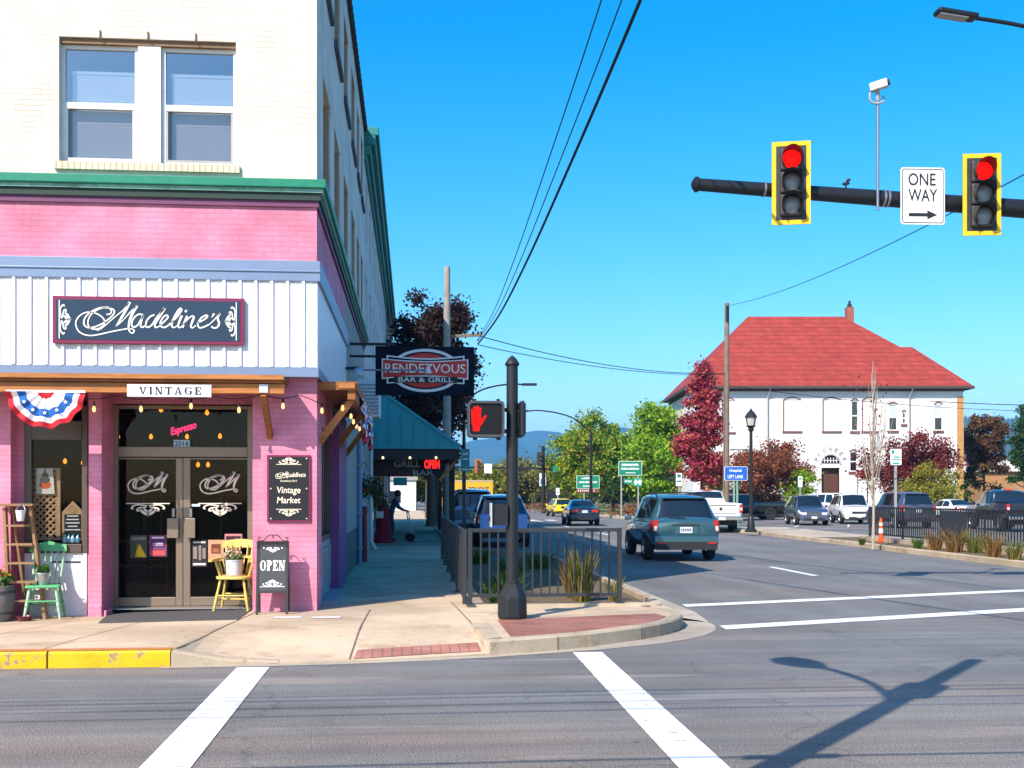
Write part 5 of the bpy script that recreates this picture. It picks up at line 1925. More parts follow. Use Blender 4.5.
for a, b, c, d in holes:
 g = MB()
 g.fbox(SIDE, a, a + .08, c, d, -.12, -.04); g.fbox(SIDE, b - .08, b, c, d, -.12, -.04); g.fbox(SIDE, a + .08, b - .08, d - .08, d, -.12, -.04); g.fbox(SIDE, a + .08, b - .08, c, c + .08, -.12, -.04); g.fbox(SIDE, a + .08, b - .08, (c + d) / 2 - .03, (c + d) / 2 + .03, -.12, -.05)
 w_ = g.build('window', SASHW, N2)
 g = MB(); g.rect(SIDE, a + .08, b - .08, c + .08, d - .08, -.1); g.build('pane', DARKGL, w_)
g = MB()
g.box(XC - .3, XC + .02, Y0, 33.9, .15, 3.42)
g.build('shopfront', GREYW, N2)
g = MB(); g.box(XC - .3, XC - .06, 33.9, Y1, .15, 3.42); g.build('shopfront', DKWALL, N2)
for a in range(5):
 y = 36 + a * 5.5
 g = MB()
 g.box(XC - .06, XC - .0, y, y + .1, .15, 2.9); g.box(XC - .06, XC - .0, y + 3.2, y + 3.3, .15, 2.9); g.box(XC - .06, XC, y + .1, y + 3.2, 2.8, 2.9); g.box(XC - .06, XC, y + .1, y + 3.2, .15, .6)
 w_ = g.build('shop_window', mat('white_shop_frame', (.45, .46, .48), rough=.5), N2)
 g = MB(); g.rect(SIDE, y + .1, y + 3.2, .6, 2.8, -.03); g.build('pane', DARKGL, w_)
# standing seam awning
ay0, ay1, ax1_, ze, zt_ = 34.0, 52.0, 1.36, 3.1, 4.92
g = MB()
g.add([(XC, ay0, ze), (ax1_, ay0, ze), (XC, ay0, zt_), (XC, ay1, ze), (ax1_, ay1, ze), (XC, ay1, zt_)], [(0, 1, 2), (5, 4, 3), (1, 4, 5, 2), (0, 3, 4, 1)])
aw = g.build('metal_awning', TEALM, N2)
g = MB()
k = XC + .2
while k < ax1_ - .1:
 zz = ze + (zt_ - ze) * (ax1_ - k) / (ax1_ - XC)
 g.box(k, k + .025, ay0 - .035, ay0, ze + .02, zz)
 k += .365
y = ay0 + .3
while y < ay1:
 g.bar((XC, y, zt_ + .02), (ax1_, y, ze + .02), .03, .05, up=(0, 0, 1))
 y += .45
g.build('seams', TEALM, aw)
g = MB(); g.bar((XC, ay0 - .02, zt_ + .04), (ax1_ + .05, ay0 - .02, ze + .04), .08, .08, up=(0, 1, 0)); g.box(XC, ax1_ + .04, ay0 - .05, ay0 - .001, ze - .06, ze + .02); g.box(ax1_, ax1_ + .05, ay0, ay1, ze - .06, ze + .02); g.build('edge_trim', TEALM, aw)
g = MB(); g.box(XC, ax1_, ay0 + .01, ay0 + .12, 2.72, ze - .06); g.box(ax1_ - .12, ax1_ - .01, ay0 + .12, ay1, 2.85, ze - .01); g.box(XC, ax1_ - .12, ay0 + .12, ay1, ze - .055, ze - .02); g.build('awning_beam', BLACKP, aw)
for y in (36.2, 44, 51.5):
 g = MB(); g.box(ax1_ - .2, ax1_ - .02, y, y + .18, .15, 2.86); g.build('awning_post', BLACKP, aw)
g = MB(); g.bar((ax1_ + .02, ay0 + .2, 2.78), (ax1_ - .55, ay0 + .25, 2.1), .09, .09, up=(0, 1, 0)); g.build('awning_brace', WOODL, aw)
for k in range(3):
 p = onY((383, 410, 436)[k], 458, ay0 + .05)
 g = MB(); g.lathe([(.001, -.035), (.03, -.02), (.035, .01), (.02, .04)], (p.x, ay0 - .03, p.z), seg=10); g.build('soffit_bulb', emit('soft_bulb', srgb(255, 225, 170), 1.6), aw)
t = thing('hanging_sign', 'dark hanging board reading GRILL BAR under the teal awning', 'sign', tuple(onY(410, 476, 34.6)))
a, b = onY(372, 476, 34.6), onY(441, 460, 34.6)
g = MB(); g.box(a.x, b.x, 34.56, 34.64, a.z, b.z + .02); g.build('board', mat('near_black_board', (.02, .018, .02), rough=.6), t)
fr = Frame((0, 34.56, 0))
P = lambda px, py: onY(px, py, 34.56)
g = MB()
for s_, x0, x1, y0, y1 in (('GRILL', 394, 420.5, 467, 460.5), ('BAR', 413, 434, 475.5, 470)):
 p, q = P(x0, y0), P(x1, y1)
 g.text(fr, s_, p.x, p.z, q.x - p.x, q.z - p.z, .006, bold=.015)
g.build('lettering', mat('grey_letters', (.42, .42, .36), rough=.5), t)
g = MB()
for s_, x0, x1, y0, y1 in (('RENDEZVOUS', 374, 391, 466.5, 462.5), ('LOUNGE', 385, 411, 475.5, 470)):
 p, q = P(x0, y0), P(x1, y1)
 for k in range(len(s_)):
  u = p.x + (q.x - p.x) * k / len(s_)
  g.rect(fr, u, u + (q.x - p.x) / len(s_) * .6, p.z, q.z, .006)
g.build('faded_lettering', mat('faded_red', (.12, .015, .02), rough=.6), t)
p, q = onY(424.5, 468.5, 34.3), onY(439.5, 460, 34.3)
t = thing('open_sign', 'red lit neon OPEN sign under the teal awning', 'neon sign', tuple((p + q) / 2))
g = MB(); g.box(p.x - .03, q.x + .03, 34.33, 34.36, p.z - .03, q.z + .03); g.build('backing', BLACKP, t)
g = MB(); g.text(Frame((0, 34.33, 0)), 'OPEN', p.x, p.z, q.x - p.x, q.z - p.z, .01, bold=.02); g.build('tubing', emit('red_neon', srgb(255, 25, 25), 2.6), t)
# hanging plants in the shade of the awning
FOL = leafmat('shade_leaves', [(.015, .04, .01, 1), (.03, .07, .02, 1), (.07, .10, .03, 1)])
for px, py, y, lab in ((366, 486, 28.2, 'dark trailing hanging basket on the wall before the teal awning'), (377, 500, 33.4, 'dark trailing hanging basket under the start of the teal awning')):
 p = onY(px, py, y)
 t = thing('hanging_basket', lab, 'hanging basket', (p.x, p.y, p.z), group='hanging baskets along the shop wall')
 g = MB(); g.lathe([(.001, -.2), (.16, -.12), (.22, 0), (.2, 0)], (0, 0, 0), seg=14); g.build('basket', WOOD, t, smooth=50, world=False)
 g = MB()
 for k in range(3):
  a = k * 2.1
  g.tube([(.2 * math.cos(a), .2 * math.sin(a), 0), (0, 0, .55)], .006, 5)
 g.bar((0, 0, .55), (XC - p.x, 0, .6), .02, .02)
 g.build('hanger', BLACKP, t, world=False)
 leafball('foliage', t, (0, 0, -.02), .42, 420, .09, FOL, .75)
# ------------------------------------------------------------------ projecting sign
Yg = 23.2
a, b = onY(375.5, 395, Yg), onY(474, 347.5, Yg)
RS = thing('projecting_sign', 'big navy projecting sign reading RENDEZVOUS BAR & GRILL on red', 'sign', ((a.x + b.x) / 2, Yg, a.z))
DNV = mat('dark_navy_face', (.006, .010, .024), rough=.8, spec=.15)
g = MB(); g.box(a.x, b.x, Yg - .08, Yg + .08, a.z, b.z); g.build('cabinet', DNV, RS, bevel=.01)
g = MB(); g.box(XC + .0, a.x + .4, Yg - .03, Yg + .03, b.z + .02, b.z + .07); g.tube([(XC, Yg, b.z - .2), (a.x, Yg, b.z - .2)], .025, 8); g.build('bracket', BLACKP, RS)
fr = Frame((0, Yg - .08, 0))
W_, H_ = b.x - a.x, b.z - a.z
U = lambda u: a.x + W_ * (u - 62) / (970 - 62)
V = lambda v: b.z - H_ * (v - 68) / (512 - 68)
SIL = mat('silver_trim', (.78, .80, .82), rough=.4, metal=.0)
REDS = mat('red_sign_face', (.62, .03, .035), rough=.5, var=.1)
cx, cy = U(520), V(288)
rx, ry = W_ * 330 / 908, H_ * 198 / 444
g = MB(); g.ell(fr, cx, cy, rx, ry, .004, 48); g.build('silver_oval', SIL, RS)
g = MB(); g.ell(fr, cx, cy, rx * .90, ry * .87, .007, 48); g.build('oval_gap', DNV, RS)
g = MB(); g.ell(fr, cx, cy, rx * .80, ry * .80, .010, 48); g.build('red_oval', REDS, RS)
def banner(y0e, y0m, y1e, y1m, x0, x1, n):
 P = []
 M_ = 20
 for i in range(M_ + 1):
  t_ = i / M_
  P.append((U(x0 + (x1 - x0) * t_), V(y0e + (y0m - y0e) * math.sin(math.pi * t_))))
 Q = []
 for i in range(M_ + 1):
  t_ = i / M_
  Q.append((U(x0 + (x1 - x0) * t_), V(y1e + (y1m - y1e) * math.sin(math.pi * t_))))
 g = MB()
 g.add([fr.p(u, v, n) for u, v in P] + [fr.p(u, v, n) for u, v in Q], [(i, i + M_ + 1, i + M_ + 2, i + 1) for i in range(M_)])
 return g
banner(150, 176, 410, 400, 165, 880, .013).build('silver_ribbon', SIL, RS)
banner(166, 190, 398, 388, 180, 866, .016).build('ribbon_gap', DNV, RS)
banner(182, 202, 370, 344, 120, 915, .019).build('silver_banner', SIL, RS)
banner(192, 213, 358, 333, 132, 903, .022).build('red_banner', REDS, RS)
g = MB(); g.fbox(fr, U(228), U(816), V(402), V(345), .012, .024); g.build('black_ribbon', BLACKP, RS)
g = MB()
g.text(fr, 'RENDEZVOUS', U(150), V(312), U(888) - U(150), V(228) - V(312), .027, bold=.006)
g.build('lettering', mat('pale_silver_letters', (.90, .86, .78), rough=.4), RS)
g = MB(); g.text(fr, 'BAR & GRILL', U(272), V(394), U(775) - U(272), V(352) - V(394), .027, bold=.012); g.build('small_lettering', SIL, RS)
g = MB(); g.tube([(XC, Yg - .5, V(308)), (U(520), Yg - .5, V(308))], .018, 8); g.tube([(XC, Yg - .5, V(308)), (XC + .02, Yg - .5, V(308) + .001)], .05, 8)
SL = thing('sign_lamp', 'thin arm with a small white floodlight in front of the RENDEZVOUS sign', 'lamp', (XC, Yg - .5, V(308)))
g.build('arm', mat('lavender_grey_arm', (.25, .25, .36), rough=.4, metal=.3), SL)
g = MB(); p = Vector((U(540), Yg - .5, V(318))); g.lathe([(.02, .11), (.045, .06), (.065, -.02), (.06, -.04), (.02, -.05)], tuple(p), (0, .2, 1), 12); g.build('lamp_head', mat('white_lamp', (.8, .8, .8), rough=.3), SL, smooth=50)
p = onX(358, 374, XC + .25)
t = thing('wall_light', 'grey hooded floodlight high on the side wall, left of the RENDEZVOUS sign', 'wall light', tuple(p))
g = MB(); g.lathe([(.03, .13), (.09, .09), (.11, 0), (.10, -.01), (.08, .07), (.02, .10)], tuple(p), (.35, -.1, .9), 14); g.build('hood', mat('pale_grey_metal', (.40, .44, .50), rough=.4, metal=.4), t, smooth=50)
g = MB(); g.tube([(XC, p.y, p.z + .1), (p.x, p.y, p.z + .12)], .025, 8); g.build('bracket', BLACKP, t)
# air conditioner
p0, p1 = onX(362, 418, XC + .02), onX(381, 379, XC + .02)
yA = 26.2
t = thing('air_conditioner', 'white boxy air conditioner jutting from the side wall below the RENDEZVOUS sign', 'air conditioner', (XC + .3, yA, 3.35))
zA0, zA1 = onY(370, 417, yA).z, onY(370, 379, yA).z
xa, xb = XC, onY(380, 400, yA).x
g = MB(); g.box(xa, xb, yA, yA + .75, zA0, zA1); g.build('casing', mat('white_ac', (.80, .82, .86), rough=.5, dirt=.3), t, bevel=.015)
g = MB()
for k in range(9):
 z = zA0 + .07 + k * (zA1 - zA0 - .14) / 9
 g.box(xa + .05, xb - .05, yA - .012, yA - .001, z, z + .035)
g.build('grille', mat('grey_ac_grille', (.36, .38, .42), rough=.5), t)
# downpipes and standpipe
t = thing('downpipe', 'blue painted downpipe on the grey side wall', 'pipe', (XC + .1, 25.3, .15))
g = MB(); g.tube([(XC + .1, 25.3, .17), (XC + .1, 25.3, 3.0)], .055, 10); g.build('pipe', mat('blue_pipe_paint', (.16, .26, .44), rough=.4, var=.1), t, smooth=50)
g = MB()
for z in (.5, 1.25, 2.3): g.box(XC, XC + .17, 25.22, 25.38, z, z + .04)
g.build('clip', GREYW, t)
t = thing('downpipe', 'white downpipe on the wall just before the teal awning', 'pipe', (XC + .1, 31.9, .15))
g = MB(); g.tube([(XC + .25, 31.85, .17), (XC + .12, 31.9, .4), (XC + .12, 31.9, 3.3)], .05, 10); g.build('pipe', mat('white_pipe', (.6, .6, .62), rough=.5), t, smooth=50)
p = onZ(364.5, 562, .15)
t = thing('standpipe', 'dark red standpipe post by the wall', 'standpipe', tuple(p))
RP = mat('dark_red_enamel', (.22, .012, .018), rough=.4)
g = MB(); g.tube([(p.x, p.y, .15), (p.x, p.y, 1.28)], .06, 10); g.build('post', RP, t, smooth=50)
g = MB(); g.lathe([(.085, 0), (.09, .08), (.06, .13), (.001, .14)], (p.x, p.y, 1.28), seg=12); g.tube([(p.x - .02, p.y - .1, 1.33), (p.x + .0, p.y + .1, 1.33)], .045, 10); g.build('cap', RP, t, smooth=50)
# red draped display
p = onZ(383, 543, .15)
t = thing('draped_stand', 'tall tapering stand draped in red cloth beside the shop wall', 'display stand', (p.x, p.y, .15))
g = MB()
N_ = 28
rings = []
for z, r_ in ((0, .30), (.4, .25), (.9, .20), (1.2, .17), (1.36, .10)):
 for j in range(N_):
  a = 2 * math.pi * j / N_
  rr = r_ * (1 + .13 * math.cos(a * 7) * (1 - z / 1.3))
  rings.append((rr * math.cos(a), rr * math.sin(a) * .9, z))
g.v = rings
for i in range(4):
 for j in range(N_):
  g.f.append([i * N_ + j, i * N_ + (j + 1) % N_, (i + 1) * N_ + (j + 1) % N_, (i + 1) * N_ + j])
g.f.append(list(range(4 * N_, 5 * N_)))
g.build('cloth', mat('dark_red_drape', (.26, .012, .03), rough=.9, var=.3), t, smooth=60, world=False)
g = MB(); g.box(-.2, .02, -.26, -.24, .80, 1.02); g.build('notice', WHITEP, t, world=False)
# ------------------------------------------------------------------ railings
RAIL = mat('dark_grey_railing', (.05, .052, .058), rough=.4, metal=.4, var=.2, dirt=.2)
RAILB = mat('black_railing', (.03, .03, .032), rough=.45, metal=.3)
def railing(name, label, p, q, zb, h, nbal, m, posts=2, w=.055, bw=.022, gap=.1, group=None, feet=True):
 p, q = Vector((p[0], p[1], zb)), Vector((q[0], q[1], zb))
 t = thing(name, label, 'railing', tuple(p.lerp(q, .5)), group=group)
 Z = Vector((0, 0, 1))
 d = (q - p).normalized()
 for k in range(posts):
  c = p.lerp(q, k / (posts - 1))
  g = MB(); g.bar(c, c + Z * h, w, w, up=d)
  if feet: g.box(c.x - .06, c.x + .06, c.y - .06, c.y + .06, zb, zb + .015)
  g.build('post', m, t)
 for k in range(posts - 1):
  a, b = p.lerp(q, k / (posts - 1)), p.lerp(q, (k + 1) / (posts - 1))
  a, b = a + d * w / 2, b - d * w / 2
  g = MB(); g.bar(a + Z * (h - .028), b + Z * (h - .028), .04, .05); g.build('top_rail', m, t)
  g = MB(); g.bar(a + Z * (gap + .02), b + Z * (gap + .02), .035, .045); g.build('bottom_rail', m, t)
  n = nbal // (posts - 1)
  for i in range(n):
   c = a.lerp(b, (i + 1) / (n + 1))
   g = MB(); g.bar(c + Z * (gap + .042), c + Z * (h - .053), bw, bw, up=d); g.build('baluster', m, t)
 return t
railing('railing', 'short grey railing behind the signal pole, across the end of the planted bed', (.78, 15.5), (2.83, 15.56), .185, 1.03, 16, RAIL)
railing('railing', 'long dark railing along the pavement edge beside the planted bed', (.71, 15.6), (.71, 27.4), .15, 1.04, 84, RAIL, posts=6)
ra = railing('railing', 'black railing on the kerbed island across the road', (15.55, 22.2), (15.55, 38.0), .27, 1.02, 96, RAILB, posts=7, bw=.03, gap=.08)
g = MB(); g.box(15.50, 15.53, 31.07, 32.6, .40, 1.22); g.build('sign_panel', mat('black_panel_back', (.03, .035, .045), rough=.5), ra)
# ------------------------------------------------------------------ pedestrian signal
PB = Vector((1.22, 14.0, .16))
SG = thing('signal_pole', 'dark pedestrian signal pole showing a red hand at the corner', 'pedestrian signal', tuple(PB))
POLE = mat('charcoal_pole_paint', (.020, .022, .026), rough=.42, metal=.2, var=.15)
g = MB()
g.lathe([(.185, 0), (.19, .03), (.183, .25), (.176, .28), (.105, .40), (.092, .42), (.092, .46)], tuple(PB), seg=8)
g.build('base', POLE, SG, bevel=.01)
g = MB(); g.tube([(PB.x, PB.y, .5), (PB.x, PB.y, 3.25)], [.076, .070], 16); g.build('pole', POLE, SG, smooth=50)
g = MB(); g.lathe([(.08, 0), (.092, .02), (.085, .035), (.05, .09), (.001, .13)], (PB.x, PB.y, 3.24), seg=16); g.build('finial', POLE, SG, smooth=40)
Yh = PB.y - .16
a, b = onY(467.5, 437, Yh), onY(504.5, 401, Yh)
fr = Frame((0, Yh, 0))
def rrect(x0, x1, z0, z1, r_, k=5):
 pts = []
 for cx, cz, a0 in ((x1 - r_, z1 - r_, 0), (x0 + r_, z1 - r_, 90), (x0 + r_, z0 + r_, 180), (x1 - r_, z0 + r_, 270)):
  for i in range(k + 1):
   t_ = R(a0 + 90 * i / k)
   pts.append((cx + r_ * math.cos(t_), cz + r_ * math.sin(t_)))
 return pts
g = MB(); g.prism(rrect(a.x, b.x, a.z, b.z, .05), fr, -.2, -.02)
hd = g.build('signal_head', POLE, SG)
g = MB()
o = rrect(a.x, b.x, a.z, b.z, .05)
i_ = rrect(a.x + .03, b.x - .03, a.z + .03, b.z - .03, .035)
k = len(o)
g.add([fr.p(u, v, -.02) for u, v in o] + [fr.p(u, v, .025) for u, v in o] + [fr.p(u, v, .025) for u, v in i_] + [fr.p(u, v, -.015) for u, v in i_],
      [(i, (i + 1) % k, (i + 1) % k + k, i + k) for i in range(k)] + [(i + k, (i + 1) % k + k, (i + 1) % k + 2 * k, i + 2 * k) for i in range(k)] + [(i + 2 * k, (i + 1) % k + 2 * k, (i + 1) % k + 3 * k, i + 3 * k) for i in range(k)])
g.build('bezel', mat('grey_bezel', (.075, .075, .085), rough=.4, metal=.3), hd)
g = MB()
w_, h_ = b.x - a.x - .07, b.z - a.z - .07
x0, z0 = a.x + .035, a.z + .035
for sgn in (1, -1):
 c = -h_
 while c < w_:
  s0, s1 = max(0, -c), min(h_, w_ - c)
  if s1 - s0 > .01:
   xa, xb = x0 + c + s0, x0 + c + s1
   if sgn < 0: xa, xb = 2 * x0 + w_ - xa, 2 * x0 + w_ - xb
   g.bar(fr.p(xa, z0 + s0, .0), fr.p(xb, z0 + s1, .0), .0035, .012, up=(0, 1, 0))
  c += .028
g.build('visor_grid', mat('visor_grid', (.040, .040, .044), rough=.7, spec=.2), hd)
HX, HZ = onY(471, 431, Yh), onY(486, 406, Yh)
hw, hh = HZ.x - HX.x, HZ.z - HX.z
g = MB()
def hs(pts, w): g.stroke(fr, [(HX.x + u * hw, HX.z + v * hh) for u, v in pts], [q * hw for q in w] if isinstance(w, list) else w * hw, .009, k=4)
g.prism([(HX.x + u * hw, HX.z + v * hh) for u, v in ((.14, 0), (.56, 0), (.60, .2), (.66, .34), (.66, .62), (.05, .62), (.05, .3), (.14, .18))], fr, .006, .008)
hs([(.10, .58), (.06, .86)], .12); hs([(.26, .58), (.24, .97)], .125); hs([(.42, .58), (.43, 1.0)], .125); hs([(.58, .58), (.62, .93)], .12)
hs([(.58, .26), (.80, .46), (1.02, .62)], [.24, .17, .11])
g.build('red_hand', emit('signal_red_hand', srgb(255, 18, 12), 1.0), hd)
g = MB()
for u in (a.x + .07, b.x - .09):
 g.fbox(fr, u, u + .04, b.z, b.z + .03, -.12, -.06); g.fbox(fr, u, u + .05, a.z - .03, a.z, -.12, -.06)
g.tube([fr.p(b.x - .01, (a.z + b.z) / 2 + .12, -.1), (PB.x, PB.y, (a.z + b.z) / 2 + .12)], .025, 8); g.tube([fr.p(b.x - .01, (a.z + b.z) / 2 - .14, -.1), (PB.x, PB.y, (a.z + b.z) / 2 - .14)], .025, 8)
g.build('mounting_bracket', POLE, SG)
# second head seen edge-on, facing along the road
c0, c1 = onY(516, 437, PB.y), onY(523, 402, PB.y)
g = MB(); g.box(PB.x + .085, PB.x + .135, PB.y - .2, PB.y + .22, c0.z, c1.z); g.box(PB.x + .06, PB.x + .085, PB.y - .03, PB.y + .03, c0.z + .1, c1.z - .1); h2_ = g.build('signal_head', POLE, SG, bevel=.02)
g = MB(); g.box(PB.x + .136, PB.x + .15, PB.y - .19, PB.y + .19, c0.z + .03, c1.z - .03); g.build('visor_grid', POLE, h2_)
# push button with its plate
pp = onY(494, 529, PB.y - .03)
q0, q1 = onY(489, 527, PB.y - .1), onY(500, 503, PB.y - .1)
g = MB(); g.box(q0.x + .02, q0.x + .035, PB.y - .14, PB.y + .10, q0.z, q1.z); pl_ = g.build('button_plate', mat('pale_button_plate', (.50, .50, .50), rough=.4), SG)
g = MB(); g.box(q0.x + .036, PB.x - .06, PB.y - .10, PB.y + .06, q0.z + .02, q1.z - .02); g.lathe([(.03, 0), (.03, .02)], (q0.x + .019, PB.y - .02, q0.z + .1), (-1, 0, 0), 12); g.build('button_housing', POLE, pl_)
# ------------------------------------------------------------------ traffic signal mast
MP = Vector((12.6, 18.15, .1))
MA = thing('signal_mast', 'black traffic signal mast with a long arm over the far crossing', 'signal mast', tuple(MP))
YA = 18.15
tip, far = onY(697, 184.5, YA), onY(1024, 209, YA)
endx = MP.x
slope = (far.z - tip.z) / (far.x - tip.x)
zat = lambda x: tip.z + slope * (x - tip.x)
MAST = mat('black_mast_paint', (.022, .023, .027), rough=.38, metal=.25, var=.12)
g = MB(); g.tube([(tip.x, YA, tip.z), (endx, YA, zat(endx))], [.10, .175], 14); g.build('arm', MAST, MA, smooth=50)
g = MB(); g.lathe([(.11, 0), (.125, .02), (.125, .06), (.06, .11), (.001, .13)], (tip.x + .03, YA, tip.z), (-1, 0, 0), 14); g.build('end_cap', MAST, MA, smooth=40)
g = MB(); g.tube([(MP.x, YA, .12), (MP.x, YA, 9.2)], [.2, .13], 16); g.lathe([(.33, 0), (.33, .06), (.24, .1), (.21, .5)], (MP.x, YA, .1), seg=16); g.build('pole', MAST, MA, smooth=50)
g = MB()
for px in (763, 882, 886):
 x = onY(px, 190, YA).x
 g.lathe([(.10 + .0222 * (x - tip.x) / 1.0 * .42 + .012, 0), (.10 + .0222 * (x - tip.x) * .42 + .012, .03)], (x, YA, zat(x)), (1, 0, slope), 14)
g.build('clamp_band', mat('steel_band', (.45, .45, .46), rough=.35, metal=.8), MA, smooth=40)
# lamp arm and lamp head
hd_ = onD(936, 12.5, 19.0)
lh0 = onY(936, 11.5, YA); lh1 = onY(976, 18, YA); lh2 = onY(1024, 25, YA)
g = MB(); g.tube(crom([(MP.x, YA, lh2.z - .75), (MP.x - .8, YA, lh2.z - .35), (lh2.x, YA, lh2.z - .02), (lh1.x - .02, YA, lh1.z)], 6), .035, 8); g.build('lamp_arm', MAST, MA, smooth=50)
g = MB()
ax = (lh0 - lh1)
n = ax.normalized()
g.bar(lh1, lh0, .085, .26, up=(0, 1, 0))
lp = g.build('lamp_head', MAST, MA, bevel=.03)
g = MB(); g.bar(lh1.lerp(lh0, .25) - Vector((0, 0, .05)), lh1.lerp(lh0, .95) - Vector((0, 0, .05)), .02, .2, up=(0, 1, 0)); g.build('lens', mat('led_lens', (.45, .42, .38), rough=.3), lp)
VISOR = mat('visor_black', (.05, .045, .045), rough=.5)
HOUS = mat('signal_housing', (.035, .035, .038), rough=.5)
YBD = mat('yellow_backplate_border', (.85, .50, .008), rough=.4)
LENS_OFF = mat('unlit_lens', (.26, .28, .31), rough=.3, spec=.6, var=.4, scale=12)
LENS_RED = emit('lit_red_lens', srgb(255, 14, 10), 1.1)
def signal(label, px, pyc, rz):
 c = onY(px, pyc, YA - .32)
 x = c.x
 zc_ = c.z
 t = thing('traffic_signal', label, 'traffic light', (x, YA - .3, zc_), rz=rz, group='traffic lights on the mast arm')
 g = MB(); g.box(-.30, .30, -.02, 0, -.66, .66); bp = g.build('backplate', HOUS, t, world=False)
 g = MB()
 for q in ((-.30, -.235, -.66, .66), (.235, .30, -.66, .66), (-.235, .235, -.66, -.59), (-.235, .235, .59, .66)):
  g.box(q[0], q[1], -.026, -.021, q[2], q[3])
 g.build('border', YBD, bp, world=False)
 g = MB()
 for k in (-1, 0, 1): g.box(-.175, .175, -.10, .12, k * .36 - .172, k * .36 + .172)
 g.build('housing', HOUS, t, bevel=.03, world=False)
 for k, m in ((1, LENS_RED), (0, LENS_OFF), (-1, LENS_OFF)):
  g = MB(); g.lathe([(.145, 0), (.13, .018), (.08, .035), (.001, .042)], (0, -.10, k * .36), (0, -1, 0), 24); g.build('lens', m, t, smooth=60, world=False)
  # cut-away visor
  g = MB()
  N_ = 30
  for i in range(N_):
   a0, a1 = R(-50 + 280 * i / N_), R(-50 + 280 * (i + 1) / N_)
   def dep(a): return .09 + .19 * max(0, (math.sin(a) + .77) / 1.77)
   for rr in (.158, .152):
    g.sheet([(rr * math.cos(a0), -.10, k * .36 + rr * math.sin(a0)), (rr * math.cos(a1), -.10, k * .36 + rr * math.sin(a1)), (rr * math.cos(a1) , -.10 - dep(a1), k * .36 + rr * math.sin(a1)), (rr * math.cos(a0), -.10 - dep(a0), k * .36 + rr * math.sin(a0))])
  g.build('visor', VISOR, t, smooth=50, world=False)
 g = MB(); g.box(-.05, .05, .0, .2, -.1, .1); g.build('mounting_bracket', MAST, t, world=False)
 return t
signal('red traffic light nearer the free tip of the mast arm', 791.5, 183, R(-14))
signal('red traffic light on the far side of the ONE WAY sign', 982, 194.5, R(-10))
# one way sign
c0, c1 = onY(901, 224, YA - .22), onY(944.5, 168, YA - .22)
OW = thing('one_way_sign', 'white ONE WAY sign with a black arrow on the mast arm', 'road sign', ((c0.x + c1.x) / 2, YA - .22, (c0.z + c1.z) / 2), rz=R(-2))
w_, h_ = c1.x - c0.x, c1.z - c0.z
fr = Frame((0, 0, 0))
WS = mat('white_sign_face', (.80, .80, .79), rough=.4, var=.04)
BL = mat('sign_black', (.02, .02, .022), rough=.5)
g = MB(); g.prism(rrect(-w_ / 2, w_ / 2, -h_ / 2, h_ / 2, .05), fr, -.012, 0); g.build('plate', WS, OW, world=False)
g = MB()
o, i_ = rrect(-w_ / 2 + .022, w_ / 2 - .022, -h_ / 2 + .022, h_ / 2 - .022, .04), rrect(-w_ / 2 + .035, w_ / 2 - .035, -h_ / 2 + .035, h_ / 2 - .035, .03)
k = len(o)
g.add([fr.p(u, v, .003) for u, v in o] + [fr.p(u, v, .003) for u, v in i_], [(i, (i + 1) % k, (i + 1) % k + k, i + k) for i in range(k)])
g.text(fr, 'ONE', -w_ * .33, h_ * .18, w_ * .62, h_ * .22, .003, bold=.012)
g.text(fr, 'WAY', -w_ * .33, -h_ * .10, w_ * .66, h_ * .22, .003, bold=.012)
g.sheet([fr.p(u * w_, v * h_, .003) for u, v in ((-.32, -.30), (.10, -.30), (.10, -.25), (.33, -.33), (.10, -.41), (.10, -.36), (-.32, -.36))])
g.build('lettering', BL, OW, world=False)
g = MB(); g.box(-.04, .04, .0125, .1, -.2, .2); g.build('mounting_bracket', MAST, OW, world=False)
# camera on a post
cx_ = onY(876.5, 190, YA - .14).x
zb_, zt_ = onY(877, 211, YA - .14).z, onY(875, 100, YA - .14).z
CM = thing('traffic_camera', 'small white camera on a thin post above the mast arm', 'camera', (cx_, YA - .14, zb_))
g = MB(); g.tube([(cx_, YA - .19, zb_), (cx_ - .0, YA - .19, zt_)], .025, 8); g.build('post', mat('steel_post', (.30, .31, .33), rough=.35, metal=.7), CM, smooth=50)
g = MB(); g.bar((cx_ - .12, YA - .19, zt_ + .17), (cx_ + .10, YA - .36, zt_ + .21), .12, .13); g.build('housing', mat('white_camera', (.70, .70, .69), rough=.35), CM, bevel=.015)
g = MB(); g.lathe([(.05, 0), (.05, .02), (.03, .022)], (cx_ + .10, YA - .36, zt_ + .21), (.22, -.17, .04), 12); g.build('lens', BL, CM)
g = MB(); g.tube(crom([(cx_ - .02, YA - .19, zt_ + .14), (cx_ - .13, YA - .2, zt_ + .08), (cx_ - .12, YA - .2, zt_ - .04), (cx_ - .02, YA - .21, zt_ - .08), (cx_ + .1, YA - .2, zt_ - .03), (cx_ + .08, YA - .2, zt_ + .05)], 5), .018, 6); g.tube([(cx_, YA - .19, zt_ - .03), (cx_ - .02, YA - .22, zt_ + .15)], .035, 8); g.build('cable', mat('grey_cable', (.35, .36, .38), rough=.5), CM, smooth=50)
p = onY(846, 183, YA)
t = thing('preemption_sensor', 'tiny black sensor standing on top of the mast arm', 'sensor', (p.x, YA, p.z - .06))
g = MB(); g.tube([(p.x, YA, zat(p.x) + .1), (p.x, YA, p.z)], .015, 6); g.tube([(p.x - .05, YA, p.z - .02), (p.x + .05, YA, p.z + .0)], .025, 8); g.tube([(p.x + .0, YA, p.z + .03), (p.x + .06, YA - .03, p.z + .06)], .025, 8); g.build('sensor', BL, t)
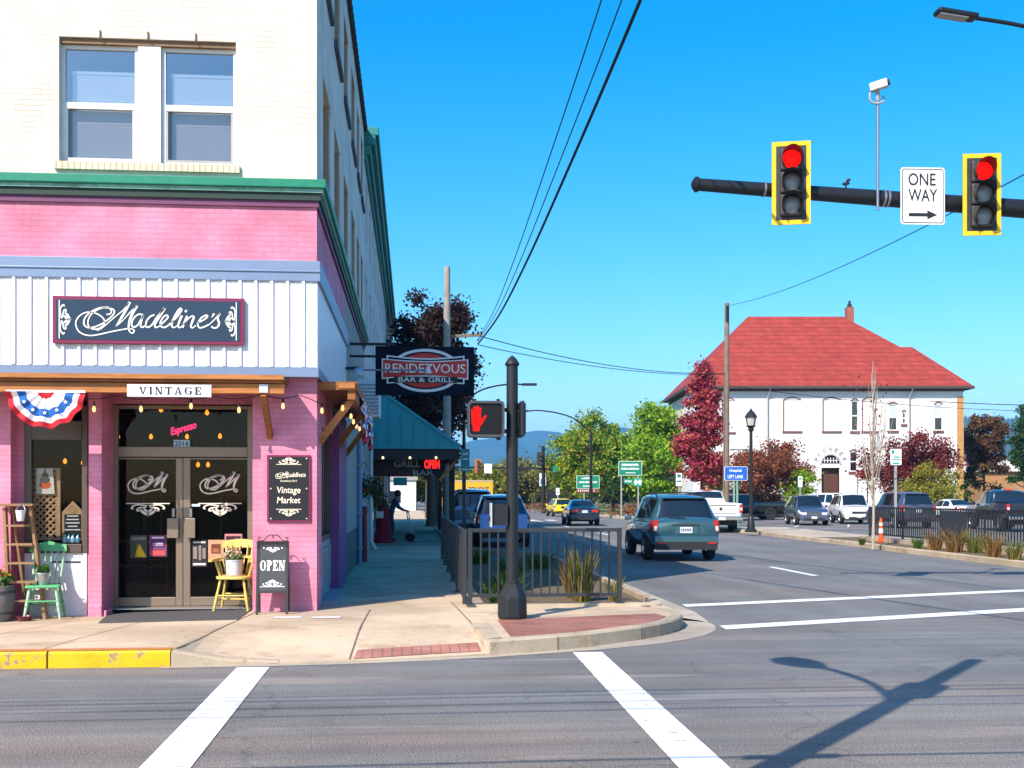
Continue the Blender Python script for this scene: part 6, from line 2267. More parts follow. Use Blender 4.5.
# ------------------------------------------------------------------ utility poles, wires, street lamps
TIM = mat('pole_timber', (.22, .16, .115), rough=.9, var=.35, scale=5, detail=9, dirt=.6)
TIMG = mat('grey_pole_timber', (.34, .31, .28), rough=.9, var=.3, scale=5, detail=9, dirt=.5)
P1 = onD(447, 496, 43.0)
t = thing('utility_pole', 'tall grey utility pole rising behind the RENDEZVOUS sign', 'utility pole', (P1.x, P1.y, .15))
g = MB(); g.tube([(P1.x, P1.y, .15), (P1.x, P1.y, onD(447, 267, 43).z)], [.17, .12], 12); g.build('pole', TIMG, t, smooth=50)
J = onD(478, 338, 43.0)
g = MB(); g.bar((P1.x - .1, P1.y, J.z + .05), (J.x + .15, P1.y - .1, J.z + .12), .09, .11); g.build('crossarm', TIM, t)
for u in (.0, -.18, .12):
 g = MB(); g.lathe([(.03, .06), (.05, .1), (.05, .16), (.02, .2)], (J.x + u, P1.y - .1, J.z + .05), seg=8); g.build('insulator', POLE, t)
P2 = onD(726, 527, 62.0); P2.z = .145
P2t = onD(727, 303, 54.0 * .98)
t = thing('utility_pole', 'brown timber utility pole in front of the red maple', 'utility pole', (P2.x, P2.y, .145))
ht = CAM_H + (HY - 303) / F_PX * ((P2.y) / dirv(726)[1])
g = MB(); g.tube([(P2.x, P2.y, .14), (P2.x + .05, P2.y, ht)], [.19, .13], 12); g.build('pole', TIM, t, smooth=50)
g = MB(); g.box(P2.x - .05, P2.x + .1, P2.y - .22, P2.y - .14, ht - 1.0, ht - .2); g.build('pole_bracket', POLE, t)
P2d = P2.y / dirv(726)[1]
w2 = onD(727, 374, P2d)
# a pole behind the viewpoint that the heavy wires run to
PBk = Vector((4.3, -6.5, 0))
t = thing('utility_pole', 'timber utility pole on the near side of the crossing carrying the overhead wires', 'utility pole', tuple(PBk))
g = MB(); g.tube([tuple(PBk), (PBk.x, PBk.y, 12.8)], [.2, .13], 12); g.build('pole', TIM, t, smooth=50)
g = MB(); g.bar((PBk.x - 1.2, PBk.y, 12.2), (PBk.x + .6, PBk.y, 12.2), .1, .12); g.build('crossarm', TIM, t)
WIRE = mat('wire_black', (.012, .012, .014), rough=.6)
def wire(label, pts, r_, k=10, name='overhead_wire'):
 g = MB(); g.tube(crom(pts, k), r_, 6)
 o = g.build(name, WIRE)
 tag(o, label, 'wire')
 return o
prof = [(43, 7.35), (36, 7.32), (30, 7.68), (24, 8.27), (17, 9.07), (8, 10.4), (-6.5, 12.4)]
for (xe, dz, r_, lab) in ((4.28, 0, .030, 'thick twisted overhead cable, heaviest of the three climbing to the top edge'), (3.80, .10, .012, 'thin overhead wire running between the thick cable and the other thin wire'), (3.25, .16, .012, 'thin overhead wire furthest from the thick cable')):
 pts = []
 for y, z in prof:
  s_ = (43 - y) / 49.5
  pts.append((J.x + (xe - J.x) * s_ + (.012 * math.sin(y * 2.1) if r_ > .02 else 0), y, z + dz))
 wire(lab, pts, r_)
def sag(a, b, s_, n=10):
 a, b = Vector(a), Vector(b)
 return [a.lerp(b, i / n) - Vector((0, 0, s_ * 4 * (i / n) * (1 - i / n))) for i in range(n + 1)]
wire('upper of the two wires from the grey utility pole to the brown one', sag((J.x, 43, J.z + .1), (P2.x, P2.y, w2.z + .05), .45), .018)
wire('lower and looser of the two wires from the grey utility pole to the brown one', sag((J.x, 43, J.z - .25), (P2.x, P2.y, w2.z - .02), .35), .016)
wire('thin wire from the top of the brown utility pole up towards the mast', sag((P2.x, P2.y, ht - .15), tuple(onD(1150, 105, 17)), .5), .012)
wire('two parallel lines behind the mast arm, seen below the red roof edge', sag(tuple(onD(930, 401, 80)), tuple(onD(1250, 398, 76)), .4), .03)
wire('long wire across the white hall wall below the eaves', sag((P2.x, P2.y, w2.z - .6), tuple(onD(1250, 404, 75)), .9), .016)
wire('service cable running from the corner building roof out over the crossing', sag((XC, 15.6, 10.6), (3.1, -6.5, 11.6), .5), .022)
wire('thinner service wire beside the one from the corner building roof', sag((XC, 16.3, 10.5), (3.3, -6.5, 11.6), .7), .010)
# pole with a cobra-head lamp just outside the view: its shadow crosses the road
LB = Vector((-1.86, 1.83, 0))
t = thing('street_light', 'timber pole with a lamp arm whose shadow falls across the crossing', 'street light', tuple(LB))
HB = 10.75
g = MB(); g.tube([tuple(LB), (LB.x, LB.y, HB)], [.13, .09], 14); g.build('pole', TIM, t, smooth=50)
zz = 8.15
g = MB(); g.tube(crom([(LB.x, LB.y, zz), (LB.x - .15, LB.y + .45, zz + .5), (LB.x - .36, LB.y + 1.0, zz + .75), (LB.x - .5, LB.y + 1.25, zz + .8)], 6), .04, 8); g.build('lamp_arm', MAST, t, smooth=50)
g = MB(); g.lathe([(.03, -.05), (.09, .0), (.17, .22), (.19, .42), (.13, .62), (.001, .70)], (LB.x - .48, LB.y + 1.2, zz + .82), (-.32, .9, .05), 14); g.build('lamp_head', POLE, t, smooth=50)
g = MB(); g.box(LB.x - .14, LB.x + .14, LB.y - .14, LB.y + .14, 8.5, 9.1); g.tube([(LB.x - .3, LB.y, 6.1), (LB.x + .3, LB.y, 6.1)], .05, 6); g.build('pole_bracket', POLE, t)
for y, z, r_, lab in ((1.75, 8.15, .014, 'lowest of the wires strung along the cross street overhead'), (1.83, 8.45, .014, 'second lowest of the wires strung along the cross street overhead'), (1.9, 8.75, .014, 'middle wire strung along the cross street overhead'), (1.83, 9.05, .014, 'second highest of the wires strung along the cross street overhead'), (1.83, 6.12, .016, 'single low cable strung along the cross street overhead')):
 wire(lab, sag((-60, y, z + .3), (LB.x, y, z), .4) + sag((LB.x, y, z), (60, y, z - .1), .7)[1:], r_, 4)
def lamp_post(loc, h, label):
 t = thing('street_lamp', label, 'street lamp', tuple(loc))
 x, y, z = loc
 g = MB(); g.lathe([(.26, 0), (.26, .06), (.17, .14), (.13, .55), (.085, .65)], (x, y, z), seg=14); g.build('base', POLE, t, smooth=40)
 g = MB(); g.tube([(x, y, z + .6), (x, y, h - .9)], [.085, .065], 12); g.build('post', POLE, t, smooth=50)
 g = MB(); g.lathe([(.07, -.95), (.14, -.86), (.10, -.8), (.20, -.72), (.22, -.70)], (x, y, h), seg=12); g.build('collar', POLE, t, smooth=40)
 g = MB(); g.lathe([(.17, -.70), (.24, -.34), (.2, -.34)], (x, y, h), seg=8); g.build('lantern_glass', mat('frosted_glass', (.52, .50, .46), rough=.3), t)
 g = MB(); g.lathe([(.28, -.35), (.24, -.28), (.13, -.12), (.06, -.06), (.03, .0), (.001, .06)], (x, y, h), seg=10)
 for k in range(4):
  a = k * math.pi / 2 + .4
  g.bar((x + .18 * math.cos(a), y + .18 * math.sin(a), h - .70), (x + .25 * math.cos(a), y + .25 * math.sin(a), h - .34), .03, .03)
 g.build('lantern_cap', POLE, t)
 g = MB(); g.tube([(x, y, h - 1.7), (x - .9, y, h - 1.7)], .02, 6); g.build('banner_arm', POLE, t)
 return t
LPz = onZ(751, 532, .145)
lamp_post((LPz.x, LPz.y, .145), CAM_H + (HY - 409) / F_PX * (LPz.y / dirv(751)[1]), 'black lantern street lamp at the tip of the far pavement')
def road_sign(name, label, px0, px1, py0, py1, d, legs, face, mark_m, marks, rim=True, base=.1, leg_m=None, group=None, extra=None):
 a, b = onD(px0, py1, d), onD(px1, py0, d)
 c = (a + b) / 2
 W_, H_ = (b - a).to_2d().length, b.z - a.z
 t = thing(name, label, 'road sign', (c.x, c.y, base), rz=-YAW, group=group)
 z0 = a.z - base
 fr = Frame((0, 0, z0))
 g = MB(); g.prism(rrect(-W_ / 2, W_ / 2, 0, H_, min(W_, H_) * .07), fr, -.03, 0); g.build('panel', WS if rim else face, t, world=False)
 if rim:
  m_ = min(W_, H_) * .03
  g = MB(); g.prism(rrect(-W_ / 2 + m_, W_ / 2 - m_, m_, H_ - m_, min(W_, H_) * .06), fr, .0, .004); g.build('face', face, t, world=False)
 if marks:
  g = MB()
  for mk in marks:
   if mk[0] == 'bar':
    _, u0, u1, v0, v1 = mk
    # runs of small marks: lettering too far away to read
    u = u0
    rr = random.Random(int(px0 * 7 + v0 * 100))
    while u < u1 - .02:
     wd = min(u1 - u, rr.uniform(.03, .06))
     g.rect(fr, (u - .5) * W_, (u + wd * .72 - .5) * W_, v0 * H_, (v0 + (v1 - v0) * rr.choice((.75, 1, 1))) * H_, .008)
     u += wd
   elif mk[0] == 'text':
    _, s_, u0, u1, v0, v1 = mk
    g.text(fr, s_, (u0 - .5) * W_, v0 * H_, (u1 - u0) * W_, (v1 - v0) * H_, .008, bold=.02)
   elif mk[0] == 'rect':
    _, u0, u1, v0, v1 = mk
    g.rect(fr, (u0 - .5) * W_, (u1 - .5) * W_, v0 * H_, v1 * H_, .008)
  g.build('lettering', mark_m, t, world=False)
 for u in legs:
  g = MB(); g.box((u - .5) * W_ - .045, (u - .5) * W_ + .045, .031, .10, 0, z0 + H_ * .9); g.build('post', leg_m or mat('steel_sign_post', (.42, .43, .42), rough=.45, metal=.5), t, world=False)
 if extra: extra(t, fr, W_, H_, z0)
 return t
SGRN = mat('sign_green', (.008, .22, .13), rough=.4, var=.06)
SBLU = mat('sign_blue', (.01, .11, .50), rough=.4, var=.06)
def brownstrip(t, fr, W_, H_, z0):
 g = MB(); g.fbox(fr, -W_ / 2, W_ / 2, -.3, -.02, -.03, 0); s_ = g.build('panel', mat('sign_brown', (.20, .06, .035), rough=.5), t, world=False)
 g = MB()
 for k in range(9): g.rect(fr, -W_ * .44 + k * W_ * .085, -W_ * .40 + k * W_ * .085, -.21, -.1, .004)
 g.build('lettering', WS, t, world=False)
road_sign('guide_sign', 'green guide sign with a brown strip below, above the dark sedan', 576.5, 599.5, 475.5, 488.5, 84, (.33, .66), SGRN, WS, [('bar', .22, .72, .72, .86), ('bar', .1, .9, .42, .56), ('bar', .28, .7, .14, .24)], extra=brownstrip)
def shields(t, fr, W_, H_, z0):
 g = MB(); g.fbox(fr, -W_ * .28, W_ * .12, -H_ * .58, -H_ * .22, -.03, 0); g.build('panel', SGRN, t, world=False)
 g = MB(); g.fbox(fr, W_ * .14, W_ * .5, -H_ * .72, -H_ * .2, -.03, 0); g.build('panel', mat('route_green', (.02, .32, .26), rough=.4), t, world=False)
 g = MB(); g.ell(fr, W_ * .24, -H_ * .46, W_ * .07, H_ * .18, .004); g.ell(fr, W_ * .41, -H_ * .46, W_ * .07, H_ * .18, .004)
 for k in range(5): g.rect(fr, -W_ * .23 + k * W_ * .06, -W_ * .19 + k * W_ * .06, -H_ * .46, -H_ * .34, .004)
 g.build('lettering', WS, t, world=False)
road_sign('guide_sign', 'larger green guide sign on two posts with small green plates below it', 618.5, 642, 461, 475.5, 79, (.12, .84), SGRN, WS, [('bar', .14, .86, .66, .82), ('bar', .12, .88, .40, .54), ('rect', .3, .72, .16, .21)], extra=shields)
road_sign('hospital_sign', 'blue road sign reading Hospital LEFT LANE before the brown utility pole', 724.5, 747.5, 466.5, 480.5, 58, (.42, .56), SBLU, WS, [('text', 'Hospital', .22, .74, .56, .82), ('text', 'LEFT LANE', .14, .80, .16, .40)], leg_m=mat('green_sign_post', (.18, .36, .26), rough=.5))
road_sign('parking_sign', 'white and green parking sign on a grey post by the island railing', 890.5, 901.5, 449, 465, 43, (.5,), WS, mat('sign_marks_green', (.03, .34, .22), rough=.5), [('rect', .08, .34, .7, .94), ('bar', .3, .9, .45, .56), ('bar', .15, .9, .3, .4), ('rect', .2, .8, .06, .16)], rim=False, base=.14)
road_sign('parking_sign', 'small white notice on a post in front of the bright green bush', 798, 802.5, 476.5, 487, 82, (.5,), WS, SGRN, [('rect', .2, .8, .7, .85)], rim=False)
road_sign('notice_sign', 'small white and green notice on a post left of the red maple', 676, 682, 473, 486, 66, (.5,), WS, SGRN, [('rect', .2, .8, .65, .9), ('bar', .1, .9, .3, .45)], rim=False)
road_sign('banner_sign', 'red and white banner sign hanging beside the white hall window', 856.5, 869, 470, 478, 84, (.1, .9), mat('sign_red', (.55, .03, .03), rough=.5), WS, [('bar', .15, .85, .58, .8), ('bar', .1, .9, .2, .42)])
road_sign('street_name_sign', 'teal street name sign on a slim post by the parked dark SUV', 461, 469.5, 449, 471, 31, (.35,), mat('sign_teal', (.02, .22, .24), rough=.4), WS, [('bar', .15, .85, .72, .82), ('bar', .15, .85, .5, .58), ('rect', .1, .9, .04, .1)], rim=False, base=.15, leg_m=RAIL)
road_sign('banner_sign', 'blue and white banner on the far signal pole at the end of the street', 539.5, 546, 473, 486, 112, (.5,), WS, SBLU, [('rect', .15, .85, .1, .55)], rim=False, leg_m=POLE)
road_sign('notice_sign', 'small white notice on a post left of the yellow car', 556, 559.5, 488, 495, 100, (.5,), WS, BL, [('rect', .2, .8, .3, .4)], rim=False)
# far cobra-head street light and the far signal mast
def cobra(label, px, pyt, pxe, pye, d, base=.1):
 p = onZ(px, HY + CAM_H * F_PX / d, 0)
 top, e = onD(px, pyt, d), onD(pxe, pye, d)
 t = thing('street_light', label, 'street light', (p.x, p.y, base))
 g = MB(); g.tube([(p.x, p.y, 0), tuple(top)], [.12, .08], 10); g.build('pole', MAST, t, smooth=50)
 m = top.lerp(e, .5); m.z = e.z - (e.z - top.z) * .12
 g = MB(); g.tube(crom([tuple(top), tuple(top.lerp(e, .25) + Vector((0, 0, (e.z - top.z) * .35))), tuple(m + Vector((0, 0, 0))), tuple(top.lerp(e, .8) + Vector((0, 0, (e.z - top.z) * .22))), tuple(e)], 5), .05, 6); g.build('lamp_arm', MAST, t, smooth=50)
 q = (e - top).normalized()
 g = MB(); g.bar(e, e + Vector((q.x, q.y, 0)).normalized() * .8, .3, .12); g.build('lamp_head', POLE, t)
cobra('street light with a long curved arm before the green trees', 591, 432, 528, 411, 76)
cobra('street light whose arm reaches past the pedestrian signal pole from the pavement trees', 464, 402, 522, 384.5, 62)
t = thing('signal_mast', 'distant traffic signal mast spanning the end of the street', 'signal mast', tuple(onZ(544, 513.3, 0)))
bz = onZ(544, 513.3, 0); dd = 109.5
A, B2 = onD(455, 467, dd), onD(556, 469, dd)
g = MB(); g.tube([(bz.x, bz.y, 0), tuple(onD(543, 446, dd))], [.22, .15], 10); g.build('pole', MAST, t, smooth=50)
g = MB(); g.tube([tuple(A), tuple(B2)], .09, 8); g.build('arm', MAST, t, smooth=50)
for px, py, nm in ((478, 466, 'orange'), (540, 459, 'dark')):
 p = onD(px, py, dd - .3)
 g = MB(); g.box(p.x - .3, p.x + .3, p.y - .2, p.y + .1, p.z - .65, p.z + .65); h_ = g.build('signal_head', mat('orange_signal_back', (.45, .14, .02), rough=.6) if nm == 'orange' else HOUS, t)
 g = MB()
 for k in (-1, 0, 1): g.lathe([(.15, 0), (.15, .25)], (p.x, p.y - .2, p.z + k * .4), (0, -1, 0), 10)
 g.build('visor', VISOR, h_)
p = onD(488, 468.5, dd - .3)
g = MB(); g.box(p.x - .36, p.x + .36, p.y, p.y + .03, p.z - .45, p.z + .45); s_ = g.build('sign_plate', WS, t)
p = onD(555, 469, dd - .3); g = MB(); g.box(p.x - .2, p.x + .2, p.y, p.y + .03, p.z - .3, p.z + .3); g.build('sign_plate', SGRN, t)
p = onD(545.5, 489, dd - .8)
t = thing('control_cabinet', 'dark signal control cabinet at the foot of the distant signal pole', 'cabinet', (p.x + .6, p.y, 0))
g = MB(); g.box(p.x + .2, p.x + 1.1, p.y, p.y + .6, 0.1, 2.1); g.build('body', MAST, t, bevel=.03)
g = MB(); g.box(p.x + .27, p.x + 1.03, p.y - .02, p.y - .001, .25, 2.0); g.build('door', POLE, t)
# traffic cone by the island railing
p = onZ(881, 542, .145)
t = thing('traffic_cone', 'orange traffic cone with white bands at the end of the island railing', 'traffic cone', tuple(p))
OR = mat('cone_orange', (.70, .09, .01), rough=.5)
g = MB(); g.box(p.x - .12, p.x + .12, p.y - .12, p.y + .12, p.z, p.z + .04); g.build('base', OR, t)
g = MB(); g.lathe([(.085, .04), (.045, .74), (.03, .78)], tuple(p), seg=16); c_ = g.build('cone', OR, t, smooth=40)
g = MB(); g.lathe([(.074, .3), (.065, .44)], tuple(p), seg=16, caps=False); g.lathe([(.059, .54), (.054, .63)], tuple(p), seg=16, caps=False); g.build('white_band', WS, c_, smooth=40)
# ------------------------------------------------------------------ vehicles
CARGL = mat('car_glass', (.010, .014, .018), rough=.04, spec=.9, var=.02)
RUB = mat('tyre_rubber', (.018, .018, .019), rough=.85, var=.2)
ALLOY = mat('alloy_rim', (.42, .43, .45), rough=.3, metal=.85, var=.05)
DKRIM = mat('dark_rim', (.06, .06, .065), rough=.35, metal=.6)
CLAD = mat('black_cladding', (.022, .022, .024), rough=.65)
TAIL = mat('tail_lamp_red', (.50, .012, .012), rough=.15, spec=.8)
CLEAR = mat('clear_lamp', (.62, .63, .65), rough=.12, spec=.9)
CHROME = mat('chrome', (.65, .66, .68), rough=.15, metal=1.0, var=.02)
PLATE = mat('licence_plate', (.66, .68, .72), rough=.5, var=.3, scale=20)
SPEC = {
 'suv': dict(wr=.345, axle=(-1.30, 1.33), track=.80, st=[
 (-2.28, .46, .97, .99, .66, .78, .74, .66), (-2.21, .38, 1.03, 1.07, .78, .87, .83, .73), (-2.08, .34, 1.04, 1.34, .80, .885, .845, .665), (-1.95, .31, 1.04, 1.58, .81, .89, .85, .61), (-1.55, .29, 1.03, 1.655, .81, .895, .855, .625),
 (-.6, .27, 1.01, 1.69, .81, .90, .86, .64), (.1, .27, 1.0, 1.685, .81, .90, .86, .64), (.45, .27, .99, 1.64, .81, .895, .855, .625), (1.18, .27, .97, 1.03, .81, .885, .83, .70), (1.85, .28, .90, .955, .80, .87, .80, .66), (2.15, .30, .78, .83, .76, .82, .74, .6), (2.28, .38, .66, .69, .62, .70, .66, .5)],
 roof=(-1.9, .42), rear=(-2.19, -1.97), front=(1.12, .50), side=[((-1.62, -1.80), (-1.02, -1.02)), ((-.92, -.92), (-.08, -.08)), ((.02, .02), (1.02, .52))]),
 'sedan': dict(wr=.33, axle=(-1.38, 1.38), track=.79, st=[
 (-2.38, .44, .80, .82, .60, .74, .70, .58), (-2.28, .34, .96, .99, .74, .85, .78, .63), (-1.80, .25, .99, 1.03, .80, .89, .81, .66), (-1.58, .24, .98, 1.05, .81, .895, .815, .66), (-.85, .22, .95, 1.38, .81, .90, .82, .56),
 (-.2, .22, .93, 1.44, .81, .90, .82, .565), (.25, .22, .92, 1.42, .81, .90, .82, .56), (1.12, .22, .90, .97, .81, .89, .80, .67), (1.95, .24, .80, .85, .78, .87, .76, .62), (2.28, .28, .66, .70, .70, .80, .70, .54), (2.40, .38, .58, .60, .55, .66, .60, .42)],
 roof=(-.8, .22), rear=(-1.54, -.90), front=(1.06, .30), side=[((-1.25, -1.0), (-.42, -.42)), ((-.34, -.34), (.92, .34))]),
 'pickup': dict(wr=.40, axle=(-1.75, 1.85), track=.86, st=[
 (-2.92, .66, 1.28, 1.30, .88, .97, .95, .88), (-2.88, .58, 1.31, 1.34, .92, .99, .97, .90), (-.72, .50, 1.31, 1.34, .93, 1.0, .975, .90), (-.66, .50, 1.27, 1.40, .93, 1.0, .95, .82), (-.50, .50, 1.26, 1.86, .93, 1.0, .945, .70),
 (.0, .50, 1.25, 1.93, .93, 1.0, .945, .71), (.75, .50, 1.23, 1.91, .93, 1.0, .94, .70), (1.0, .50, 1.22, 1.83, .93, 1.0, .94, .69), (1.62, .50, 1.20, 1.27, .93, .99, .92, .82), (2.55, .52, 1.13, 1.19, .92, .98, .90, .76), (2.85, .55, 1.0, 1.05, .88, .95, .88, .7), (2.93, .62, .9, .93, .76, .84, .8, .6)],
 roof=(-.45, .95), rear=(-.64, -.52), front=(1.56, 1.05), side=[((-.42, -.36), (.42, .42)), ((.5, .5), (1.45, 1.02))]),
 'box4x4': dict(wr=.40, axle=(-1.25, 1.25), track=.80, st=[
 (-2.05, .5, 1.1, 1.12, .76, .86, .84, .76), (-2.0, .46, 1.14, 1.2, .78, .88, .86, .76), (-1.96, .44, 1.15, 1.78, .80, .89, .87, .72), (-1.5, .42, 1.15, 1.84, .8, .89, .87, .73), (.4, .42, 1.13, 1.84, .8, .89, .87, .73), (.6, .42, 1.12, 1.80, .8, .89, .86, .72), (.95, .42, 1.10, 1.16, .8, .87, .80, .70), (1.9, .44, 1.05, 1.10, .74, .82, .74, .62), (2.0, .5, .9, .95, .66, .72, .68, .5)],
 roof=(-1.9, .55), rear=(-1.99, -1.962), front=(.9, .63), side=[((-1.8, -1.8), (-.95, -.95)), ((-.85, -.85), (-.1, -.1)), ((0, 0), (.78, .58))]),
}
def herm(xs, ys, x):
 n = len(xs)
 if x <= xs[0]: return ys[0]
 if x >= xs[-1]: return ys[-1]
 i = max(k for k in range(n) if xs[k] <= x)
 i = min(i, n - 2)
 def sl(k):
  if k == 0 or k == n - 1: return 0 if False else (ys[1] - ys[0]) / (xs[1] - xs[0]) if k == 0 else (ys[-1] - ys[-2]) / (xs[-1] - xs[-2])
  a = (ys[k] - ys[k - 1]) / (xs[k] - xs[k - 1])
  b = (ys[k + 1] - ys[k]) / (xs[k + 1] - xs[k])
  if a * b <= 0: return 0
  return 2 * a * b / (a + b)
 h = xs[i + 1] - xs[i]
 t = (x - xs[i]) / h
 m0, m1 = sl(i) * h, sl(i + 1) * h
 return (2 * t ** 3 - 3 * t ** 2 + 1) * ys[i] + (t ** 3 - 2 * t ** 2 + t) * m0 + (-2 * t ** 3 + 3 * t ** 2) * ys[i + 1] + (t ** 3 - t ** 2) * m1
class Loft:
 def __init__(s, st):
  s.y = [q[0] for q in st]
  s.c = [[q[k] for q in st] for k in range(1, 8)]
  s.cache = {}
 def ring(s, y):
  if y in s.cache: return s.cache[y]
  zb, zl, zt, wb, wm, wl, wt = [herm(s.y, c, y) for c in s.c]
  P = [(0, zb), (wb * .8, zb), (wb, zb + .10), (wm, zb + (zl - zb) * .55), (wm * .6 + wl * .4, zb + (zl - zb) * .86), (wl, zl), (wt, max(zl, zt - .05)), (wt * .80, zt), (0, zt + .025)]
  s.cache[y] = P
  return P
 TOP = 8.0
 def S(s, y, q):
  P = s.ring(y)
  a = min(abs(q), 7.9999)
  i = int(a)
  t = a - i
  x = P[i][0] + (P[i + 1][0] - P[i][0]) * t
  z = P[i][1] + (P[i + 1][1] - P[i][1]) * t
  return Vector((x if q >= 0 else -x, y, z))
 def N(s, y, q):
  e = .012
  dy = s.S(y + e, q) - s.S(y - e, q)
  dq = s.S(y, q + e) - s.S(y, q - e)
  n = dy.cross(dq)
  if n.length < 1e-9: return Vector((0, 0, 1))
  return n.normalized()
 def body(s):
  ys = []
  for a, b in zip(s.y, s.y[1:]):
   n = max(2, int((b - a) / .09))
   ys += [a + (b - a) * i / n for i in range(n)]
  ys.append(s.y[-1])
  g = MB()
  R_ = []
  for y in ys:
   half = []
   P = s.ring(y)
   for i in range(8):
    for k in (0, .5): half.append(s.S(y, i + k))
   ring = half + [s.S(y, 7.9999)] + [Vector((-p.x, p.y, p.z)) for p in reversed(half[1:])]
   R_.append(ring)
  m = len(R_[0])
  g.v = [tuple(p) for r_ in R_ for p in r_]
  for i in range(len(R_) - 1):
   for j in range(m):
    a, b = i * m + j, i * m + (j + 1) % m
    g.f.append([a, b, b + m, a + m][::-1])
  g.f.append(list(range(m)))
  g.f.append(list(reversed(range((len(R_) - 1) * m, len(R_) * m))))
  return g
 def patch(s, g, corners, off=.006, nu=8, nv=6, th=0.0):
  """corners (y,q) lower-rear, lower-front, upper-front, upper-rear; q is lofted ring parameter"""
  (a, b, c, d) = corners
  V = []
  for j in range(nv + 1):
   for i in range(nu + 1):
    u, v = i / nu, j / nv
    y = (a[0] * (1 - u) + b[0] * u) * (1 - v) + (d[0] * (1 - u) + c[0] * u) * v
    q = (a[1] * (1 - u) + b[1] * u) * (1 - v) + (d[1] * (1 - u) + c[1] * u) * v
    V.append(s.S(y, q) + s.N(y, q) * off)
  F_ = []
  for j in range(nv):
   for i in range(nu):
    k = j * (nu + 1) + i
    F_.append((k, k + 1, k + nu + 2, k + nu + 1))
  g.add(V, F_)
 def screen(s, g, y0, y1, tmax0, tmax1, off=.006, nu=10, nv=6):
  """windscreen: y0 = lower edge, y1 = upper edge; ring parameter runs across the top"""
  V = []
  for j in range(nv + 1):
   v = j / nv
   y = y0 + (y1 - y0) * v
   tm = tmax0 + (tmax1 - tmax0) * v
   for i in range(nu + 1):
    t = -1 + 2 * i / nu
    q = 8 - abs(t) * tm
    q = q if t >= 0 else -q
    if abs(t) < 1e-6: q = 7.999
    V.append(s.S(y, q) + s.N(y, q) * off)
  F_ = []
  for j in range(nv):
   for i in range(nu):
    k = j * (nu + 1) + i
    F_.append((k, k + 1, k + nu + 2, k + nu + 1))
  g.add(V, F_)
def cut_arches(o, cyls):
 dg = bpy.context.evaluated_depsgraph_get()
 cut = []
 for (y, z, r_, w) in cyls:
  g = MB(); g.tube([(-w, y, z), (w, y, z)], r_, 28)
  c = g.build('arch_cutter', CLAD)
  c.hide_render = True
  m = o.modifiers.new('arch', 'BOOLEAN')
  m.operation = 'DIFFERENCE'
  m.object = c
  m.solver = 'EXACT'
  cut.append(c)
 bpy.context.view_layer.update()
 dg = bpy.context.evaluated_depsgraph_get()
 me = bpy.data.meshes.new_from_object(o.evaluated_get(dg))
 o.modifiers.clear()
 old = o.data
 o.data = me
 for c in cut: bpy.data.objects.remove(c)
 return me
_TYRE, _RIM = {}, {}
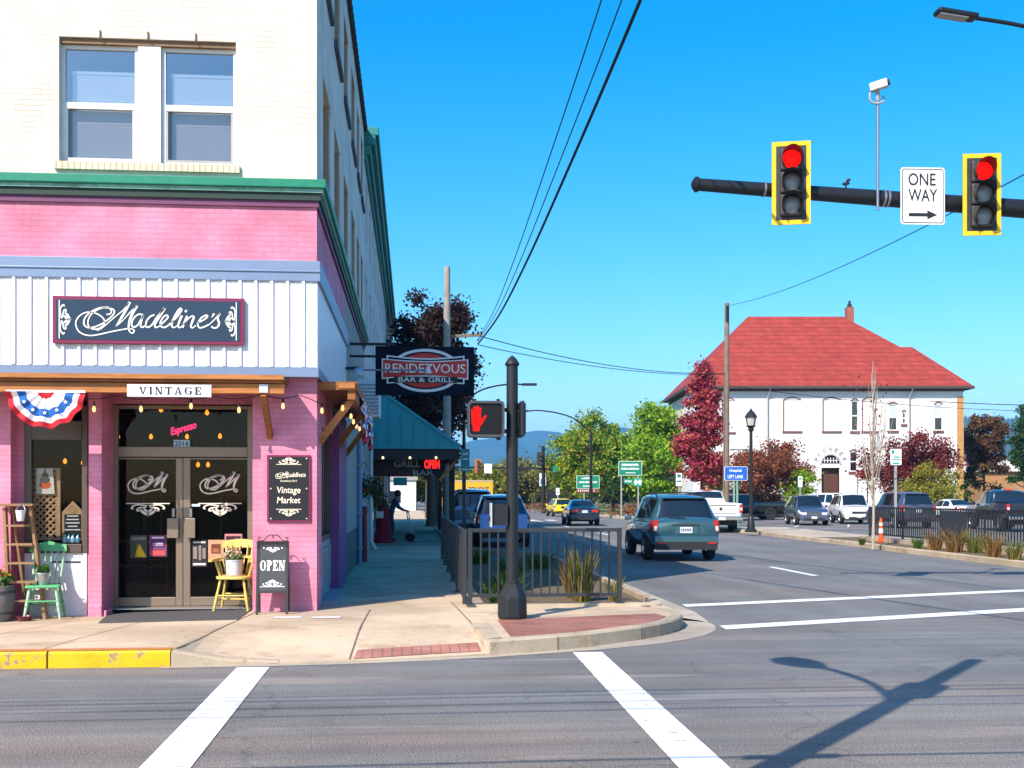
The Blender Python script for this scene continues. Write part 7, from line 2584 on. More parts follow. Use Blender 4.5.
def vehicle(name, label, cat, kind, loc, rz, paint, sx=1, sy_=1, sz=1, wheel_r=None, rim=None, lower=None, rails=False, group=None, tail_m=None, rear_tint=None, detail=True, name_body='body'):
 sp = SPEC[kind]
 st = [(q[0] * sy_, q[1] * sz, q[2] * sz, q[3] * sz, q[4] * sx, q[5] * sx, q[6] * sx, q[7] * sx) for q in sp['st']]
 L = Loft(st)
 t = thing(name, label, cat, loc, rz, group)
 wr = wheel_r or sp['wr'] * sz
 g = L.body()
 b = g.build(name_body, [paint, CLAD], t, world=False)
 # the cutter brings its own dark material for the wheel wells
 ax = [a * sy_ for a in sp['axle']]
 tr = sp['track'] * sx
 b.parent = None
 me = cut_arches(b, [(a, wr, wr * 1.13, 1.3) for a in ax])
 b.parent = t
 me.shade_smooth(); me.set_sharp_from_angle(angle=R(38))
 z_mid = wr * 1.13 + .02
 # windows
 for (y0, y0t), (y1, y1t) in sp['side']:
  for sg in (1, -1):
   g = MB()
   q0, q1 = 5.10, 5.92
   if sg > 0: L.patch(g, [(y0 * sy_, q0), (y1 * sy_, q0), (y1t * sy_, q1), (y0t * sy_, q1)])
   else: L.patch(g, [(y1 * sy_, -q0), (y0 * sy_, -q0), (y0t * sy_, -q1), (y1t * sy_, -q1)])
   g.build('side_window', CARGL, t, smooth=60, world=False)
 g = MB(); L.screen(g, sp['front'][0] * sy_, sp['front'][1] * sy_, 1.75, 1.75); g.build('windscreen', CARGL, t, smooth=60, world=False)
 rg = MB(); L.screen(rg, sp['rear'][0] * sy_, sp['rear'][1] * sy_, 1.80, 1.72)
 rg.v = [v for v in rg.v]
 rw = rg.build('rear_window', CARGL, t, smooth=60, world=False)
 # lower cladding
 lo = lower or CLAD
 g = MB()
 for sg in (1, -1):
  y0, y1 = (ax[0] + wr * 1.15), (ax[1] - wr * 1.15)
  if sg > 0: L.patch(g, [(y0, 1.6), (y1, 1.6), (y1, 2.35), (y0, 2.35)], off=.008)
  else: L.patch(g, [(y1, -1.6), (y0, -1.6), (y0, -2.35), (y1, -2.35)], off=.008)
 g.build('sill', lo, t, world=False)
 # wheels
 for a in ax:
  for sg in (1, -1):
   g = MB()
   w = .115 * (1.15 if kind in ('pickup', 'box4x4') else 1)
   g.lathe([(wr * .62, -w), (wr * .90, -w), (wr * .985, -w * .75), (wr, -w * .3), (wr, w * .3), (wr * .985, w * .75), (wr * .90, w), (wr * .62, w)], (sg * tr, a, wr), (sg, 0, 0), 26, caps=False)
   wh = g.build('wheel', RUB, t, smooth=40, world=False)
   g = MB()
   g.lathe([(wr * .64, w * .85), (wr * .60, w * .9), (wr * .56, w * .45), (wr * .2, w * .4), (.001, w * .42)], (sg * tr, a, wr), (sg, 0, 0), 24, caps=False)
   for k in range(5):
    th = k * 2 * math.pi / 5 + .3
    c0 = Vector((sg * (tr + w * .62), a + wr * .1 * math.cos(th), wr + wr * .1 * math.sin(th)))
    c1 = Vector((sg * (tr + w * .80), a + wr * .6 * math.cos(th), wr + wr * .6 * math.sin(th)))
    g.bar(c0, c1, wr * .2, .03, up=(1, 0, 0))
   g.build('rim', rim or ALLOY, wh, smooth=30, world=False)
 y_r, y_f = st[0][0], st[-1][0]
 W = st[1][5]
 zb_r, zl_r = st[1][1], st[1][2]
 # mirrors
 my = (sp['side'][-1][1][0] - .12) * sy_
 for sg in (1, -1):
  p = L.S(my, sg * 5.05)
  g = MB(); g.box(p.x + sg * .02, p.x + sg * .20, my - .05, my + .05, p.z + .0, p.z + .14); g.build('mirror', paint if kind != 'box4x4' else CLAD, t, bevel=.03, world=False)
 # door seams and handles
 if detail:
  g = MB(); gs = MB()
  for (y0, _), (y1, _) in sp['side'][-2:]:
   for sg in (1, -1):
    p = L.S((y0 + .12) * sy_, sg * 4.1)
    g.box(p.x - .005 * sg, p.x + .03 * sg, (y0 + .06) * sy_, (y0 + .24) * sy_, p.z - .02, p.z + .015)
   for sg in (1, -1):
    for yy in (y0 - .03, y1 + .05) if y0 == sp['side'][-1][0][0] else (y0 - .03,):
     a_, b_ = yy * sy_, yy * sy_ + .014
     q = [(a_, 2.36), (b_, 2.36), (b_, 5.0), (a_, 5.0)]
     if sg < 0: q = [(b_, -2.36), (a_, -2.36), (a_, -5.0), (b_, -5.0)]
     L.patch(gs, q, off=.003, nu=1, nv=8)
  g.build('door_handle', paint, t, bevel=.008, world=False)
  gs.build('door_seam', CLAD, t, world=False)
 # rear: lamps, plate, bumper
 TM = tail_m or TAIL
 if kind == 'suv':
  for sg in (1, -1):
   g = MB()
   if sg > 0: L.patch(g, [(y_r + .02, 3.15), (y_r + .30, 3.55), (y_r + .20, 4.9), (y_r + .06, 4.9)], off=.012)
   else: L.patch(g, [(y_r + .30, -3.55), (y_r + .02, -3.15), (y_r + .06, -4.9), (y_r + .20, -4.9)], off=.012)
   x0 = W * .80
   g.prism([(sg * x0 * 1.0, zl_r + .01), (sg * W * .93, zl_r + .01), (sg * W * .95, zl_r - .26), (sg * W * .86, zl_r - .28)][::sg], Frame((0, y_r - .012, 0)), -.05, .0)
   tl = g.build('tail_lamp', TM, t, world=False)
   g = MB(); g.prism([(sg * W * .845, zl_r - .14), (sg * W * .935, zl_r - .14), (sg * W * .945, zl_r - .25), (sg * W * .87, zl_r - .26)][::sg], Frame((0, y_r - .014, 0)), 0, .004); g.build('reverse_lamp', CLEAR, tl, world=False)
  g = MB(); g.prism(rrect(-W * .93, W * .93, zb_r + .02, zb_r + .26, .06), Frame((0, y_r - .03, 0)), -.22, .04); g.build('bumper', paint, t, bevel=.02, world=False)
  g = MB(); g.prism(rrect(-W * .90, W * .90, zb_r - .08, zb_r + .12, .03), Frame((0, y_r - .03, 0)), -.2, .05); g.build('bumper_cladding', CLAD, t, world=False)
  g = MB()
  for sg in (1, -1): g.box(sg * W * .62, sg * W * .86, y_r - .095, y_r - .08, zb_r + .07, zb_r + .11)
  g.build('reflector', TAIL, t, world=False)
  g = MB(); g.box(-.29 * sx, .29 * sx, y_r - .012, y_r - .0, zl_r - .33, zl_r - .14); g.build('plate_recess', paint, t, bevel=.015, world=False)
  g = MB(); g.box(-.155, .155, y_r - .024, y_r - .013, zl_r - .31, zl_r - .16); lpl = g.build('licence_plate', PLATE, t, world=False)
  g = MB()
  for k in range(6): g.box(-.125 + k * .044, -.098 + k * .044, y_r - .026, y_r - .0225, zl_r - .27, zl_r - .20)
  g.build('plate_digits', NAVYD, lpl, world=False)
  g = MB(); g.box(-.34 * sx, .34 * sx, y_r - .02, y_r, zl_r - .13, zl_r - .10); g.build('tailgate_trim', CLAD if rear_tint is None else CHROME, t, world=False)
  g = MB(); p, q = L.S(y_r + .09, 7.9), L.S(y_r + .18, 7.0); g.bar((0, y_r + .03, zl_r + .07), (-.42, y_r + .06, zl_r + .10), .02, .02); g.build('rear_wiper', CLAD, t, world=False)
  g = MB(); g.box(-.55 * sx, .55 * sx, y_r + .22, y_r + .42, st[3][3] + .0, st[3][3] + .035); g.build('spoiler', paint, t, bevel=.015, world=False)
  g = MB(); g.tube([(-.5, y_r - .05, zb_r - .06), (-.5, y_r + .2, zb_r - .06)], .035, 10); g.tube([(.5, y_r - .05, zb_r - .06), (.5, y_r + .2, zb_r - .06)], .035, 10); g.build('exhaust', CHROME, t, world=False)
  if rails:
   for sg in (1, -1):
    g = MB()
    x = sg * st[5][7] * .95
    z = st[5][3]
    g.tube(crom([(x, -1.62 * sy_, z - .09), (x, -1.45 * sy_, z - .0), (x, -.5 * sy_, z + .03), (x, .2 * sy_, z + .0), (x, .40 * sy_, z - .07)], 4), .022, 7)
    g.build('roof_rail', CLAD, t, smooth=50, world=False)
   g = MB()
   for yy in (-1.1, -.1): g.bar((-st[5][7] * .95, yy * sy_, st[5][3] + .045), (st[5][7] * .95, yy * sy_, st[5][3] + .045), .05, .03)
   g.build('crossbar', CLAD, t, world=False)
 elif kind == 'sedan':
  for sg in (1, -1):
   g = MB()
   if sg > 0: L.patch(g, [(y_r + .05, 3.3), (y_r + .36, 3.7), (y_r + .30, 4.8), (y_r + .12, 4.8)], off=.01)
   else: L.patch(g, [(y_r + .36, -3.7), (y_r + .05, -3.3), (y_r + .12, -4.8), (y_r + .30, -4.8)], off=.01)
   g.prism([(sg * W * .45, zl_r - .06), (sg * W * .90, zl_r - .06), (sg * W * .86, zl_r - .21), (sg * W * .48, zl_r - .19)][::sg], Frame((0, y_r - .01, 0)), -.12, .0)
   g.build('tail_lamp', TM, t, world=False)
  g = MB(); g.prism(rrect(-W * .90, W * .90, zb_r + .03, zb_r + .30, .08), Frame((0, y_r - .03, 0)), -.25, .03); g.build('bumper', paint, t, bevel=.02, world=False)
  g = MB(); g.box(-.155, .155, y_r - .022, y_r - .008, zl_r - .24, zl_r - .10); g.build('licence_plate', PLATE, t, world=False)
  g = MB(); g.prism(rrect(-W * .6, W * .6, zb_r + .0, zb_r + .10, .03), Frame((0, y_r - .04, 0)), -.1, .03); g.build('bumper_cladding', CLAD, t, world=False)
 elif kind == 'pickup':
  for sg in (1, -1):
   g = MB(); g.box(sg * W * .86, sg * W * 1.002, y_r - .02, y_r + .12, zl_r - .42, zl_r - .04); tl = g.build('tail_lamp', TM, t, bevel=.02, world=False)
   g = MB(); g.box(sg * W * .885, sg * W * .985, y_r - .026, y_r - .021, zl_r - .30, zl_r - .18); g.build('reverse_lamp', CLEAR, tl, world=False)
  g = MB(); g.box(-W * .84, W * .84, y_r - .015, y_r + .04, zb_r + .16, zl_r - .0); tg = g.build('tailgate', paint, t, bevel=.015, world=False)
  g = MB(); g.box(-W * .70, W * .70, y_r - .024, y_r - .017, zl_r - .10, zl_r - .075); g.box(-W * .70, W * .70, y_r - .024, y_r - .017, zl_r - .44, zl_r - .425); g.build('tailgate_groove', mat('dark_groove_line', (.05, .05, .05)), tg, world=False)  # grooves drawn as thin dark strips on the tailgate
  g = MB(); g.ell(Frame((0, y_r - .02, 0)), 0, zl_r - .24, .07, .07, .004, 20); g.box(-.05, .05, y_r - .03, y_r - .02, zl_r - .27, zl_r - .21); g.build('tailgate_emblem', mat('dark_emblem', (.06, .06, .07), rough=.3, metal=.5), tg, world=False)
  g = MB(); g.box(-W * .98, W * .98, y_r - .20, y_r - .02, zb_r - .02, zb_r + .14); g.build('bumper', CHROME, t, bevel=.03, world=False)
  g = MB(); g.box(-.155, .155, y_r - .215, y_r - .201, zb_r - .0, zb_r + .13); g.build('licence_plate', PLATE, t, world=False)
  g = MB(); g.box(-W * .84, W * .84, y_r + .05, -.75 * sy_, zl_r + .035, zl_r + .042); g.build('bed', CLAD, t, world=False)
  g = MB(); g.box(-W * .75, W * .75, y_r + .1, -.8, zb_r - .25, zb_r + .0); g.box(-.9, .9, y_r + .9, y_r + 1.0, .35, .42); g.build('chassis', CLAD, t, world=False)
  g = MB(); g.box(-.2, .2, sp['rear'][1] * sy_ + .0, sp['rear'][1] * sy_ + .1, st[5][3] - .03, st[5][3] + .03); g.build('brake_lamp', TAIL, t, world=False)
 else:
  for sg in (1, -1):
   g = MB(); g.box(sg * W * .84, sg * W * 1.0, y_r - .02, y_r + .06, zl_r - .36, zl_r - .14); g.build('tail_lamp', TM, t, world=False)
  g = MB(); g.tube([(0, y_r - .22, 1.0), (0, y_r - .02, 1.0)], .38, 22); g.build('spare_wheel', RUB, t, world=False)
  g = MB(); g.box(-W * .9, W * .9, y_r - .12, y_r, zb_r - .02, zb_r + .14); g.build('bumper', CLAD, t, bevel=.02, world=False)
 # front: lamps, grille, plate
 zf0, zf1 = st[-2][1], st[-2][2]
 Wf = st[-2][5]
 for sg in (1, -1):
  g = MB()
  if sg > 0: L.patch(g, [(y_f - .36, 4.05), (y_f - .04, 3.7), (y_f - .05, 4.95), (y_f - .34, 4.95)], off=.010)
  else: L.patch(g, [(y_f - .04, -3.7), (y_f - .36, -4.05), (y_f - .34, -4.95), (y_f - .05, -4.95)], off=.010)
  g.prism([(sg * Wf * .52, zf1 - .02), (sg * Wf * .80, zf1 - .03), (sg * Wf * .82, zf1 - .16), (sg * Wf * .55, zf1 - .15)][::-sg], Frame((0, y_f + .01, 0), (-1, 0, 0)), -.1, .0) if False else None
  a0, a1 = sg * Wf * .50, sg * Wf * .86
  g.box(a0, a1, y_f - .12, y_f + .012, zf1 - .20, zf1 - .05)
  g.build('headlamp', CLEAR, t, bevel=.02, world=False)
 g = MB()
 g.box(-Wf * .48, Wf * .48, y_f - .1, y_f + .015, zf1 - .20, zf1 - .06)
 gr = g.build('grille', CLAD, t, bevel=.01, world=False)
 g = MB()
 if kind == 'suv' and sz > .99 and 'seven' in label:
  pass
 for k in range(3): g.box(-Wf * .46, Wf * .46, y_f + .016, y_f + .024, zf1 - .19 + k * .045, zf1 - .175 + k * .045)
 g.build('grille_bar', CHROME, gr, world=False)
 g = MB(); g.prism(rrect(-Wf * .96, Wf * .96, zf0 + .0, zf0 + .26 * sz, .08), Frame((0, y_f - .02, 0), (-1, 0, 0)), -.25, .04); g.build('front_bumper', paint if kind != 'pickup' else CHROME, t, bevel=.02, world=False)
 g = MB(); g.prism(rrect(-Wf * .7, Wf * .7, zf0 - .04, zf0 + .12, .03), Frame((0, y_f - .02, 0), (-1, 0, 0)), -.2, .05); g.build('air_intake', CLAD, t, world=False)
 g = MB(); g.box(-.155, .155, y_f + .025, y_f + .04, zf0 + .08, zf0 + .21); g.build('licence_plate', PLATE, t, world=False)
 return t
def paint(name, col, metal=.35, rough=.28): return mat(name, col, rough=rough, metal=metal, var=.04, scale=2, coat=1.0, spec=.5)
P_TEAL = paint('teal_grey_paint', (.06, .17, .22), .6, .2)
P_DBLUE = paint('dark_blue_paint', (.03, .10, .20), .3)
P_NAVY = paint('midnight_paint', (.012, .022, .045))
P_WHITE = paint('white_car_paint', (.74, .75, .76), 0, .3)
P_BLACK = paint('black_car_paint', (.012, .012, .014))
P_STEEL = paint('steel_blue_paint', (.09, .12, .19), .5)
P_GREY = paint('grey_car_paint', (.10, .11, .15), .5)
P_YEL = paint('yellow_car_paint', (.75, .62, .02), 0)
P_SILV = paint('pale_blue_paint', (.16, .26, .36), .4)
NAVYD = mat('plate_digit_blue', (.05, .06, .14))
def gz(px, d): 
 x, y = dirv(px)
 return (x * d, y * d, .004)
# the SUV in the road
vehicle('suv', 'teal grey estate SUV with roof rails driving away, nearest car on the road', 'car', 'suv', (6.90, 30.6, .004), R(-1.5), P_TEAL, rails=True)
# parked at the left kerb
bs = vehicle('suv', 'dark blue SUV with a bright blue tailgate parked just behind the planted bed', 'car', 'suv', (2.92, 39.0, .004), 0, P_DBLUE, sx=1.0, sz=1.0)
vehicle('suv', 'taller pale blue SUV parked ahead of the dark blue one at the left kerb', 'car', 'suv', (2.45, 48.0, .004), 0, P_SILV, sx=1.08, sy_=1.1, sz=1.14)
vehicle('sedan', 'midnight blue sedan with red tail lamps driving off in the middle of the road', 'car', 'sedan', (9.55, 65.0, .004), R(-2), P_NAVY)
vehicle('hatchback', 'small bright yellow car far down the road beside the sedan', 'car', 'suv', (gz(563.5, 91)[0], 93, .004), R(4), P_YEL, sx=.92, sy_=.85, sz=.86)
vehicle('pickup', 'white pickup with a plain tailgate stopped ahead of the teal SUV', 'pickup', 'pickup', (13.72, 53.2, .004), 0, P_WHITE, wheel_r=.40)
x, y, z = gz(742, 80)
vehicle('pickup', 'black pickup standing side-on in the car park behind the lantern lamp post', 'pickup', 'pickup', (x, y, .004), R(90), P_BLACK, sz=.92, wheel_r=.44, rim=DKRIM)
x, y, z = gz(806, 66)
vehicle('suv', 'steel blue compact SUV facing the road in the car park', 'car', 'suv', (x, y, .008), R(172), P_STEEL)
x, y, z = gz(851, 69)
vehicle('suv', 'white SUV with dark glass between the steel blue SUV and the bare young tree', 'car', 'suv', (x, y, .008), R(170), P_WHITE, sx=1.05, sy_=1.04, sz=1.04)
x, y, z = gz(835, 79)
vehicle('off_roader', 'boxy white off-roader half hidden behind the other white SUV', 'car', 'box4x4', (x, y, .008), R(200), P_WHITE)
x, y, z = gz(899, 60)
vehicle('suv', 'dark grey SUV seen from its rear corner behind the bare young tree', 'car', 'suv', (x, y, .008), R(0), P_GREY, sx=1.05, sy_=1.06, sz=1.10)
x, y, z = gz(950, 74)
vehicle('sedan', 'white sedan parked between the grey SUV and the dark pickup', 'car', 'sedan', (x, y, .008), R(4), P_WHITE)
x, y, z = gz(1005, 55)
vehicle('pickup', 'dark blue crew pickup behind the island railing at the picture edge', 'pickup', 'pickup', (x, y, .008), R(-8), P_NAVY, rim=ALLOY)
g = MB(); g.prism(rrect(-.76, .76, .52, 1.06, .06), Frame((0, -2.33, 0)), -.07, .025); g.build('tailgate', paint('bright_blue_tailgate', (.08, .36, .85), .0), bs, bevel=.015, world=False)  # brighter blue panel set over the dark blue SUV's tailgate
# yellow box truck crossing at the end of the street
def truck():
 d = 128
 a, b = onD(447, 505, d), onD(493, 480.5, d)
 t = thing('box_truck', 'big yellow box truck turning across the end of the street', 'truck', ((a.x + b.x) / 2, (a.y + b.y) / 2, .004), rz=-YAW)
 W_ = (b - a).to_2d().length
 H_ = b.z
 YT = mat('truck_yellow', (.72, .36, .02), rough=.4, var=.06)
 g = MB(); g.box(-W_ / 2, W_ / 2, 0, 2.4, .9, H_); bx = g.build('cargo_box', YT, t, bevel=.03, world=False)
 g = MB(); g.box(-W_ / 2 - .03, W_ / 2 + .03, -.03, 2.43, H_ - .12, H_ + .03); g.build('roof_edge', mat('truck_roof_edge', (.45, .36, .25), rough=.5), bx, world=False)
 g = MB(); g.text(Frame((0, -.004, 0)), 'PENSKE', -W_ * .05, H_ - 1.35, W_ * .46, .62, .003, bold=.02, shear=.2); g.build('lettering', mat('truck_letter_black', (.02, .02, .03)), bx, world=False)
 g = MB(); g.box(-W_ / 2, W_ / 2, .3, 2.1, .55, .9); g.build('chassis', CLAD, t, world=False)
 g = MB(); g.prism([(-W_ / 2 - 1.9, .5), (-W_ / 2 - .05, .5), (-W_ / 2 - .05, 2.45), (-W_ / 2 - 1.0, 2.45), (-W_ / 2 - 1.35, 1.5), (-W_ / 2 - 1.9, 1.35)], Frame((0, .1, 0)), -2.1, 0); cb = g.build('cab', YT, t, bevel=.05, world=False)
 g = MB(); g.prism([(-W_ / 2 - 1.2, 1.5), (-W_ / 2 - .3, 1.5), (-W_ / 2 - .3, 2.25), (-W_ / 2 - .95, 2.25)], Frame((0, .09, 0)), -.005, .0); g.build('side_window', CARGL, cb, world=False)
 for x in (-W_ / 2 - 1.2, W_ / 2 - 1.0):
  for y in (.25, 2.1):
   g = MB(); g.lathe([(.2, -.13), (.45, -.13), (.47, 0), (.45, .13), (.2, .13)], (x, y, .47), (0, 1, 0), 20); g.build('wheel', RUB, t, smooth=40, world=False)
truck()
# ------------------------------------------------------------------ the white hall with the red hipped roof
DH = 92.0
HO = Vector((dirv(693)[0] * DH, dirv(693)[1] * DH, 0.06))      # front left corner
HALL = thing('hall', 'large white hall with a red hipped roof and an arched doorway', 'building', tuple(HO), rz=-YAW)
s1 = DH / F_PX                                                   # metres per picture pixel at the hall front
u_ = lambda px: (px - 693) * s1
v_ = lambda py: CAM_H - .06 + (HY - py) * s1
HF = Frame((0, 0, 0))
W_ = u_(963)
ZE = v_(387)
DP = 14.0
HW = mat('hall_white_wall', (.72, .71, .70), rough=.8, var=.07, scale=.8, dirt=.16, bump=.3)
HB = mat('hall_brown_trim', (.17, .075, .055), rough=.7, var=.15)
HR = brick('hall_red_shingles', (.36, .052, .036, 1), (.30, .042, .030, 1), (.20, .028, .02, 1), bw=.9, rh=.42, ms=.035, axis='wall', stain=.18, bump=.6)
HT_ = mat('hall_tan_brick', (.46, .24, .09), rough=.8, var=.2)
BLK = [(783, 801.5), (822.5, 841), (862, 878)]
blind = [(a, b, 399.5, 431) for a, b in BLK] + [(722, 735, 400, 432)]
real = [(888.5, 897.5, 404, 430.5), (934, 942.8, 404, 430.5), (849.5, 857.5, 451.5, 471.5), (851, 858.5, 400.5, 431), (902, 906, 412, 424)]
holes = [(u_(a), u_(b), v_(d), v_(c)) for a, b, c, d in blind + real]
dr = (u_(821.5), u_(839.5), 0, v_(464))
g = MB()
wall(g, HF, 0, W_, 0, ZE, holes + [(dr[0], dr[1], 0, dr[3])], .12)
g.sheet([(0, DP, 0), (0, 0, 0), (0, 0, ZE), (0, DP, ZE)])
g.sheet([(W_, 0, 0), (W_, DP, 0), (W_, DP, ZE), (W_, 0, ZE)])
g.sheet([(0, DP, 0), (0, DP, ZE), (W_, DP, ZE), (W_, DP, 0)])
wl = g.build('wall', HW, HALL, world=False)
# corner pilaster, frieze
g = MB(); g.box(W_ - .48, W_ + .04, -.05, .4, 0, ZE - .75); g.build('corner_pier', HT_, HALL, world=False)
g = MB(); g.box(-.05, W_ + .05, -.06, 0, ZE - .35, ZE); g.box(W_, W_ + .06, 0, DP, ZE - .4, ZE); g.box(-.06, 0, 0, DP, ZE - .35, ZE); g.build('frieze', mat('hall_grey_frieze', (.13, .11, .11), rough=.7), HALL, world=False)
# roof
E_ = .62
ry = DP * .52
ud = lambda px, dy: (px - CX) * (DH + dy) / F_PX - (693 - CX) * s1
vd = lambda py, dy: CAM_H - .06 + (HY - py) * (DH + dy) / F_PX
zr = vd(316.5, ry)
xa, xb = ud(748, ry), ud(843, ry)
RZ = ZE + .02
P0, P1, P2, P3 = (-E_, -E_, RZ), (W_ + E_, -E_, RZ), (W_ + E_, DP + E_, RZ), (-E_, DP + E_, RZ)
A_, B_ = (xa, ry, zr), (xb, ry, zr)
zs_ = vd(347, ry * .72)
C1, C2 = (ud(889, ry * .72), ry * .72, zs_), (ud(912, ry * .72), ry * .72, zs_)
g = MB()
g.v = [P0, P1, P2, P3, A_, B_, C1, C2]
g.f = [[0, 1, 7, 6, 5, 4], [1, 2, 7], [2, 3, 4, 5, 6, 7], [3, 0, 4]]
# triangulate the front into planar pieces
g.f = [[0, 1, 5], [0, 5, 4], [1, 6, 5], [1, 7, 6], [1, 2, 7], [2, 3, 5], [3, 4, 5], [2, 5, 6], [2, 6, 7], [3, 0, 4]]
rf = g.build('roof', HR, HALL, world=False)
g = MB(); g.box(-E_ - .05, W_ + E_ + .05, -E_ - .06, -E_, RZ - .2, RZ + .02); g.box(-E_ - .06, -E_, -E_, DP + E_, RZ - .2, RZ + .02); g.box(W_ + E_, W_ + E_ + .06, -E_, DP + E_, RZ - .2, RZ + .02)
g.sheet([(-E_, -E_, RZ - .12), (-E_, DP + E_, RZ - .12), (W_ + E_, DP + E_, RZ - .12), (W_ + E_, -E_, RZ - .12)])
g.build('eaves', mat('hall_eaves', (.07, .05, .05), rough=.7), rf, world=False)
cx = ud(849.5, ry)
g = MB(); g.box(cx - .30, cx + .30, ry - .3, ry + .4, zr - 2.4, vd(307.5, ry)); g.build('chimney', brick('chimney_brick', (.40, .09, .05, 1), (.33, .07, .045, 1), (.3, .2, .15, 1)), rf, world=False)
g = MB(); g.lathe([(.2, 0), (.2, .25), (.1, .35), (.1, .55), (.001, .6)], (cx, ry, vd(307.5, ry)), seg=10); g.build('chimney_pot', CLAD, rf, world=False)
# lower gable seen left behind the maple
g = MB(); g.v = [(-2.2, 8, 0), (-.02, 8, 0), (-.02, 8, 5.6), (-2.2, 8, 5.6), (-2.2, 14, 0), (-.02, 14, 0), (-.02, 14, 5.6), (-2.2, 14, 5.6)]; g.f = [[0, 1, 2, 3], [4, 0, 3, 7], [5, 4, 7, 6]]; g.build('side_wing', HW, HALL, world=False)
g = MB(); g.v = [(-2.9, 7.4, 5.5), (.0, 7.4, 5.5), (.0, 14.5, 5.5), (-2.9, 14.5, 5.5), (-.01, 9, 7.0), (-.01, 12, 7.0)]; g.f = [[0, 1, 4], [0, 4, 5, 3], [3, 5, 2], [3, 2, 1, 0]]; g.build('wing_roof', HR, HALL, world=False)
# windows: blind panels with arched hoods, real sashes, brown sills
def arch(g, a, b, z, rise, w, n0, n1, k=10):
 o, i_ = [], []
 for j in range(k + 1):
  t = j / k
  o.append((a + (b - a) * t, z + rise * math.sin(math.pi * t)))
  i_.append((a + w + (b - a - 2 * w) * t, z - w * .0 + (rise - w) * math.sin(math.pi * t)))
 for j in range(k):
  g.prism([i_[j], i_[j + 1], o[j + 1], o[j]], HF, n0, n1)
for a, b, c, d in blind:
 g = MB(); g.rect(HF, u_(a), u_(b), v_(d), v_(c), -.055); w_ = g.build('blind_window', HW, HALL, world=False)
 g = MB(); arch(g, u_(a), u_(b), v_(c), .22, .10, -.04, .03); g.box(u_(a), u_(a) + .07, -.02, .05, v_(d), v_(c)); g.build('hood', HB, w_, world=False)
 g = MB(); g.box(u_(a) - .05, u_(b) + .05, -.07, .1, v_(d) - .16, v_(d) - .002); g.build('sill', HB, w_, world=False)
for a, b, c, d in real:
 g = MB()
 A, Bb, C, D = u_(a), u_(b), v_(d), v_(c)
 g.fbox(HF, A, A + .08, C, D, -.1, -.03); g.fbox(HF, Bb - .08, Bb, C, D, -.1, -.03); g.fbox(HF, A + .08, Bb - .08, D - .08, D, -.1, -.03); g.fbox(HF, A + .08, Bb - .08, C, C + .08, -.1, -.03); g.fbox(HF, A + .08, Bb - .08, (C + D) / 2 - .05, (C + D) / 2 + .05, -.1, -.02)
 w_ = g.build('window', SASHW, HALL, world=False)
 g = MB(); g.rect(HF, A + .08, Bb - .08, C + .08, D - .08, -.08); g.build('pane', DARKGL, w_, world=False)
 g = MB(); arch(g, A - .05, Bb + .05, D, .2, .1, -.03, .04); g.build('hood', HB, w_, world=False)
 g = MB(); g.box(A - .08, Bb + .08, -.07, .1, C - .2, C - .002); g.build('sill', HB, w_, world=False)
# blue-painted upper halves of two windows (drawn shades)
for a, b, c, d in real[:2]:
 g = MB(); g.rect(HF, u_(a) + .09, u_(b) - .09, v_((c + d) / 2) + .06, v_(c) - .09, -.075); g.build('window_shade', mat('pale_shade', (.50, .55, .62), rough=.6), HALL, world=False)
# arched doorway
g = MB()
k = 16
cxd, rw = (dr[0] + dr[1]) / 2, (dr[1] - dr[0]) / 2
pts = [(dr[0], dr[3]), (dr[1], dr[3])] + [(cxd + rw * math.cos(math.pi * j / k), dr[3] + rw * 1.0 * math.sin(math.pi * j / k)) for j in range(1, k)]
g.prism(pts, HF, -.06, .004)
fan = g.build('fanlight', DARKGL, HALL, world=False)
g = MB()
for j in range(k):
 a0, a1 = math.pi * j / k, math.pi * (j + 1) / k
 g.prism([(cxd + (rw + e) * math.cos(t), dr[3] + (rw + e) * math.sin(t)) for e, t in ((0, a0), (.16, a0), (.16, a1), (0, a1))], HF, -.02, .07)
g.build('arch_moulding', mat('arch_grey', (.50, .48, .47), rough=.8), HALL, world=False)
g = MB()
for j in range(1, 6): g.box(cxd - rw + j * rw / 3 - .03, cxd - rw + j * rw / 3 + .03, -.03, -.005, dr[3] + .1, dr[3] + rw * .7)
g.box(cxd - rw * .8, cxd + rw * .8, -.035, -.005, dr[3] + rw * .35, dr[3] + rw * .42)
g.box(dr[0], dr[1], -.05, .02, dr[3] - .3, dr[3] + .02)
g.build('fanlight_bars', SASHW, fan, world=False)
g = MB(); g.fbox(HF, dr[0], dr[1], 0, dr[3] - .3, -.5, -.4); g.fbox(HF, dr[0] + rw - .04, dr[0] + rw + .04, 0, dr[3] - .3, -.4, -.37); g.build('door', mat('hall_brown_door', (.10, .045, .03), rough=.5), HALL, world=False)
# lettering over the arch
g = MB()
word = 'PIONEER'
for j, ch in enumerate(word):
 a = R(162 - j * 24)
 rr = rw + .45
 c = (cxd + rr * math.cos(a), dr[3] + rr * math.sin(a))
 f2 = Frame(HF.p(c[0], c[1], .01), (math.sin(a), 0, -math.cos(a)), (math.cos(a), 0, math.sin(a)))
 g.text(f2, ch, -.13, -.16, .26 if ch != 'I' else .08, .34, .0, bold=.02)
g.build('lettering', mat('hall_letters', (.20, .16, .15), rough=.6), HALL, world=False)
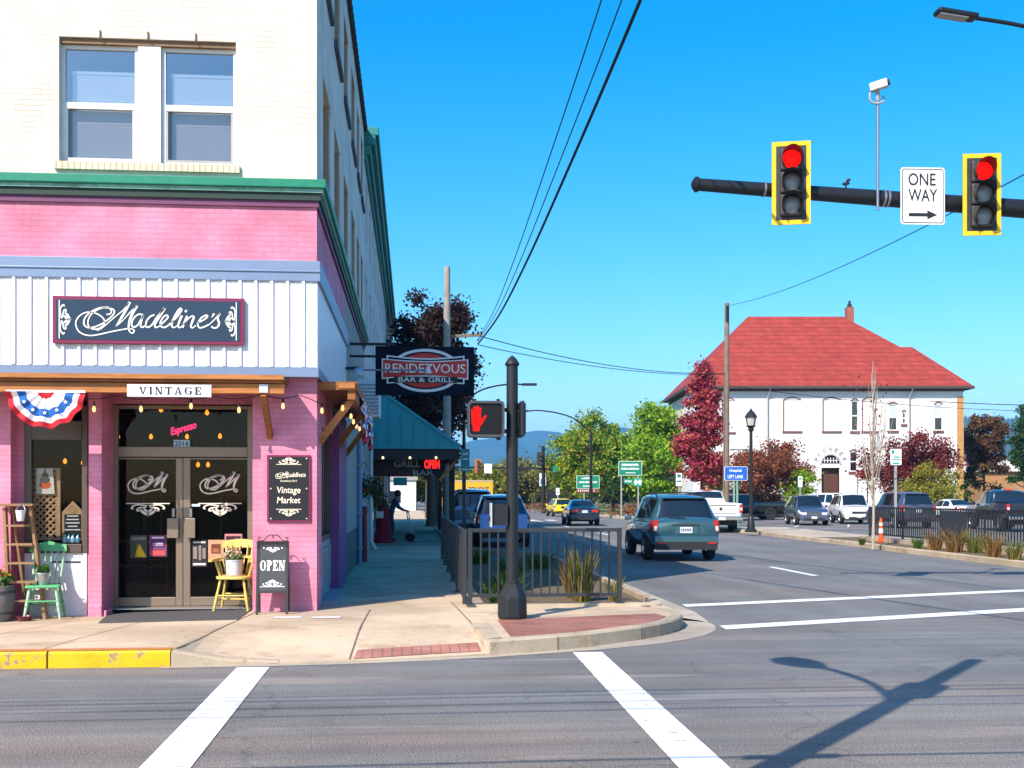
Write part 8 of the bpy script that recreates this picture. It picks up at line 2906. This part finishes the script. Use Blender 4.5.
# downpipes
for px in (767.5, 909):
 g = MB(); g.tube([(u_(px), -.12, .1), (u_(px), -.12, ZE - .8), (u_(px) + .1, -.5, ZE - .3), (u_(px) + .1, -E_, ZE - .15)], .06, 8); g.build('downpipe', mat('hall_pipe', (.42, .40, .40), rough=.6), HALL, smooth=50, world=False)
g = MB(); g.box(-.0, W_, -.05, .0, v_(436.2) , v_(435.6)) if False else None
# steps and low planter wall
g = MB(); g.box(dr[0] - .8, dr[1] + .8, -1.3, -.06, 0, .35); g.box(dr[0] - .4, dr[1] + .4, -.9, -.06, .35, .6); g.build('entrance_step', mat('hall_step', (.42, .36, .30), rough=.8), HALL, world=False)
# low brick shop building far right
d = 122
x0, x1 = onD(984, 496, d), onD(1075, 496, d)
t = thing('low_building', 'low orange brick building with a flat white roof edge at the right picture edge', 'building', ((x0.x + x1.x) / 2, x0.y, 0), rz=-YAW)
w = (x1 - x0).length
zt_ = CAM_H + (HY - 460) / F_PX * d
g = MB(); g.box(-w / 2, w / 2, 0, 12, 0, zt_ - 1.2); g.build('wall', brick('orange_brick', (.48, .21, .07, 1), (.40, .17, .06, 1), (.4, .3, .2, 1)), t, world=False)
g = MB(); g.box(-w / 2 - .3, w / 2 + .3, -.4, 12.4, zt_ - 1.2, zt_); g.build('roof', HW, t, world=False)
for k in range(3):
 g = MB(); g.box(-w / 2 + 1.5 + k * 3, -w / 2 + 3 + k * 3, -.04, .02, .8, 2.2); g.build('window', DARKGL, t, world=False)
# white building and green awning closing the pavement view
d = 118
a, b = onD(399, 496, d), onD(424, 496, d)
t = thing('white_shop', 'small sunlit white building at the far end of the shaded pavement', 'building', ((a.x + b.x) / 2 - 3, 128, 0))
g = MB(); g.box(-9, 3.5, 0, 8, 0, 3.4); g.build('wall', HW, t, world=False)
g = MB(); g.box(-9.2, 3.7, -.2, 8.2, 3.4, 3.8); g.build('roof', GREYW, t, world=False)
for k in range(3):
 g = MB(); g.box(-5 + k * 2.6, -3.4 + k * 2.6, -.03, .02, .9, 2.2); g.build('window', DARKGL, t, world=False)
p = onX(386, 483, XC)
y = 56
t = thing('blade_sign', 'small turquoise sign projecting over the shaded pavement', 'sign', tuple(onD(394, 483, y)))
a, b = onD(393.5, 485.5, y), onD(407, 477.5, y)
g = MB(); g.box(a.x, b.x, y, y + .08, a.z, b.z); g.build('panel', mat('turquoise_sign', (.03, .30, .32), rough=.4), t)
g = MB(); g.bar((XC, y + .04, b.z + .06), (b.x, y + .04, b.z + .06), .04, .04); g.build('bracket', BLACKP, t)
# ------------------------------------------------------------------ trees and planting
BARK = mat('tree_bark', (.10, .075, .055), rough=.95, var=.4, scale=8, bump=.5)
BARKP = mat('pale_bark', (.40, .33, .27), rough=.9, var=.3, scale=8, bump=.3)
def tree_mesh(h, r, z0, n, s, lm, bark, shape, seed, trunk_r, clumps=60, sig=.16, parent=None, gap=.0, trunk_show=True, lean=0):
 rg = np.random.default_rng(seed)
 global RNG
 # clump centres in the crown
 C = []
 tries = 0
 while len(C) < clumps and tries < 20000:
  tries += 1
  v = rg.normal(0, 1, 3)
  v /= np.linalg.norm(v)
  q = rg.random() ** .42
  p = v * q
  zz = (p[2] + 1) / 2
  if shape == 'cone': k = (1.08 - zz) ** .75 * 1.05
  elif shape == 'oval': k = 1.0
  elif shape == 'dome': k = 1.15 * (1 - .25 * zz)
  elif shape == 'column': k = .92 if zz < .8 else .7
  else: k = 1.0
  k *= 1 + .28 * math.sin(3.1 * math.atan2(v[1], v[0]) + seed) * math.sin(4 * zz + seed)
  x, y, z = p[0] * r * k, p[1] * r * k, z0 + (h - z0) * zz
  C.append((x, y, z))
 C = np.array(C)
 sc = sig * r * (.6 + .8 * rg.random(len(C)))
 idx = rg.integers(0, len(C), n)
 d = rg.normal(0, 1, (n, 3)) * sc[idx][:, None]
 d[:, 2] *= .75
 P = C[idx] + d
 P = P[P[:, 2] > z0 * .75]
 old = RNG
 RNG = rg
 o = leaves('crown', P, s, lm, parent, up=.5, aspect=.65)
 RNG = old
 g = MB()
 top = z0 + (h - z0) * .72
 pts = [(0, 0, -.1), (lean * .1, 0, z0 * .5), (lean * .3, .02, z0), (lean * .5, -.03, (z0 + top) / 2), (lean * .7, .02, top)]
 g.tube(crom(pts, 4), [trunk_r * (1.25 if i == 0 else 1 - .85 * i / 16) for i in range(17)], 9)
 for k in range(0, len(C), max(1, len(C) // 16)):
  c = Vector(C[k])
  zb = max(z0 * .7, min(top * .95, c.z - .45 * math.hypot(c.x, c.y) - .2))
  b0 = Vector((lean * .3, 0, zb))
  m = b0.lerp(c, .5) + Vector((0, 0, -.1 * r))
  g.tube(crom([b0, m, c], 4), [trunk_r * .38 * (1 - .8 * i / 8) for i in range(9)], 5)
 tr = g.build('trunk', bark, parent, smooth=60, world=False)
 return o, tr
def tree(name, label, px, d, pyb, pyt, pxw, lm, n=5000, s=.26, shape='oval', z0=None, cat='tree', bark=None, seed=1, clumps=60, trunk_r=None, sig=.16, base=.1, group=None, pos=None, lean=0):
 x, y = dirv(px)
 loc = (x * d, y * d, base) if pos is None else pos
 h = CAM_H + (HY - pyt) / F_PX * d - base
 r = pxw / 2 * d / F_PX
 if z0 is None: z0 = h * .2
 t = thing(name, label, cat, loc, group=group)
 tree_mesh(h, r, z0, n, s, lm, bark or BARK, shape, seed, trunk_r or max(.08, h * .022), clumps, sig, t, lean=lean)
 return t
G_DEEP = leafmat('leaves_green_autumn', [(0.0425, 0.131, 0.0136, 1), (0.106, 0.262, 0.0204, 1), (0.213, 0.381, 0.0255, 1), (0.383, 0.428, 0.034, 1), (0.425, 0.238, 0.034, 1)])
G_BRIGHT = leafmat('leaves_bright_green', [(0.08, 0.208, 0.016, 1), (0.176, 0.352, 0.024, 1), (0.304, 0.48, 0.032, 1), (0.448, 0.544, 0.048, 1)])
RED = leafmat('leaves_crimson', [(.20, .012, .04, 1), (.38, .03, .085, 1), (.48, .06, .12, 1), (.50, .11, .09, 1), (.36, .20, .05, 1)])
RUST = leafmat('leaves_rust', [(0.13, 0.039, 0.0234, 1), (0.26, 0.078, 0.039, 1), (0.364, 0.117, 0.052, 1), (0.286, 0.13, 0.065, 1)])
WINE = leafmat('leaves_wine', [(0.081, 0.0162, 0.0216, 1), (0.189, 0.027, 0.0338, 1), (0.27, 0.0473, 0.0405, 1), (0.23, 0.0675, 0.0405, 1)])
BROWN = leafmat('leaves_brown', [(0.0675, 0.0338, 0.0203, 1), (0.149, 0.0607, 0.0338, 1), (0.203, 0.0945, 0.0405, 1), (0.0945, 0.0945, 0.027, 1)])
YGRN = leafmat('leaves_yellow_green', [(0.105, 0.135, 0.015, 1), (0.24, 0.255, 0.03, 1), (0.39, 0.3, 0.03, 1), (0.15, 0.195, 0.0225, 1)])
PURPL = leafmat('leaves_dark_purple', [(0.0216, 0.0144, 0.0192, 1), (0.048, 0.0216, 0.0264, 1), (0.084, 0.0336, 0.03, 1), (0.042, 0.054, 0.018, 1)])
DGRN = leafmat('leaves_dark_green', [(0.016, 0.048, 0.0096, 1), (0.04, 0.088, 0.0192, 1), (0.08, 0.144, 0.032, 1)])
SCRUB = leafmat('leaves_scrub', [(0.105, 0.135, 0.03, 1), (0.21, 0.195, 0.0525, 1), (0.3, 0.21, 0.075, 1), (0.15, 0.18, 0.045, 1)])
# far side of the road
tree('tree', 'big rounded green tree turning yellow behind the green guide sign', 588, 112, 515, 417, 68, G_DEEP, 28000, .28, 'oval', 1.2, seed=3, clumps=130, sig=.15)
tree('tree', 'small pointed green tree showing over the right shoulder of the big rounded one', 613, 118, 515, 421, 30, G_DEEP, 4500, .34, 'cone', 2.0, seed=4, clumps=50)
tree('tree', 'loose bright green tree between the guide signs and the red maple', 655, 100, 515, 402, 64, G_BRIGHT, 26000, .29, 'oval', 1.4, seed=5, clumps=110, sig=.16)
tree('tree', 'lower dark green tree under the bright green one', 640, 104, 515, 455, 60, DGRN, 5000, .34, 'dome', 1.4, seed=25, clumps=50)
tree('maple_tree', 'tall crimson maple with a few yellow leaves behind the brown utility pole', 703, 74, 520, 360, 60, RED, 21000, .21, 'cone', 1.4, seed=6, clumps=140, sig=.12)
tree('maple_tree', 'broad rust-coloured maple against the white wall behind the lamp post', 766, 88, 516, 441, 78, RUST, 14000, .20, 'dome', 2.0, seed=7, clumps=60, sig=.15)
tree('bush', 'bright green bush beside the arched doorway of the hall', 798, 86, 517, 466, 34, G_BRIGHT, 3000, .22, 'oval', .4, cat='bush', seed=8, clumps=40)
tree('bush', 'small bright green bush in the shade left of the blue sign', 714, 82, 517, 473, 22, G_BRIGHT, 1500, .22, 'oval', .3, cat='bush', seed=28, clumps=25)
tree('maple_tree', 'wide wine-red maple before the right part of the white hall', 913, 82, 518, 432, 86, WINE, 16000, .19, 'dome', 1.8, seed=9, clumps=70, sig=.13)
tree('bush', 'rounded yellow-green bush below the wine-red maple', 932, 78, 518, 464, 60, YGRN, 9000, .15, 'dome', .3, cat='bush', seed=10, clumps=55)
tree('tree', 'dark brown-leaved tree right of the white hall corner', 984, 98, 516, 409, 44, BROWN, 13000, .25, 'oval', 1.8, seed=11, clumps=80, sig=.13)
tree('fir_tree', 'dark green conifer cut by the right picture edge', 1026, 110, 516, 402, 40, DGRN, 12000, .25, 'cone', 2.0, seed=12, clumps=80)
tree('bush', 'narrow dark green shrub at the foot of the hall corner', 967, 84, 517, 477, 12, DGRN, 900, .2, 'column', .2, cat='bush', seed=13, clumps=20)
tree('bush', 'long low dark hedge bush in the shade under the rust-coloured maple', 752, 92, 516, 488, 50, BROWN, 2600, .22, 'dome', .2, cat='bush', seed=33, clumps=30)
# bare young tree on the island
def sapling():
 p = onZ(873, 546, .145)
 t = thing('young_tree', 'bare pale young tree with thin upright twigs on the island', 'tree', tuple(p))
 d = p.y / dirv(873)[1]
 H = CAM_H + (HY - 362) / F_PX * d
 g = MB()
 rr = random.Random(5)
 g.tube(crom([(0, 0, -.1), (.02, 0, 1.2), (-.03, 0, 2.4), (0, 0, H * .62), (.0, 0, H * .98)], 4), [.05 * (1 - .88 * i / 17) for i in range(17)], 8)
 g.build('trunk', BARKP, t, smooth=60, world=False)
 g = MB()
 for k in range(46):
  z = 1.3 + (H * .62) * rr.random() ** 1.2
  a = rr.uniform(0, 6.28)
  L_ = (H - z) * rr.uniform(.35, .7)
  o = rr.uniform(.10, .28) * L_
  g.tube(crom([(0, 0, z), (o * .55 * math.cos(a), o * .55 * math.sin(a), z + L_ * .4), (o * math.cos(a), o * math.sin(a), z + L_)], 3), [.018 - .015 * i / 6 for i in range(7)], 5)
 g.build('branches', BARKP, t, world=False)
 rg = np.random.default_rng(3)
 P = np.stack([rg.normal(0, .28, 220), rg.normal(0, .28, 220), 1.6 + rg.random(220) * (H - 2.2)], 1)
 leaves('crown', P, .09, RUST, t)
sapling()
# street trees on the left pavement, in the shade of the buildings
tree('plum_tree', 'dark purple-leaved tree rising above the RENDEZVOUS sign', 424, 57, 520, 288, 100, PURPL, 20000, .20, 'oval', 4.6, seed=14, clumps=90, sig=.12, base=.15, pos=(.95, 57, .15))
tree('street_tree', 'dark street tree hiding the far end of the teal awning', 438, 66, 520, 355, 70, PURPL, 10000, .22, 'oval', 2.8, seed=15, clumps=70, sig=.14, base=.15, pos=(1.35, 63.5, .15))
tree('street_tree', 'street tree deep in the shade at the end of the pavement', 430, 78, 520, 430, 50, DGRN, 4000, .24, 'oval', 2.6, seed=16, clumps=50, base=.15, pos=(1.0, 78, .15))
tree('street_tree', 'sunlit yellow-green street tree closing the view along the pavement', 416, 135, 515, 445, 44, YGRN, 5000, .4, 'oval', 1.5, seed=17, clumps=60, base=.0)
tree('tree', 'autumn yellow tree peeping over the roof of the yellow truck', 482, 150, 510, 468, 60, YGRN, 4500, .42, 'dome', 1.0, seed=18, clumps=60, base=0)
# thicket at the end of the street
SH_ = [(505, 160, 462, 46), (527, 165, 470, 44), (552, 158, 458, 40), (575, 150, 455, 50), (470, 175, 472, 60), (520, 190, 455, 40), (545, 200, 466, 60), (440, 190, 470, 60), (400, 185, 465, 70), (372, 190, 460, 60), (616, 160, 470, 60)]
L_ = ['tallest', 'lowest', 'brownest', 'widest', 'farthest']
proto = None
names = ['olive scrub tree at the street end, first right of the signal pole', 'low olive scrub tree behind the distant control cabinet', 'olive scrub tree beside the far signal pole', 'olive scrub tree rising behind the yellow car', 'olive scrub tree behind the yellow truck', 'tall narrow olive scrub tree under the mountain', 'wide olive scrub tree in the farthest row',
         'olive scrub tree behind the parked pale blue SUV', 'olive scrub tree at the end of the shaded pavement', 'olive scrub tree hidden beyond the shops', 'olive scrub tree between the big green tree and the road end']
for i, (px, d, pyt, pw) in enumerate(SH_):
 x, y = dirv(px)
 h = CAM_H + (HY - pyt) / F_PX * d
 r = pw / 2 * d / F_PX
 if proto is None:
  proto = tree('scrub_tree', names[i], px, d, 510, pyt, pw, SCRUB, 4200, .42, 'dome', .5, seed=19, clumps=70, base=0, group='scrub trees closing the street end')
  ph, prr = h, r
 else:
  dup(proto, (x * d, y * d, 0), rz=i * 1.3, label=names[i], scale=(r / prr, r / prr, h / ph))
# far tree belt as one mass beyond the fields
def belt():
 rg = np.random.default_rng(77)
 C = []
 for px in np.arange(250, 1250, 2.2):
  d = 330 + 90 * rg.random()
  x, y = dirv(px)
  h = 5.5 + 4.5 * vnoise(px / 16, 3, 8) + 3 * rg.random()
  for k in range(26):
   C.append((x * d + rg.normal(0, 2.2), y * d + rg.normal(0, 2.2), h * rg.random() ** .8))
 o = leaves('far_trees', np.array(C), 2.0, DGRN, None, up=.2, aspect=.8)
 o['kind'] = 'stuff'
belt()
# grasses
GRS = leafmat('grass_blades', [(.12, .20, .02, 1), (0.1, 0.13, 0.02, 1), (0.2, 0.2, 0.04, 1), (0.3, 0.24, 0.07, 1), (0.32, 0.18, 0.07, 1)])
GRSR = leafmat('russet_grass', [(0.16, 0.07, 0.02, 1), (0.28, 0.14, 0.04, 1), (0.34, 0.22, 0.08, 1), (0.16, 0.13, 0.03, 1)])
GRSG = leafmat('green_grass_blades', [(0.04, 0.09, 0.015, 1), (0.08, 0.15, 0.02, 1), (0.14, 0.2, 0.04, 1)])
def grass_clump(name, label, loc, h, r, n, m, seed, w=.012, group=None, cat='grass clump'):
 rg = np.random.default_rng(seed)
 V = np.empty((n * 2, 4, 3))
 for i in range(n):
  a = rg.random() * 6.28
  b = rg.random() ** .6 * r * .45
  x0, y0 = b * math.cos(a), b * math.sin(a)
  hh = h * (.45 + .55 * rg.random())
  o = r * (.2 + .8 * rg.random())
  a2 = a + rg.normal(0, .6)
  x2, y2 = x0 + o * math.cos(a2) * .8, y0 + o * math.sin(a2) * .8
  x1, y1 = x0 + (x2 - x0) * .35, y0 + (y2 - y0) * .35
  p = rg.random() * 3.14
  dx, dy = w * math.cos(p), w * math.sin(p)
  V[2 * i] = [(x0 - dx, y0 - dy, 0), (x0 + dx, y0 + dy, 0), (x1 + dx * .8, y1 + dy * .8, hh * .6), (x1 - dx * .8, y1 - dy * .8, hh * .6)]
  V[2 * i + 1] = [(x1 - dx * .8, y1 - dy * .8, hh * .6), (x1 + dx * .8, y1 + dy * .8, hh * .6), (x2 + dx * .25, y2 + dy * .25, hh), (x2 - dx * .25, y2 - dy * .25, hh)]
 o = npmesh(name, V.reshape(-1, 3), np.arange(n * 8).reshape(n * 2, 4), m)
 o.location = loc
 tag(o, label, cat, group)
 return o
grass_clump('grass_clump', 'tall golden grass clump behind the short grey railing', (2.5, 16.9, .09), .84, .28, 240, GRS, 1)
grass_clump('grass_clump', 'reddish grass clump just behind the tall golden one', (2.45, 17.5, .09), .66, .25, 90, GRSR, 2)
grass_clump('grass_clump', 'thin green-gold grass tuft at the road end of the short railing', (3.0, 16.9, .09), .40, .18, 50, GRS, 3)
for i, (x, y, h, lab) in enumerate(((1.5, 18.2, .4, 'low dark green tuft in the planted bed nearest the pavement railing'), (1.9, 21.8, .45, 'low dark green tuft in the middle of the planted bed'), (2.7, 24.5, .4, 'low dark green tuft towards the far end of the planted bed'), (1.55, 26.5, .4, 'low dark green tuft at the far end of the planted bed'), (1.3, 16.6, .35, 'low dark green tuft in the front corner of the planted bed'))):
 grass_clump('grass_clump', lab, (x, y, .09), h, .4, 160, GRSG, 10 + i)
isl = [(1014, 560, .62, GRS, 'yellowed grass clump on the island at the picture edge'), (993, 557, .75, GRSR, 'russet grass clump on the island, next from the picture edge'), (975, 553, .8, GRS, 'golden grass clump on the island below the railing panel'), (955, 552, .9, GRSR, 'tall russet grass clump on the island left of the golden one'), (935, 550, .7, GRSR, 'russet grass clump on the island under the black railing panel'),
       (918, 549, .45, GRSG, 'green tuft on the island between the cone and the russet clumps'), (862, 545, .3, GRSG, 'low green weeds at the end of the far pavement'), (1040, 562, .7, GRS, 'yellowed grass clump on the island just past the picture edge')]
for i, (px, py, h, m, lab) in enumerate(isl):
 p = onZ(px, py, .14)
 grass_clump('grass_clump', lab, (min(p.x, 15.1), p.y, .14), h * .82, h * .5, 120, m, 30 + i, w=.012)
# orange flower bed near the guide signs
def bed(px, d, r, lab, m):
 x, y = dirv(px)
 rg = np.random.default_rng(int(px))
 C = np.stack([rg.normal(0, r, 500), rg.normal(0, .5, 500), rg.random(500) * .9], 1)
 o = leaves('shrub', C, .22, m)
 o.location = (x * d, y * d, .1)
 tag(o, lab, 'shrub')
bed(629, 88, 1.1, 'low orange flower bed at the foot of the larger green guide sign', RUST)
bed(538, 108, 2.2, 'low russet shrubs along the kerb by the far signal pole', RUST)
# ------------------------------------------------------------------ person with a hand truck on the shaded pavement
def person():
 p = onZ(392, 541.5, .15)
 t = thing('person', 'person in blue top and dark jeans bending over a hand truck on the pavement', 'person', (p.x, p.y, .15), rz=R(-80))
 SK = mat('skin', (.35, .20, .14), rough=.6)
 # facing local +Y; joints -> radii
 J = {'pelvis': (0, -.05, .90), 'belly': (0, .0, 1.05), 'chest': (0, .08, 1.24), 'neck': (0, .15, 1.40), 'head0': (0, .18, 1.47), 'head': (0, .21, 1.57), 'headtop': (0, .21, 1.645),
         'hipL': (-.10, -.05, .87), 'kneeL': (-.11, .06, .48), 'ankL': (-.12, -.02, .08), 'toeL': (-.13, .15, .035),
         'hipR': (.10, -.05, .87), 'kneeR': (.12, .0, .48), 'ankR': (.13, -.14, .09), 'toeR': (.14, .02, .035),
         'shL': (-.19, .10, 1.36), 'elL': (-.23, .22, 1.12), 'wrL': (-.17, .42, 1.02), 'haL': (-.16, .50, 1.01),
         'shR': (.19, .10, 1.36), 'elR': (.23, .22, 1.12), 'wrR': (.17, .42, 1.02), 'haR': (.16, .50, 1.01)}
 E = [('pelvis', 'belly'), ('belly', 'chest'), ('chest', 'neck'), ('neck', 'head0'), ('head0', 'head'), ('head', 'headtop'), ('pelvis', 'hipL'), ('hipL', 'kneeL'), ('kneeL', 'ankL'), ('ankL', 'toeL'), ('pelvis', 'hipR'), ('hipR', 'kneeR'), ('kneeR', 'ankR'), ('ankR', 'toeR'),
         ('chest', 'shL'), ('shL', 'elL'), ('elL', 'wrL'), ('wrL', 'haL'), ('chest', 'shR'), ('shR', 'elR'), ('elR', 'wrR'), ('wrR', 'haR')]
 RD = {'pelvis': .13, 'belly': .125, 'chest': .135, 'neck': .055, 'head0': .07, 'head': .095, 'headtop': .07, 'hip': .095, 'knee': .062, 'ank': .045, 'toe': .035, 'sh': .065, 'el': .045, 'wr': .032, 'ha': .036}
 # fingers
 for s_ in ('L', 'R'):
  sg = -1 if s_ == 'L' else 1
  h = Vector(J['ha' + s_])
  for k, (dx, ln) in enumerate(((-.028, .06), (-.01, .068), (.009, .064), (.027, .052))):
   J['f%s%da' % (s_, k)] = (h.x + dx, h.y + ln * .6, h.z - .005); J['f%s%db' % (s_, k)] = (h.x + dx, h.y + ln * .85, h.z - .035)
   E += [('ha' + s_, 'f%s%da' % (s_, k)), ('f%s%da' % (s_, k), 'f%s%db' % (s_, k))]
  J['t%sa' % s_] = (h.x - sg * .045, h.y + .0, h.z - .01); J['t%sb' % s_] = (h.x - sg * .05, h.y + .04, h.z - .02)
  E += [('ha' + s_, 't%sa' % s_), ('t%sa' % s_, 't%sb' % s_)]
 ks = list(J)
 me = bpy.data.meshes.new('body')
 me.from_pydata([J[k] for k in ks], [(ks.index(a), ks.index(b)) for a, b in E], [])
 o = bpy.data.objects.new('body', me)
 COL.objects.link(o)
 bpy.context.view_layer.update()
 m = o.modifiers.new('skin', 'SKIN')
 sv = me.skin_vertices[0].data if me.skin_vertices else None
 if sv is None:
  bm = bmesh.new(); bm.from_mesh(me); bm.verts.layers.skin.verify(); bm.to_mesh(me); bm.free()
  sv = me.skin_vertices[0].data
 for i, k in enumerate(ks):
  r_ = None
  if k in RD: r_ = RD[k]
  elif k[0] in 'ft' and k[1] in 'LR': r_ = .010
  else: r_ = RD[k.rstrip('LR')]
  fl = .72 if k in ('pelvis', 'belly', 'chest') else 1
  sv[i].radius = (r_ * (1.1 if k in ('pelvis', 'belly', 'chest') else 1), r_ * fl)
  sv[i].use_root = (k == 'pelvis')
 s2 = o.modifiers.new('sub', 'SUBSURF'); s2.levels = 1; s2.render_levels = 2
 JEAN, TOP, SHOE, HAIR = mat('dark_jeans', (.03, .05, .10), rough=.9), mat('blue_top', (.05, .14, .30), rough=.9), mat('dark_shoe', (.03, .025, .025), rough=.7), mat('dark_hair', (.025, .018, .014), rough=.6)
 dg = bpy.context.evaluated_depsgraph_get()
 nm = bpy.data.meshes.new_from_object(o.evaluated_get(dg))
 o.modifiers.clear()
 o.data = nm
 nm.materials.clear()
 for q in (SK, JEAN, TOP, SHOE): nm.materials.append(q)
 for f in nm.polygons:
  c = f.center
  if c.z < .09: k = 3
  elif c.z < .96 and abs(c.y) < .35 and not (c.y > .25): k = 1
  elif c.z < 1.405 and c.y < .34 : k = 2
  else: k = 0
  f.material_index = k
 nm.shade_smooth()
 o.parent = t
 g = MB()
 hx, hy, hz = J['head']
 g.lathe([(.001, .115), (.06, .10), (.098, .045), (.104, -.01), (.10, -.06), (.07, -.10)], (hx, hy - .02, hz + .02), (0, -.25, 1), 16)
 g.build('hair', HAIR, t, smooth=60, world=False)
 g = MB(); g.lathe([(.012, 0), (.008, .02), (.001, .028)], (hx, hy + .09, hz - .015), (0, 1, -.2), 8); g.build('nose', SK, t, smooth=60, world=False)
 g = MB()
 for sx in (-1, 1): g.lathe([(.011, 0), (.006, .006)], (hx + sx * .034, hy + .085, hz + .012), (0, 1, 0), 8)
 g.build('eyes', HAIR, t, world=False)
 g = MB(); g.box(hx - .022, hx + .022, hy + .082, hy + .088, hz - .052, hz - .045); g.build('mouth', mat('lips', (.30, .10, .09)), t, world=False)
 g = MB()
 for sx in (-1, 1): g.lathe([(.02, 0), (.024, .008), (.012, .014)], (hx + sx * .092, hy - .005, hz - .0), (sx, 0, 0), 10)
 g.build('ears', SK, t, smooth=60, world=False)
 # hand truck in front of them
 M_ = Matrix.Rotation(R(-80), 4, 'Z')
 q = M_ @ Vector((0, .58, 0))
 k = thing('hand_truck', 'white hand truck held by the person on the shaded pavement', 'hand truck', (p.x + q.x, p.y + q.y, .15), rz=R(-80))
 HT = mat('white_tube', (.62, .62, .62), rough=.4)
 g = MB()
 for sx in (-.2, .2): g.tube([(sx, .1, .12), (sx, .0, .6), (sx * .95, -.06, .96)], .018, 8)
 g.tube([(-.19, -.06, .96), (.19, -.06, .96)], .018, 8)
 for z in (.25, .5, .75): g.tube([(-.2, .1 - z * .18, z), (.2, .1 - z * .18, z)], .014, 6)
 g.build('frame', HT, k, smooth=50, world=False)
 g = MB(); g.box(-.22, .22, .1, .36, .03, .045); g.build('toe_plate', HT, k, world=False)
 for sx in (-1, 1):
  g = MB(); g.lathe([(.04, -.03), (.12, -.03), (.13, 0), (.12, .03), (.04, .03)], (sx * .25, .02, .13), (1, 0, 0), 16); g.build('wheel', RUB, k, smooth=40, world=False)
person()
bpy.context.view_layer.update()
